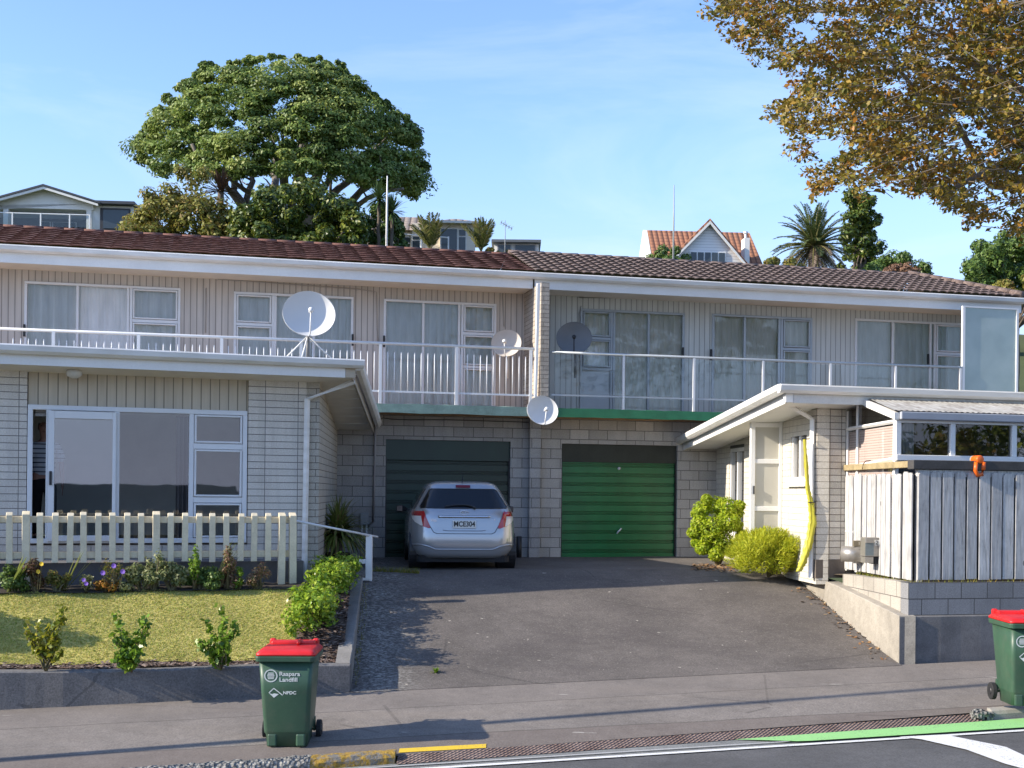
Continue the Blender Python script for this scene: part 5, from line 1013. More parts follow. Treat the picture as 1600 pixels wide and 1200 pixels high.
# ------------------------------------------------------------------ person in the doorway
def skin_obj(name, verts, edges, radii, mat, parent, root=0, lv=2):
    me = bpy.data.meshes.new(name); me.from_pydata([tuple(v) for v in verts], edges, []); me.materials.append(mat)
    o = bpy.data.objects.new(name, me); COL.objects.link(o); o.parent = parent
    m = o.modifiers.new('skin', 'SKIN'); m.use_smooth_shade = True
    for i, r in enumerate(radii): d = me.skin_vertices[0].data[i]; d.radius = r if isinstance(r, tuple) else (r, r); d.use_root = (i == root)
    s = o.modifiers.new('sub', 'SUBSURF'); s.levels = lv; s.render_levels = lv; return o
def person():
    hd = P(69, 662, 18.2); ft = Vector((hd.x, hd.y, fl)); H = hd.z+0.06-fl; t = thing('person', 'man in a striped polo shirt and dark trousers standing inside the half open sliding door', 'person', ft, L.a)
    k = H/1.80
    sk = plain('skin', (0.42, 0.22, 0.16), 0.55, 0.06); V = []; E = []; Rr = []
    def ch(pts, par=None):
        pi = par
        for p, r in pts:
            V.append(Vector(p)*k); Rr.append(r*k if not isinstance(r, tuple) else (r[0]*k, r[1]*k)); i = len(V)-1
            if pi is not None: E.append((pi, i))
            pi = i
        return pi
    pel = ch([((0, 0, .95), (.15, .105))]); ches = ch([((0, .01, 1.08), (.145, .10)), ((0, .0, 1.25), (.165, .11)), ((0, .01, 1.40), (.14, .09))], pel); nk = ch([((0, .0, 1.49), .055), ((0, -.01, 1.55), .055), ((0, -.025, 1.62), (.070, .085)), ((0, -.02, 1.70), (.078, .095)), ((0, -.012, 1.765), (.055, .07))], ches)
    for s in (-1, 1):
        sh = ch([((s*.17, .01, 1.41), .058), ((s*.215, .0, 1.32), .05), ((s*.245, .02, 1.12), .043)], ches)
        if s < 0: wr = ch([((-.30, -.10, 1.05), .038), ((-.345, -.20, 1.07), .028), ((-.36, -.235, 1.085), (.036, .016)), ((-.375, -.27, 1.095), (.038, .014))], sh)
        else: wr = ch([((.26, -.05, .98), .037), ((.265, -.09, .86), .027), ((.265, -.10, .82), (.018, .036)), ((.265, -.105, .78), (.016, .038))], sh)
        px, py, pz = V[wr]/k; d = (V[wr]-V[wr-1]).normalized(); sd = Vector((0, 0, 1)).cross(d).normalized() if s < 0 else Vector((0, 1, 0))
        for q_, ln_ in ((-.028, .075), (-.009, .088), (.010, .084), (.028, .066)):
            b0 = V[wr]/k+sd*q_; ch([(b0+d*.012, .0085), (b0+d*ln_*.5, .008), (b0+d*ln_+Vector((0, 0, -.018)), .0065)], wr)
        ch([(V[wr-1]/k+sd*(-.035)+d*.01, .010), (V[wr-1]/k+sd*(-.055)+d*.045, .008)], wr-1)
        ch([((s*.095, .0, .86), .088), ((s*.105, -.005, .52), .062), ((s*.108, .01, .30), .056), ((s*.11, .02, .09), .040), ((s*.115, -.05, .045), (.042, .035)), ((s*.12, -.14, .03), (.038, .025))], pel)
    b = skin_obj('body', V, E, Rr, sk, t, 0)
    shirt = NT('striped_shirt'); x = sepxz(shirt, shirt.coord()); h = shirt.math('FRACT', shirt.math('MULTIPLY', x[2], 14.5)); shirt.col(shirt.mix(shirt.math('LESS_THAN', h, 0.24), (0.60, 0.62, 0.66), (0.035, 0.04, 0.07))).rough(0.85)
    V.clear(); E.clear(); Rr.clear()
    a = ch([((0, 0, .93), (.172, .125)), ((0, .01, 1.08), (.172, .122)), ((0, .0, 1.25), (.185, .128)), ((0, .01, 1.39), (.155, .105)), ((0, .0, 1.475), (.07, .07))])
    for s in (-1, 1): ch([((s*.175, .01, 1.405), .073), ((s*.222, .0, 1.31), .070), ((s*.243, .015, 1.17), .066)], 3)
    skin_obj('shirt', V, E, Rr, shirt.m, b, 0)
    V.clear(); E.clear(); Rr.clear(); ch([((0, 0, .97), (.165, .12)), ((0, 0, .90), (.168, .125))])
    for s in (-1, 1): ch([((s*.095, .0, .80), .104), ((s*.105, -.003, .50), .084), ((s*.11, .015, .10), .072)], 1)
    skin_obj('trousers', V, E, Rr, plain('dark_trousers', (0.008, 0.008, 0.010), 0.85, 0.1), b, 0)
    sh_ = MB()
    for s in (-1, 1): sh_.loft([[Vector((s*.115+.045*w_*math.cos(a), y, .045+.045*h_*math.sin(a)))*k for a in np.linspace(0, 2*math.pi, 12, endpoint=False)] for y, w_, h_ in ((.08, .6, .8), (.04, 1, 1.1), (-.08, 1.05, .9), (-.17, .95, .7), (-.21, .5, .4))])
    obj('shoes', sh_, black, b, True)
    face = MB()
    face.loft([[Vector((.0+.016*w_*math.cos(a), y, z+.011*math.sin(a)))*k for a in np.linspace(0, 2*math.pi, 8, endpoint=False)] for y, z, w_ in ((-.095, 1.72, .35), (-.118, 1.685, .8), (-.124, 1.66, 1.05), (-.104, 1.645, .9))]); obj('nose', face, sk, b, True)
    for s in (-1, 1):
        e = MB(); e.tube([Vector((s*.034-.013, -.104, 1.700))*k, Vector((s*.034, -.110, 1.703))*k, Vector((s*.034+.013, -.104, 1.700))*k], [.004, .008, .004], 8); obj('eye', e, plain('eye_dark', (0.05, 0.04, 0.035), 0.3), b, True)
        er = MB(); er.loft([[Vector((s*(.079+.004*i), .0+.022*math.cos(a), 1.685+.034*math.sin(a)))*k for a in np.linspace(0, 2*math.pi, 12, endpoint=False)] for i in range(3)]); obj('ear', er, sk, b, True)
    mo = MB(); mo.tube([Vector((-.024, -.096, 1.618))*k, Vector((0, -.107, 1.616))*k, Vector((.024, -.096, 1.618))*k], [.003, .006, .003], 8); obj('mouth', mo, plain('lips', (0.26, 0.08, 0.07), 0.5), b, True)
    hr = MB(); hr.loft([[Vector((.086*w_*math.cos(a), -.004+.10*w_*math.sin(a), z))*k for a in np.linspace(0, math.pi, 16)]+[Vector((.083*w_*math.cos(a), .0+.06*w_*math.sin(a), z))*k for a in np.linspace(math.pi, 0, 16)] for z, w_ in ((1.64, .85), (1.70, 1.0), (1.755, .95))]); obj('hair', hr, plain('grey_hair', (0.25, 0.23, 0.21), 0.9), b, True)
person()
# ------------------------------------------------------------------ plants
def unit(n):
    v = RNG.normal(size=(n, 3)); return v/np.linalg.norm(v, axis=1, keepdims=True)
def leaf_obj(name, pts, nrm, size, mat, parent, asp=0.5, loc=None, along=None, fold=True):
    n = len(pts); pts = np.asarray(pts, float)-(np.array(loc) if loc is not None else 0)
    nrm = nrm/np.linalg.norm(nrm, axis=1, keepdims=True)
    t = along if along is not None else unit(n); t = t-(t*nrm).sum(1, keepdims=True)*nrm; t /= np.linalg.norm(t, axis=1, keepdims=True)+1e-9
    b = np.cross(nrm, t); s = np.asarray(size).reshape(-1, 1)*np.ones((n, 1))
    co = np.empty((n, 4, 3)); co[:, 0] = pts+t*s; co[:, 1] = pts+b*s*asp+nrm*s*0.12+t*s*0.1; co[:, 2] = pts-t*s; co[:, 3] = pts-b*s*asp+nrm*s*0.12+t*s*0.1
    me = bpy.data.meshes.new(name); me.vertices.add(n*4); me.vertices.foreach_set('co', co.reshape(-1)); me.loops.add(n*4); me.loops.foreach_set('vertex_index', np.arange(n*4, dtype=np.int32))
    me.polygons.add(n); me.polygons.foreach_set('loop_start', np.arange(0, n*4, 4, dtype=np.int32)); me.update(calc_edges=True); me.validate()
    for m_ in (mat if isinstance(mat, list) else [mat]): me.materials.append(m_)
    if isinstance(mat, list) and len(CL_ID) == n: me.polygons.foreach_set('material_index', CL_PICK[CL_ID % len(CL_PICK)] % len(mat))
    o = bpy.data.objects.new(name, me); COL.objects.link(o); o.parent = parent; return o
CL_PICK = RNG.integers(0, 60, 997); CL_ID = np.zeros(0, int)
def clump_pts(cl, per, shell=0.55, up=0.35, jit=0.7, flat=False):
    global CL_ID
    Ps, Ns, Is = [], [], []
    for ci, (c, r) in enumerate(cl):
        m = int(per*random.uniform(0.8, 1.2)); d = unit(m); Is.append(np.full(m, ci))
        if flat: d[:, 2] = np.abs(d[:, 2])*np.where(RNG.random(m) < 0.8, 1, -1)
        rad = shell+(1-shell)*RNG.random(m)**0.7
        Ps.append(np.array(c)+d*np.array(r)*rad[:, None]); Ns.append(d+np.array([0, 0, up])+unit(m)*jit)
    CL_ID = np.concatenate(Is); return np.concatenate(Ps), np.concatenate(Ns)
bark_m = plain('tree_bark', (0.12, 0.095, 0.075), 0.9, 0.3, 5, 0.5); stem_m = plain('plant_stem', (0.13, 0.11, 0.05), 0.8, 0.2)
def sizes(n, a, b): return a+(b-a)*RNG.random(n)
def limb(mb, a, b, r0, r1, wob=0.05, n=6):
    a, b = Vector(a), Vector(b); Lg = (b-a).length; pts = [a.lerp(b, i/n)+Vector((random.uniform(-1, 1), random.uniform(-1, 1), random.uniform(-1, 1)))*Lg*wob*(0 < i < n) for i in range(n+1)]
    mb.tube(pts, [r0+(r1-r0)*i/n for i in range(n+1)], 7); return pts
def tree_px(name, label, cat, D, base_px, clumps, mat, per, lsize, trunk_r=0.3, limbs=True, shell=0.5, asp=0.5, group=None, up=0.35, zbase=None, dj=1.0, flat=False):
    """clumps: list of (px, py, r_px, depth offset)"""
    b = P(base_px[0], base_px[1], D); b.z = hill(b.x, b.y)-0.1 if zbase is None else zbase; t = thing(name, label, cat, b, 0, group); k = D/F; cl = []
    for px, py, rp, dd_ in clumps: c = P(px, py, D+dd_)-b; cl.append((tuple(c), (rp*k, rp*k*dj, rp*k*0.85)))
    p, n = clump_pts(cl, per, shell, up, flat=flat); leaf_obj('foliage', p, n, sizes(len(p), lsize*0.7, lsize*1.2), mat, t, asp)
    if limbs:
        mb = MB(); zt = min(c[0][2] for c in cl); fk = Vector((0, 0, max(0.3, zt*0.75)))
        limb(mb, (0, 0, -0.2), fk, trunk_r, trunk_r*0.75, 0.02)
        for c, r in random.sample(cl, min(len(cl), 14)): limb(mb, fk+Vector((random.uniform(-.1, .1), 0, random.uniform(-.4, 0)))*trunk_r, c, trunk_r*0.5, trunk_r*0.1)
        obj('trunk', mb, bark_m, t, True)
    return t
# --- the big domed tree on the rise
def big_tree():
    D = 66; k = D/F; b = P(440, 400, D); b.z = hill(b.x, b.y)-0.2; t = thing('pohutukawa_tree', 'big spreading dome shaped evergreen tree with many bare trunks above the maroon roof', 'tree', b)
    ox = [208, 215, 240, 262, 300, 330, 370, 410, 450, 500, 540, 575, 620, 650, 662, 670]; oy = [250, 215, 185, 150, 118, 100, 94, 88, 88, 92, 105, 140, 172, 200, 235, 290]
    bx = [208, 240, 300, 370, 430, 500, 560, 610, 640, 670]; by = [264, 276, 290, 286, 278, 281, 292, 304, 314, 316]
    cl = []; tries = 0
    while len(cl) < 330 and tries < 40000:
        tries += 1; px = random.uniform(222, 656); top = np.interp(px, ox, oy); bot = np.interp(px, bx, by)
        rp = random.choice((9, 12, 15, 20, 26, 34)); py = random.uniform(top+rp*0.75, bot-rp*0.6) if bot-top > rp*1.4 else (top+bot)/2
        v = min(1, max(0, (py-top)/(190))); dep = (1-abs((px-440)/235)**2)*7*math.sqrt(max(0.04, 1-(1-v)**2)); s = -1 if random.random() < 0.72 else 1
        c = P(px, py, D+s*dep*random.uniform(0.75, 1))-b
        if any((Vector(c)-Vector(q[0])).length < (rp*k)*0.55 for q in cl): continue
        cl.append((tuple(c), (rp*k*1.15, rp*k*1.15, rp*k*0.62)))
    for px, py, rp in ((216, 228, 12), (222, 250, 12), (655, 290, 14), (645, 305, 11), (630, 296, 13), (322, 105, 12), (618, 182, 12), (648, 215, 12), (660, 262, 13)): cl.append((tuple(P(px, py, D)-b), (rp*k*1.1, rp*k*1.2, rp*k*0.8)))
    for q in range(70):
        px = random.uniform(212, 664); top = float(np.interp(px, ox, oy)); cl.append((tuple(P(px, top+random.uniform(-2, 9), D+random.uniform(-2, 2))-b), (random.uniform(4, 9)*k, random.uniform(4, 9)*k, random.uniform(3, 7)*k)))
    p, n = clump_pts(cl, 430, 0.40, 0.5, 0.75, True); keep = RNG.random(len(p)) < np.where(CL_ID >= len(cl)-70, 0.28, 1.0); p, n = p[keep], n[keep]; globals()['CL_ID'] = CL_ID[keep]
    leaf_obj('foliage', p, n, sizes(len(p), 0.06, 0.135), [leaf_mat('pohutukawa_leaf_pale', [(0.17, 0.25, 0.05), (0.32, 0.38, 0.09), (0.12, 0.19, 0.04), (0.42, 0.45, 0.14), (0.24, 0.32, 0.07)], 0.5, 0.3), leaf_mat('pohutukawa_leaf_deep', [(0.07, 0.13, 0.03), (0.15, 0.22, 0.045), (0.04, 0.085, 0.02), (0.22, 0.27, 0.07), (0.10, 0.17, 0.035)], 0.5, 0.3), leaf_mat('pohutukawa_leaf', [(0.11, 0.19, 0.035), (0.23, 0.31, 0.06), (0.065, 0.125, 0.028), (0.34, 0.39, 0.11), (0.16, 0.25, 0.05)], 0.5, 0.3)], t, 0.5)
    mb = MB()
    for (x0, y0, x1, y1, r) in ((378, 330, 350, 235, .30), (382, 330, 300, 225, .22), (385, 330, 400, 240, .26), (420, 325, 432, 235, .36), (441, 320, 442, 225, .34), (455, 318, 425, 235, .26), (456, 318, 470, 230, .3), (476, 318, 510, 235, .45), (470, 310, 472, 225, .28), (500, 330, 560, 255, .34), (530, 330, 600, 270, .3), (545, 320, 630, 295, .2), (405, 310, 340, 262, .2), (490, 310, 540, 255, .24)):
        o_ = random.uniform(-2, 2); a = P(x0, y0+75, D+o_)-b; m = P(x0, y0, D+o_)-b; e = P(x1, y1, D+o_*2.4)-b; r *= 0.8; limb(mb, a, m, r*1.15, r, 0.01, 3); pts = limb(mb, m, e, r, r*0.5, 0.045, 6)
        for q in range(4): limb(mb, pts[2+q], Vector(pts[2+q])+Vector((random.uniform(-2.2, 2.2), random.uniform(-2, 2), random.uniform(1.0, 2.6))), r*0.35, r*0.08, 0.06, 4)
    obj('trunk', mb, plain('pale_bark', (0.17, 0.145, 0.12), 0.9, 0.25, 4, 0.4), t, True)
big_tree()
g_olive = leaf_mat('olive_leaf', [(0.17, 0.18, 0.03), (0.30, 0.28, 0.05), (0.09, 0.12, 0.025), (0.30, 0.20, 0.06), (0.19, 0.21, 0.04)], 0.5, 0.3)
g_dark = leaf_mat('dark_leaf', [(0.04, 0.08, 0.014), (0.10, 0.15, 0.025), (0.02, 0.045, 0.01), (0.24, 0.26, 0.04), (0.06, 0.10, 0.018)], 0.4, 0.2)
g_mid = leaf_mat('mid_leaf', [(0.07, 0.14, 0.03), (0.16, 0.23, 0.05), (0.04, 0.085, 0.02), (0.12, 0.19, 0.04)], 0.45, 0.25)
def blob(px0, px1, py0, py1, n, r0, r1, dz=2.0, dome=True):
    out = []
    for i in range(n):
        px = random.uniform(px0, px1); u = (px-(px0+px1)/2)/((px1-px0)/2); top = py0+(py1-py0)*(0.55*u*u if dome else 0)+random.uniform(0, (py1-py0)*0.1); py = random.uniform(top, py1); out.append((px, py, random.uniform(r0, r1), random.uniform(-dz, dz)))
    return out
tree_px('olive_shrub', 'loose olive green shrub with sparse top branches beside the white gabled house', 'shrub', 52, (285, 400), blob(200, 375, 300, 385, 95, 12, 24, 2)+[(265, 298, 20, 0), (300, 285, 22, 0), (318, 272, 18, .5), (285, 268, 14, 0), (232, 305, 16, 0)], g_olive, 200, 0.10, 0.12, zbase=7.5, shell=0.1)
tree_px('dark_shrub', 'dense dark green broad shrub under the trunks of the big dome tree', 'shrub', 50, (460, 400), blob(368, 566, 274, 392, 140, 10, 24, 2), g_dark, 240, 0.11, 0.15, zbase=7.5, shell=0.3)
tree_px('mixed_shrub', 'upright thin green shrub beside the tall white antenna pole', 'shrub', 51, (590, 400), blob(555, 628, 318, 390, 46, 7, 14, 1), g_mid, 150, 0.10, 0.08, zbase=7.5, shell=0.1)
def spiky(name, label, cat, base, n, ln, w, mat, el0, el1, group=None, trunk=0.0, droop=0.5, trunk_r=0.06, leafname='foliage', az=(0, 6.283), bend=1.0):
    t = thing(name, label, cat, base, 0, group); mb = MB(); top = Vector((0, 0, trunk))
    for i in range(n):
        a = random.uniform(*az); e = math.radians(random.uniform(el0, el1)); l = ln*random.uniform(0.7, 1.1); d = Vector((math.cos(a)*math.cos(e), math.sin(a)*math.cos(e), math.sin(e))); s = Vector((-math.sin(a), math.cos(a), 0)); pts = []
        p = top+Vector((random.uniform(-1, 1), random.uniform(-1, 1), 0))*trunk_r*0.5; m = 6
        for j in range(m+1): pts.append(Vector(p)); p = p+d*(l/m); d = (d+Vector((0, 0, -droop*bend/m))).normalized()
        L_, R_ = [], []
        for j, q_ in enumerate(pts): ww = w*(0.55+0.9*math.sin(math.pi*min(1, (j+0.6)/(m+0.6))))*(1 if j < m else 0.1)*0.6; L_.append(q_-s*ww); R_.append(q_+s*ww)
        k = len(mb.v); mb.v += [tuple(v) for v in L_+R_]; mb.f += [(k+j, k+j+1, k+m+2+j, k+m+1+j) for j in range(m)]; mb.m += [0]*m
    obj(leafname, mb, mat, t)
    if trunk > 0: tb = MB(); limb(tb, (0, 0, -0.3), top+Vector((0, 0, 0.05)), trunk_r*1.2, trunk_r, 0.01); obj('trunk', tb, bark_m, t, True)
    return t
cab = leaf_mat('cabbage_leaf', [(0.04, 0.08, 0.025), (0.09, 0.14, 0.05), (0.06, 0.10, 0.03)], 0.45, 0.2)
for (px, py, lb) in ((592, 312, 'cabbage tree with a narrow spiky head, standing left of the antenna pole'), (612, 332, 'small cabbage tree with a spiky head, standing right of the antenna pole')):
    c = P(px, py, 50); spiky('cabbage_tree', lb, 'tree', (c.x, c.y, c.z-2.2), 110, 0.85, 0.035, cab, -35, 85, 'cabbage trees by the antenna pole', 2.2, 0.6, 0.07)
brown_fl = leaf_mat('dead_flax', [(0.05, 0.028, 0.018), (0.10, 0.06, 0.035), (0.03, 0.02, 0.015)], 0.8, 0.1)
c = P(345, 300, 58); spiky('flax_bush', 'dark brown spiky flax bush under the left side of the big dome tree', 'flax', (c.x, c.y, c.z-0.5), 120, 1.15, 0.05, brown_fl, 0, 85, None, 0.5, 0.5, 0.15)
nik = leaf_mat('nikau_leaf', [(0.10, 0.12, 0.025), (0.22, 0.20, 0.06), (0.06, 0.09, 0.02), (0.16, 0.12, 0.04)], 0.5, 0.25)
def feather_palm(name, label, base, crown_h, nf, fl, el, mat, group=None, tr=0.15, droop=1.2, dead=None, nl=46, lw=0.035, ll=0.42, tcol=bark_m):
    t = thing(name, label, 'palm', base, 0, group); ob = [(mat, MB())]+([(dead, MB())] if dead else [])
    rch = MB()
    for i in range(nf):
        f = i/nf; e = R(el[1]+(el[0]-el[1])*f+random.uniform(-8, 8)); a = i*2.39996+random.uniform(-.2, .2); l = fl*random.uniform(0.85, 1.1); mb = ob[1][1] if dead and f > 0.70 else ob[0][1]
        d = Vector((math.cos(a)*math.cos(e), math.sin(a)*math.cos(e), math.sin(e))); s = Vector((-math.sin(a), math.cos(a), 0)); p = Vector((0, 0, crown_h)); pts = []
        for j in range(11): pts.append(Vector(p)); p = p+d*(l/10); d = (d+Vector((0, 0, -droop/10*(0.4+j/8)))).normalized()
        rch.tube(pts, [0.03*tr/0.15*(1-j/12) for j in range(11)], 4)
        for q in range(nl):
            u = 0.14+0.86*q/nl; j = min(9, int(u*10)); o_ = pts[j].lerp(pts[j+1], u*10-j); dr = (pts[j+1]-pts[j]).normalized(); up = s.cross(dr)
            if up.z < 0: up = -up
            for sg in (-1, 1):
                ld = (s*sg*0.75+dr*0.65+up*0.22+Vector((0, 0, random.uniform(-0.25, 0.05)))).normalized(); L1 = ll*(math.sin(math.pi*min(0.97, u*0.82+0.12))**0.7)*random.uniform(0.85, 1.1); tp = o_+ld*L1+Vector((0, 0, -0.12*L1)); wv = dr*lw
                k = len(mb.v); mb.v += [tuple(o_-wv*0.5), tuple(o_+ld*L1*0.5+wv), tuple(tp), tuple(o_+ld*L1*0.5-wv)]; mb.f.append((k, k+1, k+2, k+3)); mb.m.append(0)
    for (m, mb), nm in zip(ob, ('fronds', 'dead_fronds')): obj(nm, mb, m, t)
    obj('frond_ribs', rch, plain('rib_green', (0.16, 0.15, 0.05), 0.6, 0.1), t)
    tb = MB(); limb(tb, (0, 0, -0.3), (0, 0, crown_h), tr*1.15, tr, 0.008); obj('trunk', tb, tcol, t, True); return t
for px, py, lb in ((672, 392, 'young nikau palm with upright fronds in front of the cream tiled house, the left one'), (752, 396, 'young nikau palm with upright fronds near the flat roofed house, the right one')):
    c = P(px, py, 48); feather_palm('nikau_palm', lb, (c.x, c.y, c.z-1.0), 1.05, 13, 1.35, (48, 86), nik, 'young nikau palms behind the ridge', 0.07, 0.5, None, 34, 0.028, 0.34)
c = P(1272, 388, 74); feather_palm('phoenix_palm', 'large date palm with arching fronds and grey dead skirt behind the dark roof', (c.x, c.y, c.z-3.2), 3.3, 80, 2.75, (-52, 84), leaf_mat('date_leaf', [(0.05, 0.085, 0.025), (0.11, 0.14, 0.045), (0.075, 0.11, 0.03)], 0.5, 0.15), None, 0.34, 1.1, leaf_mat('dead_frond', [(0.14, 0.10, 0.075), (0.22, 0.17, 0.13), (0.09, 0.065, 0.05)], 0.8, 0.1), 46, 0.03, 0.42)
# conifer behind the palm, far right trees, shrubs along the skyline
cl = []
for i in range(130):
    f = random.random(); py = 300+f*125; hw = 10+30*f**0.8+8*math.sin(f*23); px = 1338+14*f+random.uniform(-hw, hw); cl.append((px+4*math.sin(f*9), py, random.uniform(6, 12), random.uniform(-1.5, 1.5)))
tree_px('conifer_tree', 'tall dark narrow conifer behind the date palm, below the autumn branches', 'tree', 82, (1338, 430), cl, g_dark, 110, 0.15, 0.3, shell=0.1)
tree_px('evergreen_tree', 'round green tree right of the roof hip at the edge of the frame', 'tree', 62, (1570, 480), blob(1514, 1660, 364, 470, 110, 9, 22, 3)+[(1516, 415, 12, 0), (1520, 440, 12, 0), (1530, 385, 14, 0)], g_mid, 330, 0.11, 0.35)
tree_px('yellow_green_shrub', 'yellowish green shrub below the round tree at the right edge', 'shrub', 48, (1590, 490), blob(1545, 1660, 430, 480, 22, 10, 17, 1), g_olive, 220, 0.10, 0.1, zbase=7)
tree_px('evergreen_tree', 'low bushy tree with flat green crown on the skyline between conifer and roof hip', 'tree', 78, (1410, 440), blob(1362, 1455, 396, 432, 30, 9, 15, 2), g_mid, 230, 0.12, 0.2)
tree_px('bare_shrub', 'reddish brown twiggy shrub in front of the low bushy skyline tree', 'shrub', 66, (1405, 440), blob(1378, 1435, 412, 436, 16, 7, 11, 1), leaf_mat('red_twig', [(0.20, 0.10, 0.06), (0.28, 0.17, 0.11), (0.13, 0.08, 0.05)], 0.8, 0.2), 160, 0.09, 0.08)
tree_px('garden_shrub', 'rounded green shrub in front of the orange roofed gable house', 'shrub', 60, (1045, 425), blob(1012, 1075, 388, 415, 18, 7, 12, 1), g_mid, 220, 0.09, 0.08)
tree_px('garden_shrub', 'yellowish shrub between the gable house and the date palm', 'shrub', 60, (1215, 440), blob(1185, 1250, 403, 432, 18, 7, 11, 1), g_olive, 200, 0.09, 0.08)
tree_px('garden_shrub', 'small bright green shrub right of the young nikau palms', 'shrub', 49, (765, 405), blob(755, 800, 388, 402, 10, 5, 8, .6), g_olive, 160, 0.07, 0.05)
# --- autumn tree leaning in from the right foreground
def autumn_tree():
    D0 = 16.5; b = P(2080, 1060, 18.5); b.z = 1.4; t = thing('autumn_tree', 'tall autumn tree with bronze leaves overhanging the right side of the street frontage', 'tree', b); tw = MB()
    poly = [(1086, -10), (1090, 22), (1112, 40), (1128, 70), (1142, 88), (1178, 85), (1205, 105), (1222, 135), (1198, 165), (1188, 182), (1215, 205), (1232, 215), (1218, 240), (1216, 262), (1245, 276), (1262, 290), (1238, 303), (1262, 314), (1300, 306), (1338, 322), (1360, 318), (1368, 286), (1395, 292), (1430, 318), (1470, 330), (1496, 345), (1502, 362), (1525, 345), (1548, 345), (1570, 372), (1605, 392), (1700, 440), (1900, 460), (2000, 250), (1950, -120), (1500, -230), (1150, -160)]
    def inside(x, y):
        r = False; j = len(poly)-1
        for i in range(len(poly)):
            xi, yi = poly[i]; xj, yj = poly[j]
            if (yi > y) != (yj > y) and x < (xj-xi)*(y-yi)/(yj-yi)+xi: r = not r
            j = i
        return r
    org = Vector((1900, 300)); sprays = []
    while len(sprays) < 3500:
        px, py = random.uniform(1085, 1990), random.uniform(-230, 450)
        if px > 1640 and random.random() < 0.55: continue
        if not inside(px, py): continue
        # leave gaps where sky shows
        gsum = math.sin(px*0.031+1.3*math.sin(py*0.027))*math.sin(py*0.037+0.8*math.sin(px*0.023))
        if gsum > 0.42 and random.random() < 0.72: continue
        if px < 1420 and math.sin(px*0.09+py*0.05)*math.sin(py*0.11-px*0.03) > 0.35 and random.random() < 0.8: continue
        if not inside(px-16, py+6) and random.random() < 0.25: continue
        sprays.append((px, py))
    Ps, Ns, Al = [], [], []
    for px, py in sprays:
        D = D0+random.uniform(-2.2, 3.0); c = P(px, py, D)-b; d0 = Vector((px-org.x, 0, -(py-org.y)*0.8)); d0.normalize(); d = (d0+Vector((random.uniform(-.5, .5), random.uniform(-.9, .9), random.uniform(-.75, .25)))).normalized(); ln = random.uniform(0.22, 0.5)
        s0 = c-d*ln; tw.tube([s0-d*(0.16 if px > 1300 else 0.04), s0, c-d*ln*.4+Vector((0, 0, .02)), c], [0.006, 0.0045, 0.0035, 0.002], 4)
        m = random.randint(18, 32); u = RNG.random(m)**0.8; off = unit(m)*0.055
        pp = np.array(s0)[None]+np.outer(u*ln, np.array(d))+off; Ps.append(pp); Ns.append(unit(m)*0.9+np.array([0.0, -0.15, 0.55])); Al.append(off/0.055+np.array(d)[None]*0.8+np.array([0, 0, -0.35]))
    p, n, al = np.concatenate(Ps), np.concatenate(Ns), np.concatenate(Al)
    lm = [leaf_mat('autumn_leaf_olive', [(0.16, 0.155, 0.022), (0.25, 0.19, 0.025), (0.11, 0.125, 0.018), (0.29, 0.18, 0.024), (0.21, 0.19, 0.03), (0.07, 0.08, 0.013)], 0.5, 0.3), leaf_mat('autumn_leaf_bronze', [(0.22, 0.135, 0.018), (0.34, 0.16, 0.02), (0.13, 0.10, 0.016), (0.46, 0.19, 0.022), (0.29, 0.19, 0.035), (0.10, 0.07, 0.013)], 0.5, 0.3), leaf_mat('autumn_leaf_mixed', [(0.20, 0.175, 0.024), (0.30, 0.18, 0.022), (0.13, 0.14, 0.02), (0.42, 0.28, 0.06), (0.16, 0.13, 0.02)], 0.5, 0.3)]
    globals()['CL_ID'] = np.concatenate([np.full(len(q_), int(abs(math.sin(i_[0]*0.012)*7+math.sin(i_[1]*0.02)*9+random.random()*2.2))) for q_, i_ in zip(Ps, sprays)])
    leaf_obj('foliage', p, n, sizes(len(p), 0.018, 0.050), lm, t, 0.6, along=al); obj('twigs', tw, plain('twig_grey', (0.20, 0.165, 0.13), .8, .1), t)
    mb = MB(); fk = Vector((-0.2, 0, 5.6)); limb(mb, (0, 0, -0.4), fk, 0.36, 0.30, 0.01); pale = plain('grey_pale_bark', (0.24, 0.21, 0.18), 0.85, 0.3, 5, 0.4)
    for tx, ty, r in ((1560, 210, .16), (1480, 90, .15), (1420, 260, .11), (1330, 200, .11), (1600, -60, .17), (1300, 60, .08), (1700, 60, .2), (1250, 20, .06), (1450, 180, .09), (1380, 110, .09)):
        e = P(tx, ty, 17.2+random.uniform(-1, 1.5))-b; pts = limb(mb, fk, e, r, r*0.25, 0.05, 9)
        for q in range(4):
            i = random.randint(3, 7); o_ = pts[i]; limb(mb, o_, o_+Vector((random.uniform(-1.0, .2), random.uniform(-1, 1), random.uniform(.0, .8))), r*0.2, 0.008, 0.06, 5)
    obj('trunk', mb, pale, t, True)
autumn_tree()
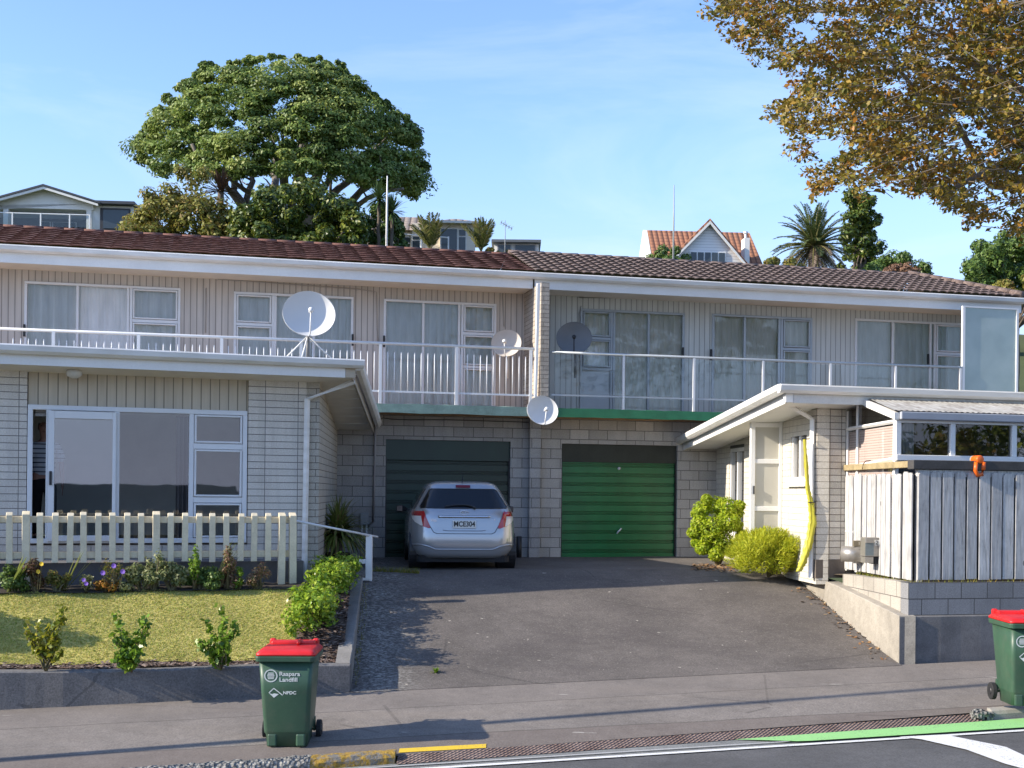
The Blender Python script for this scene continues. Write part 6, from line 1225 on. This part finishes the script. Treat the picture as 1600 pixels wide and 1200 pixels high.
# --- shrubs beside the house on the right
def shrub_obj(name, label, base, cl, mat, per, ls, asp, group=None, shell=0.45, up=0.5, al=None, cat='shrub', stems=True):
    t = thing(name, label, cat, base, 0, group); p, n = clump_pts(cl, per, shell, up, 0.8); a = None
    if al is not None: c = np.array([0, 0, al]); a = p-c; a = a/np.linalg.norm(a, axis=1, keepdims=True)+unit(len(p))*0.45+np.array([0, 0, .35]); n = unit(len(p))
    leaf_obj('foliage', p, n, sizes(len(p), ls*.7, ls*1.25), mat, t, asp, along=a)
    if stems:
        mb = MB()
        for c, r in cl[:12]: limb(mb, (0, 0, -0.05), c, 0.02, 0.006, 0.05, 4)
        obj('stem', mb, stem_m, t)
    return t
lime = leaf_mat('lime_leaf', [(0.32, 0.44, 0.015), (0.48, 0.55, 0.03), (0.19, 0.32, 0.012), (0.56, 0.58, 0.06)], 0.5, 0.4)
gold = leaf_mat('golden_needle', [(0.42, 0.46, 0.02), (0.58, 0.56, 0.04), (0.26, 0.34, 0.014), (0.50, 0.50, 0.03)], 0.6, 0.35)
def px_clumps(base, D, lst): k = D/F; return [(tuple(P(x, y, D+d_)-base), (r*k, r*k, r*k*.9)) for x, y, r, d_ in lst]
D = 22.4; b = P(1122, 868, D); b.z = 1.40
shrub_obj('lime_shrub', 'bright lime green upright shrub against the brick side wall, right of the green garage door', b, px_clumps(b, D, [(1096, 796, 15, 0), (1118, 790, 18, .2), (1135, 792, 18, 0), (1150, 800, 14, .3), (1095, 818, 16, -.1), (1115, 822, 22, -.2), (1138, 815, 20, -.2), (1105, 838, 16, 0), (1128, 842, 18, -.1), (1122, 856, 16, 0), (1150, 820, 12, .1), (1090, 802, 11, 0), (1155, 790, 10, .4), (1104, 780, 9, .1), (1098, 856, 13, -.1), (1142, 858, 14, -.1), (1084, 832, 11, 0), (1160, 838, 12, .2), (1118, 866, 12, -.2), (1088, 848, 9, 0), (1152, 852, 11, .1)]), lime, 700, 0.030, 0.5)
D = 20.6; b = P(1200, 892, D); b.z = 1.37; lst = [(1200+52*math.cos(a)*s, 862-34*math.sin(a)*s+8, random.uniform(16, 24), random.uniform(-.5, .4)) for a in np.linspace(0, math.pi, 11) for s in (0.55, 0.95)]+[(1165, 880, 18, -.3), (1190, 878, 20, -.45), (1215, 880, 20, -.45), (1240, 876, 18, -.3), (1200, 850, 24, -.3)]
shrub_obj('golden_shrub', 'rounded golden green feathery shrub in front of the frosted porch screen', b, px_clumps(b, D, lst), gold, 900, 0.045, 0.10, al=0.2)
# --- hedge along the driveway wall
hl = leaf_mat('hedge_leaf', [(0.17, 0.30, 0.022), (0.32, 0.45, 0.04), (0.09, 0.19, 0.015), (0.45, 0.52, 0.07), (0.23, 0.36, 0.025)], 0.28, 0.3)
cl = []; hb_ = Vector((-2.75, 16.8, 0.75))
for i in range(120):
    f = i/120; D = 15.45+3.75*f; px = np.interp(f, [0, .25, .5, .75, 1], [474, 494, 514, 526, 540])+random.uniform(-30, 30)*(1 if f > .1 else .9); base_y = np.interp(f, [0, .25, .5, .75, 1], [996, 968, 940, 915, 895]); top_y = np.interp(f, [0, .25, .5, .75, 1], [935, 905, 882, 872, 868]); py = random.uniform(top_y+5, base_y-8)
    c = P(px, py, D)-hb_; r_ = random.uniform(0.08, 0.17); cl.append((tuple(c), (r_, r_, r_)))
shrub_obj('hedge', 'glossy bright green hedge on the bank beside the driveway wall', hb_, cl, hl, 90, 0.032, 0.55, cat='hedge', shell=0.0)
# --- young shrubs along the front of the lawn
yg = leaf_mat('young_leaf', [(0.11, 0.23, 0.018), (0.24, 0.35, 0.035), (0.07, 0.15, 0.014), (0.18, 0.29, 0.024)], 0.3, 0.3); yy = leaf_mat('yellow_young_leaf', [(0.22, 0.26, 0.03), (0.34, 0.33, 0.03), (0.12, 0.17, 0.02), (0.42, 0.36, 0.04)], 0.35, 0.35)
def young(label, bx, by, pts, mat):
    u, v = ray(bx, by); D = None
    Db = 14.6
    for _ in range(6): zz = WT+0.01; Db = (zz-CZ)/v
    base = P(bx, by, Db); t = thing('young_shrub', label, 'shrub', base, 0, 'young shrubs along the lawn edge'); mb = MB(); Ps = []
    for px, py, r in pts:
        tip = P(px, py, Db+random.uniform(-.12, .12))-base; pt = limb(mb, (0, 0, -.02), tip, .012, .004, .06, 5); m = int(46*r/10)
        for q in range(m): f = random.uniform(.35, 1.02); j = min(4, int(f*5)); o_ = pt[j].lerp(pt[j+1], min(1, f*5-j)); Ps.append(np.array(o_)+RNG.normal(size=3)*0.022*r/10)
    Ps = np.array(Ps); leaf_obj('foliage', Ps, unit(len(Ps))+np.array([0, -.3, .5]), sizes(len(Ps), .026, .048), mat, t, 0.6); obj('stem', mb, stem_m, t, True)
young('yellowing young shrub, leaves turning yellow, at the front of the lawn', 72, 1047, [(40, 968, 10), (58, 972, 11), (98, 948, 14), (85, 975, 14), (88, 993, 12), (62, 1000, 12), (50, 990, 8), (75, 985, 12), (97, 1018, 7), (40, 985, 9), (95, 965, 12)], yy)
young('compact dark green young shrub, standing between the other two shrubs at the lawn front', 206, 1047, [(182, 962, 12), (190, 980, 13), (225, 968, 13), (215, 985, 14), (200, 1000, 15), (185, 1020, 14), (215, 1020, 14), (205, 1015, 15), (232, 972, 9), (180, 1030, 10), (195, 1030, 14), (178, 990, 8)], yg)
young('open green young shrub with wide side branch at the lawn front, nearest the wheelie bin', 345, 1044, [(345, 945, 12), (350, 965, 12), (368, 972, 13), (325, 965, 10), (360, 990, 13), (345, 1000, 13), (312, 1002, 12), (325, 1005, 12), (340, 1020, 13), (355, 1015, 12), (330, 1030, 9)], yg)
# --- planting bed
bedg = 'plants in the bed below the picket fence'
def bedpos(px, D=None): X = None; u = ray(px, 900)[0]; Dv = (18.78-0.40)/(1-0.34*u); return Vector((u*Dv, Dv, 1.31))
def bedbush(label, px, wpx, hpx, mat, per=260, ls=0.028, name='garden_plant', flowers=None, fm=None, fs=0.03):
    b = bedpos(px); k = b.y/F; cl = []
    for i in range(9): f = random.uniform(-1, 1); cl.append(((f*wpx*.4*k, random.uniform(-.12, .12), random.uniform(.22, .98)*hpx*k*(1-.25*f*f)), (wpx*.24*k, .10, hpx*.24*k)))
    t = shrub_obj(name, label, b, cl, mat, per//2, ls*.9, .5, bedg, .1, .4, cat='plant')
    if flowers:
        for fx_, fy_ in flowers:
            c = P(fx_, fy_, b.y-.16)-b; mb = MB(); n = 9
            for q in range(n): a = 2*math.pi*q/n; d = Vector((math.cos(a), -.25, math.sin(a))); s = Vector((-math.sin(a), 0, math.cos(a))); mb.quad(c, c+d*fs*.6+s*fs*.35, c+d*fs, c+d*fs*.6-s*fs*.35)
            o = obj('flower', mb, fm, t); sm = MB(); sm.tube([(c.x*.7, c.y+.05, .05), (c.x, c.y+.01, c.z)], .005, 5); obj('stem', sm, stem_m, t)
    return t
yf = plain('yellow_petal', (0.78, 0.52, 0.03), 0.6, 0.1); pf_ = plain('purple_petal', (0.20, 0.10, 0.48), 0.6, 0.1); of = plain('orange_petal', (0.62, 0.17, 0.02), 0.6, 0.1)
redl_ = leaf_mat('bronze_leaf', [(0.10, 0.045, 0.03), (0.17, 0.09, 0.05), (0.05, 0.035, 0.02), (0.12, 0.11, 0.03)], .5, .25); vari = leaf_mat('variegated_leaf', [(0.16, 0.20, 0.06), (0.36, 0.36, 0.18), (0.08, 0.12, 0.03), (0.28, 0.30, 0.12)], .45, .3); pinkl = leaf_mat('pink_leaf', [(0.34, 0.20, 0.13), (0.24, 0.12, 0.08), (0.14, 0.15, 0.04), (0.40, 0.27, 0.18)], .6, .3)
bedbush('leafy green plant in the bed at the left edge, below the yellow striped flax', 22, 46, 42, g_mid, 420)
bedbush('bronze leaved plant carrying two yellow flowers in the bed', 55, 42, 46, redl_, 380, .024, flowers=[(65, 881), (60, 893)], fm=yf, fs=.032)
bedbush('olive brown leafy plant beside the pale flax fan in the bed', 88, 34, 34, g_olive, 300, .024)
bedbush('low plant with two small purple flower heads right of the pale flax fan', 134, 22, 26, vari, 120, .020, flowers=[(131, 906), (135, 912)], fm=pf_, fs=.032)
bedbush('low mound of orange flowers at the front of the bed', 166, 32, 22, leaf_mat('orange_mound', [(0.45, 0.16, 0.02), (0.55, 0.24, 0.03), (0.12, 0.13, 0.02), (0.35, 0.12, 0.02)], .6, .2), 360, .018)
bedbush('upright plant bearing three purple daisies behind the orange mound', 175, 34, 46, g_olive, 90, .022, flowers=[(161, 895), (192, 893), (178, 884)], fm=pf_, fs=.038)
bedbush('cream and green variegated bush left of the middle fence post', 222, 56, 40, vari, 460, .030)
bedbush('tall leggy variegated plant below the middle fence post', 241, 30, 62, vari, 150, .028)
bedbush('variegated bush with bronze tips right of the middle fence post', 268, 48, 42, vari, 420, .030)
bedbush('dense dark green bush in the bed under the leaning flax', 312, 64, 34, g_mid, 520, .028)
bedbush('slender upright green plant rising from the dark green bush', 304, 18, 66, yg, 120, .026)
bedbush('pinkish brown leafy plant beside the leaning flax', 356, 32, 58, pinkl, 300, .026)
bedbush('small slim green plant beside the pinkish brown plant', 374, 18, 34, yg, 110, .022)
bedbush('reddish twiggy plant nearest the end of the picket fence', 404, 36, 42, pinkl, 240, .020)
flax = leaf_mat('flax_leaf', [(0.20, 0.26, 0.05), (0.36, 0.38, 0.12), (0.12, 0.18, 0.04)], .45, .3)
for px, lb, az, n, ln in ((14, 'yellow striped flax with leaning blades at the left edge of the bed', (-.5, .5), 9, .55), (100, 'pale flax fan in the bed between bronze plants and purple flowers', (-.25, .4), 8, .60), (330, 'tall leaning flax with a dry brown tip in front of the pickets', (-.15, .15), 8, .80)):
    b = bedpos(px); spiky('flax_plant', lb, 'plant', b, n, ln, .024, flax, 48, 74, bedg, 0, .25, .05, 'blades', az)
# clipped tufts at the base of walls and in the driveway
b = P(681, 1051, 15.6); b = Vector((b.x, b.y, drive_z(b.x, b.y))); spiky('weed_tuft', 'small bright green weed growing out of the driveway edge', 'weed', b, 26, .09, .012, yg, 20, 80, None, 0, .6, .03, 'blades')
def weeds():
    r = random.random()
    if r < .4: px = random.uniform(582, 655); b = P(px, 912+random.uniform(-6, 5), 19.8); return Vector((b.x, b.y, drive_z(b.x, b.y))), random.uniform(.04, .12)
    if r < .6: Y = random.uniform(15, 19); X = LEFT_EDGE(Y)+random.uniform(.01, .1); return Vector((X, Y, drive_z(X, Y))), random.uniform(.02, .07)
    if r < .8: X = random.uniform(5.45, 9); return Vector((X, 16.53+ST_T*(X-5.4)+random.uniform(0.02, .12), 1.53)), random.uniform(.03, .08)
    Y = random.uniform(16.6, 18.8); return Vector((RIGHT_EDGE(Y)+.25+random.uniform(0, .1), Y, 1.50)), random.uniform(.03, .09)
mb = MB()
for i in range(900):
    p, h = weeds(); a = random.uniform(0, 6.28); w = Vector((math.cos(a), math.sin(a), 0))*.005; l = Vector((random.uniform(-1, 1), random.uniform(-1, 1), 0))*h*.6; k = len(mb.v); mb.v += [tuple(p-w), tuple(p+w), tuple(p+l+Vector((0, 0, h)))]; mb.f.append((k, k+1, k+2)); mb.m.append(0)
struct('weeds', mb, leaf_mat('weed_blade', [(0.10, 0.15, 0.02), (0.30, 0.27, 0.06), (0.16, 0.20, 0.03), (0.36, 0.25, 0.05)], .7, .3), kind='stuff')
# potted ponytail plant beside the left house
b = P(528, 862, 20.6); b.z = 1.36; t = spiky('potted_plant', 'grassy weeping plant in a dark pot between the brick side wall and the dark garage', 'plant', (b.x, b.y, b.z), 360, .78, .020, leaf_mat('weeping_leaf', [(0.12, 0.17, 0.03), (0.26, 0.28, 0.07), (0.07, 0.11, 0.02), (0.32, 0.25, 0.11)], .5, .25), 10, 88, None, .52, 1.9, .08)
pot = MB(); pot.loft([[Vector((r*math.cos(a), r*math.sin(a), z)) for a in np.linspace(0, 2*math.pi, 24, endpoint=False)] for r, z in ((.13, 0), (.19, .26), (.21, .26), (.21, .30), (.18, .30), (.17, .24))]); obj('pot', pot, plain('dark_pot', (0.05, 0.03, 0.025), .6, .2), t, True)
# ------------------------------------------------------------------ houses on the rise behind
def far_frame(px, D, rz=0.0): u = ray(px, 400)[0]; return Fr(u*D, D, rz)
cw = plain('far_white_wall', (0.78, 0.77, 0.73), .7, .06); fg = NT('far_window'); fg.col((0.045, 0.06, 0.075)).rough(.12); fg = fg.m
def house_left():
    f = far_frame(72, 56, .08); t = fthing('gabled_house', 'white gabled house with glass balcony on the rise at the left edge', 'house', f, 'houses on the rise behind'); X = lambda px: f.pl(px, 330)[0]; Zz = lambda py, px=72: f.pl(px, py)[1]; zb = 6.0
    m = MB(); m.prism([(X(-85), 0, Zz(326)), (X(146), 0, Zz(326)), (X(146), 0, Zz(316)), (X(72), 0, Zz(294)), (X(-85), 0, Zz(335, 0))], (0, 8, 0)); obj('gable', m, cw, t)
    rf = plain('dark_roof', (0.05, 0.055, 0.065), .5, .1); m = MB(); m.prism([(X(72), -.5, Zz(291.5)), (X(160), -.5, Zz(316.5)), (X(160), -.5, Zz(319)), (X(72), -.5, Zz(294.5))], (0, 9, 0)); m.prism([(X(72), -.5, Zz(291.5)), (X(-90), -.5, Zz(335, 0)-.1), (X(-90), -.5, Zz(338, 0)-.1), (X(72), -.5, Zz(294.5))], (0, 9, 0)); obj('roof', m, rf, t)
    m = MB(); m.prism([(X(72), -.46, Zz(295)), (X(157), -.46, Zz(319.5)), (X(157), -.46, Zz(323)), (X(72), -.46, Zz(299))], (0, .08, 0)); m.prism([(X(72), -.46, Zz(295)), (X(-90), -.46, Zz(338.5, 0)-.1), (X(-90), -.46, Zz(342, 0)-.1), (X(72), -.46, Zz(299))], (0, .08, 0)); obj('barge_board', m, cw, t)
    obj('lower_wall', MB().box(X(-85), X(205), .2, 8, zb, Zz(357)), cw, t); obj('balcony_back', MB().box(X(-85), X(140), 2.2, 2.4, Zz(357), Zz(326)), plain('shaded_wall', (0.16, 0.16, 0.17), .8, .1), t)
    obj('side_wing', MB().box(X(141), X(207), .1, 7, Zz(357), Zz(318)), cw, t); obj('wing_roof', MB().box(X(148), X(212), -.3, 8, Zz(317.5), Zz(313)), rf, t)
    w = obj('window', MB().box(X(156), X(203), .04, .09, Zz(356), Zz(322)), plain('dark_frame', (0.03, 0.03, 0.035), .5), t); obj('pane', MB().box(X(161), X(201), .01, .035, Zz(354), Zz(325)), fg, w)
    for px in (9, 139): obj('column', MB().box(X(px-4), X(px+4), .0, .4, Zz(357), Zz(326)), cw, t)
    for a, b_ in ((40, 58), (60, 100)): w = obj('sliding_door', MB().box(X(a), X(b_), 2.12, 2.18, Zz(357), Zz(331)), whitem, t); obj('pane', MB().box(X(a)+.06, X(b_)-.06, 2.09, 2.11, Zz(356), Zz(332)), fg, w)
    r = obj('balustrade', MB().box(X(-85), X(143), -.32, -.27, Zz(337), Zz(335.5)), whitem, t); obj('glass_panel', MB().quad((X(-85), -.3, Zz(356)), (X(143), -.3, Zz(356)), (X(143), -.3, Zz(337.5)), (X(-85), -.3, Zz(337.5))), railglass, r)
    for px in (-20, 23, 67, 112, 143): obj('baluster', MB().box(X(px)-.03, X(px)+.03, -.34, -.26, Zz(358), Zz(336)), whitem, r)
house_left()
ctile = plain('cream_wall', (0.76, 0.69, 0.58), .7, .06)
def rib_roof(name, c, line, pitch):
    n = NT(name); x = sepxz(n, n.coord()); h = n.math('ABSOLUTE', n.math('SINE', n.math('MULTIPLY', x[0], math.pi/pitch))); z = n.math('FRACT', n.math('MULTIPLY', x[2], 4.2)); k = n.mix(n.math('LESS_THAN', h, .38), c, line); k = n.mix(n.math('LESS_THAN', z, .16), k, line); n.col(k).rough(.8); n.bump(h, .8, .05); return n.m
def hip_roof(x0, x1, y0, y1, z0, z1, rx0, rx1, mb):
    ym = (y0+y1)/2; A = [(x0, y0, z0), (x1, y0, z0), (x1, y1, z0), (x0, y1, z0), (rx0, ym, z1), (rx1, ym, z1)]; mb.add(A, [(0, 1, 5, 4), (1, 2, 5), (2, 3, 4, 5), (3, 0, 4), (3, 2, 1, 0)])
def house_cream():
    f = far_frame(660, 76, .05); t = fthing('tiled_house', 'cream house with beige tiled hip roofs behind the young nikau palms', 'house', f, 'houses on the rise behind'); X = lambda px: f.pl(px, 370)[0]; Zz = lambda py: f.pl(660, py)[1]; zb = 9.5; rm = rib_roof('beige_tile_roof', (0.33, 0.27, 0.22), (0.12, 0.09, 0.075), .42)
    obj('wall', MB().box(X(560), X(692), 0, 7, zb, Zz(361)), ctile, t); obj('front_wall', MB().box(X(688), X(742), -1.6, 5, zb, Zz(356)), ctile, t)
    m = MB(); hip_roof(X(548), X(694), -.6, 7.6, Zz(363), Zz(330)+.4, X(570), X(655), m); obj('roof', m, rm, t); m = MB(); hip_roof(X(680), X(750), -2.2, 5.6, Zz(357), Zz(334)+.1, X(706), X(716), m); obj('hip_roof', m, rm, t)
    obj('eave', MB().box(X(679), X(751), -2.25, -2.15, Zz(359.5), Zz(356.5)), cw, t); obj('parapet', MB().box(X(644), X(690), -.4, -.05, Zz(392), Zz(351)), ctile, t)
    for a, b_, c, d, o_ in ((618, 626, 392, 372, -.05), (630, 641, 380, 372, -.05), (630, 641, 394, 382, -.05), (645, 656, 377, 372, -.45), (645, 656, 394, 379, -.45), (690, 714, 400, 366, -1.65), (717, 727, 376, 367, -1.65), (717, 727, 400, 378, -1.65)):
        w = obj('window', MB().box(X(a)-.06, X(b_)+.06, o_-.04, o_+.02, Zz(c)-.05, Zz(d)+.05), cw, t); obj('pane', MB().box(X(a), X(b_), o_-.07, o_-.045, Zz(c), Zz(d)), fg, w)
    r = obj('balustrade', MB().tube([(X(628), -2.6, Zz(380)), (X(700), -2.8, Zz(385))], .04, 6), whitem, t)
    for px in (628, 660, 701): obj('baluster', MB().tube([(X(px), -2.7, zb), (X(px), -2.7, Zz(383))], .05, 6), whitem, r)
house_cream()
def house_flat():
    f = far_frame(815, 82, 0); t = fthing('flat_roofed_house', 'low flat roofed house with a dark window band showing above the roof step', 'house', f, 'houses on the rise behind'); X = lambda px: f.pl(px, 388)[0]; Zz = lambda py: f.pl(815, py)[1]
    obj('wall', MB().box(X(772), X(842), 0, 8, 9, Zz(381)), cw, t); obj('roof', MB().box(X(768), X(845), -.6, 8.5, Zz(381), Zz(377)), plain('grey_roof', (0.12, 0.13, 0.14), .5), t)
    for a, b_ in ((776, 800), (803, 838)): w = obj('window', MB().box(X(a), X(b_), -.06, -.005, Zz(396), Zz(382.5)), plain('wh_frame', (0.5, 0.5, 0.5), .5), t); obj('pane', MB().box(X(a)+.1, X(b_)-.1, -.09, -.065, Zz(395), Zz(383.5)), fg, w)
house_flat()
def house_gable():
    f = far_frame(1105, 72, .07); t = fthing('gabled_house', 'white weatherboard house with orange tiled roof, steep front gable and chimney', 'house', f, 'houses on the rise behind'); X = lambda px: f.pl(px, 390)[0]; Zz = lambda py: f.pl(1105, py)[1]; zb = 8.5
    n = NT('white_weatherboard'); x = sepxz(n, n.coord()); h = n.math('FRACT', n.math('MULTIPLY', x[2], 6.0)); n.col(n.mix(n.math('LESS_THAN', h, .14), (0.76, 0.77, 0.78), (0.45, 0.46, 0.48))).rough(.6); wbm = n.m; tm = rib_roof('orange_tile_roof', (0.36, 0.165, 0.09), (0.15, 0.065, 0.04), .32)
    r0 = MB(); xl, xr = f.pl(1011, 360, 4.2)[0], f.pl(1171, 368, 4.2)[0]; zr = f.pl(1105, 362, 4.2)[1]; r0.quad((xl-.1, 1.0, Zz(425)), (xr+.3, 1.0, Zz(425)), (xr, 4.2, zr), (xl, 4.2, zr)); r0.quad((xl-.1, 7.4, Zz(425)), (xr+.3, 7.4, Zz(425)), (xr, 4.2, zr), (xl, 4.2, zr)); obj('roof', r0, tm, t)
    m = MB(); m.add([(xl, 1.0, Zz(425)), (xl, 7.4, Zz(425)), (xl, 4.2, zr), (xl-.25, 1.0, Zz(425)), (xl-.25, 7.4, Zz(425)), (xl-.25, 4.2, zr)], [(0, 1, 2), (3, 5, 4), (0, 2, 5, 3), (1, 4, 5, 2)]); m.box(xl-.25, xr, 1.1, 7.3, zb, Zz(425)); m.prism([(xr, 1.05, Zz(425)), (xr, 7.3, Zz(425)), (xr, 4.2, zr-.05)], (-.2, 0, 0)); obj('end_wall', m, cw, t)
    m = MB(); m.prism([(X(1050), 0, zb), (X(1166), 0, zb), (X(1166), 0, Zz(412)), (X(1107), 0, Zz(347)), (X(1050), 0, Zz(404))], (0, 4, 0)); obj('front_gable', m, wbm, t)
    m = MB()
    for (a, b_, c, d) in ((1107, 343, 1171, 417), (1107, 343, 1044, 409)): m.prism([(X(a), -.35, Zz(b_)), (X(c), -.35, Zz(d)), (X(c), -.35, Zz(d+3)), (X(a), -.35, Zz(b_+4.5))], (0, 4.4, 0))
    obj('gable_roof', m, tm, t); m = MB()
    for (a, b_, c, d) in ((1107, 347, 1170, 420), (1107, 347, 1045, 412)): m.prism([(X(a), -.40, Zz(b_)), (X(c), -.40, Zz(d)), (X(c), -.40, Zz(d+4)), (X(a), -.40, Zz(b_+5))], (0, .08, 0))
    obj('barge_board', m, cw, t)
    w = obj('window', MB().box(X(1077), X(1134), -.08, -.005, Zz(414), Zz(393)), whitem, t)
    for k in range(5): a = 1079+k*11; obj('pane', MB().box(X(a), X(a+9), -.11, -.085, Zz(413), Zz(395)), fg, w)
    c_ = obj('chimney', MB().box(X(1173), X(1181), 1.4, 2.2, Zz(420), Zz(362)), cw, t); obj('flue', MB().tube([(X(1177), 1.8, Zz(364)), (X(1177), 1.8, Zz(351))], .07, 8), whitem, c_); obj('cowl', MB().tube([(X(1177), 1.8, Zz(353)), (X(1177), 1.8, Zz(350))], .14, 10), whitem, c_)
house_gable()
# ------------------------------------------------------------------ aerials and poles
def pole(name, label, px, pyb, pyt, D, r, mat, cat='pole', extra=None):
    b = P(px, pyb, D); b.z -= 0.4; tp = P(px, pyt, D); t = thing(name, label, cat, b); h = tp.z-b.z
    obj('pole', MB().tube([(0, 0, 0), (0, 0, h*.62), (0, 0, h)], [r, r*.8, r*.45], 8), mat, t, True); obj('base_bracket', MB().box(-.08, .08, -.05, .05, .3, .42), mat, t); return t, h
pole('antenna_pole', 'tall white whip antenna pole in front of the big dome tree', 604, 388, 275, 29.5, .03, white)
pole('antenna_pole', 'tall grey whip antenna pole in front of the orange roofed gable house', 1052, 408, 289, 29.5, .024, plain('pole_grey', (0.33, 0.36, 0.36), .5))
t, h = pole('tv_aerial', 'thin television aerial on a short mast right of the nikau palms', 789, 398, 344, 30.5, .014, plain('aerial_grey', (0.25, 0.27, 0.28), .5), 'aerial')
m = MB(); m.tube([(-.12, 0, h-.05), (.18, 0, h-.22)], .008, 5)
for i in range(5): x = -.1+.065*i; z = h-.06-.037*i; m.tube([(x, -.12, z+.02), (x, .12, z-.02)], .005, 5); m.tube([(x-.04, 0, z-.05), (x+.04, 0, z+.06)], .005, 5)
obj('elements', m, plain('aerial_metal', (0.3, 0.31, 0.32), .4), t)
# ------------------------------------------------------------------ beyond the frame: seen only as reflections and shadows
def street_pole():
    a = ground_path(0, 1192); d = Vector((1, SUN_T, 0)).normalized(); X = -9.5; b = Vector((X, 0.12+a.y+(X-a.x)*SUN_T, 0)); b.z = path_z(b.x, dd(b.x, b.y)); t = thing('street_pole', 'slim grey street pole on the footpath outside the left edge', 'pole', b)
    hgt = 17.6*math.tan(SUN_E)*1.0; obj('pole', MB().tube([(0, 0, 0), (0, 0, hgt*.5), (0, 0, hgt)], [.085, .07, .055], 12), plain('galvanised', (0.33, 0.34, 0.35), .5, metal=.3), t, True); obj('base', MB().tube([(0, 0, 0), (0, 0, .25)], .13, 12), conc, t)
street_pole()
def opposite_house():
    f = Fr(8, -24, R(180)-.1, -2.4); t = fthing('opposite_house', 'low house with dark ribbed roof across the street, seen only in the window reflections', 'house', f)
    obj('wall', MB().box(-9, 9, 0, 7, 0, 2.5), cw, t); m = MB(); y0 = -.6
    for j in range(11):
        a, b_ = j/11, (j+1)/11; m.box(-9.6, 9.6, y0+4.0*a, y0+4.0*b_+.02, 2.4+2.9*a, 2.4+2.9*b_+.03)
    m.quad((-9.6, 3.4, 5.3), (9.6, 3.4, 5.3), (9.6, 7.6, 2.4), (-9.6, 7.6, 2.4)); obj('roof', m, plain('dark_ribbed_roof', (0.035, 0.035, 0.04), .6, .2, 5), t)
opposite_house()
for (x, y, s, lb, mt) in ((-10, -26, 1.0, 'tree across the street reflected in the upper sash of the sliding window', g_dark), (24, 0.0, 1.0, 'leafy tree across the street reflected in the sun porch windows', g_olive), (36, -8, 1.5, 'dark tree further along the street reflected in the sun porch windows', g_dark)):
    t = thing('street_tree', lb, 'tree', (x, y, -1.5), 0, 'trees across the street'); cl = [((random.gauss(0, 1.7)*s, random.gauss(0, 1.5)*s, (4.4+random.gauss(0, 1.3))*s), (1.0*s, 1.0*s, .8*s)) for _ in range(30)]; p, n = clump_pts(cl, 160, .4, .4); leaf_obj('foliage', p, n, sizes(len(p), .12, .22), mt, t); mb = MB(); limb(mb, (0, 0, -.5), (0, 0, 3.6*s), .3, .2); obj('trunk', mb, bark_m, t, True)

# shrub just outside the left edge whose shadow falls on the lawn
b = lawn_pt(-7.7, 0.55); shrub_obj('garden_shrub', 'round dark shrub on the lawn just outside the left edge, shading the grass', b, [((random.uniform(-.35, .35), random.uniform(-.45, .45), random.uniform(.25, 1.0)), (.22, .22, .2)) for _ in range(24)], g_dark, 160, .05, .5)
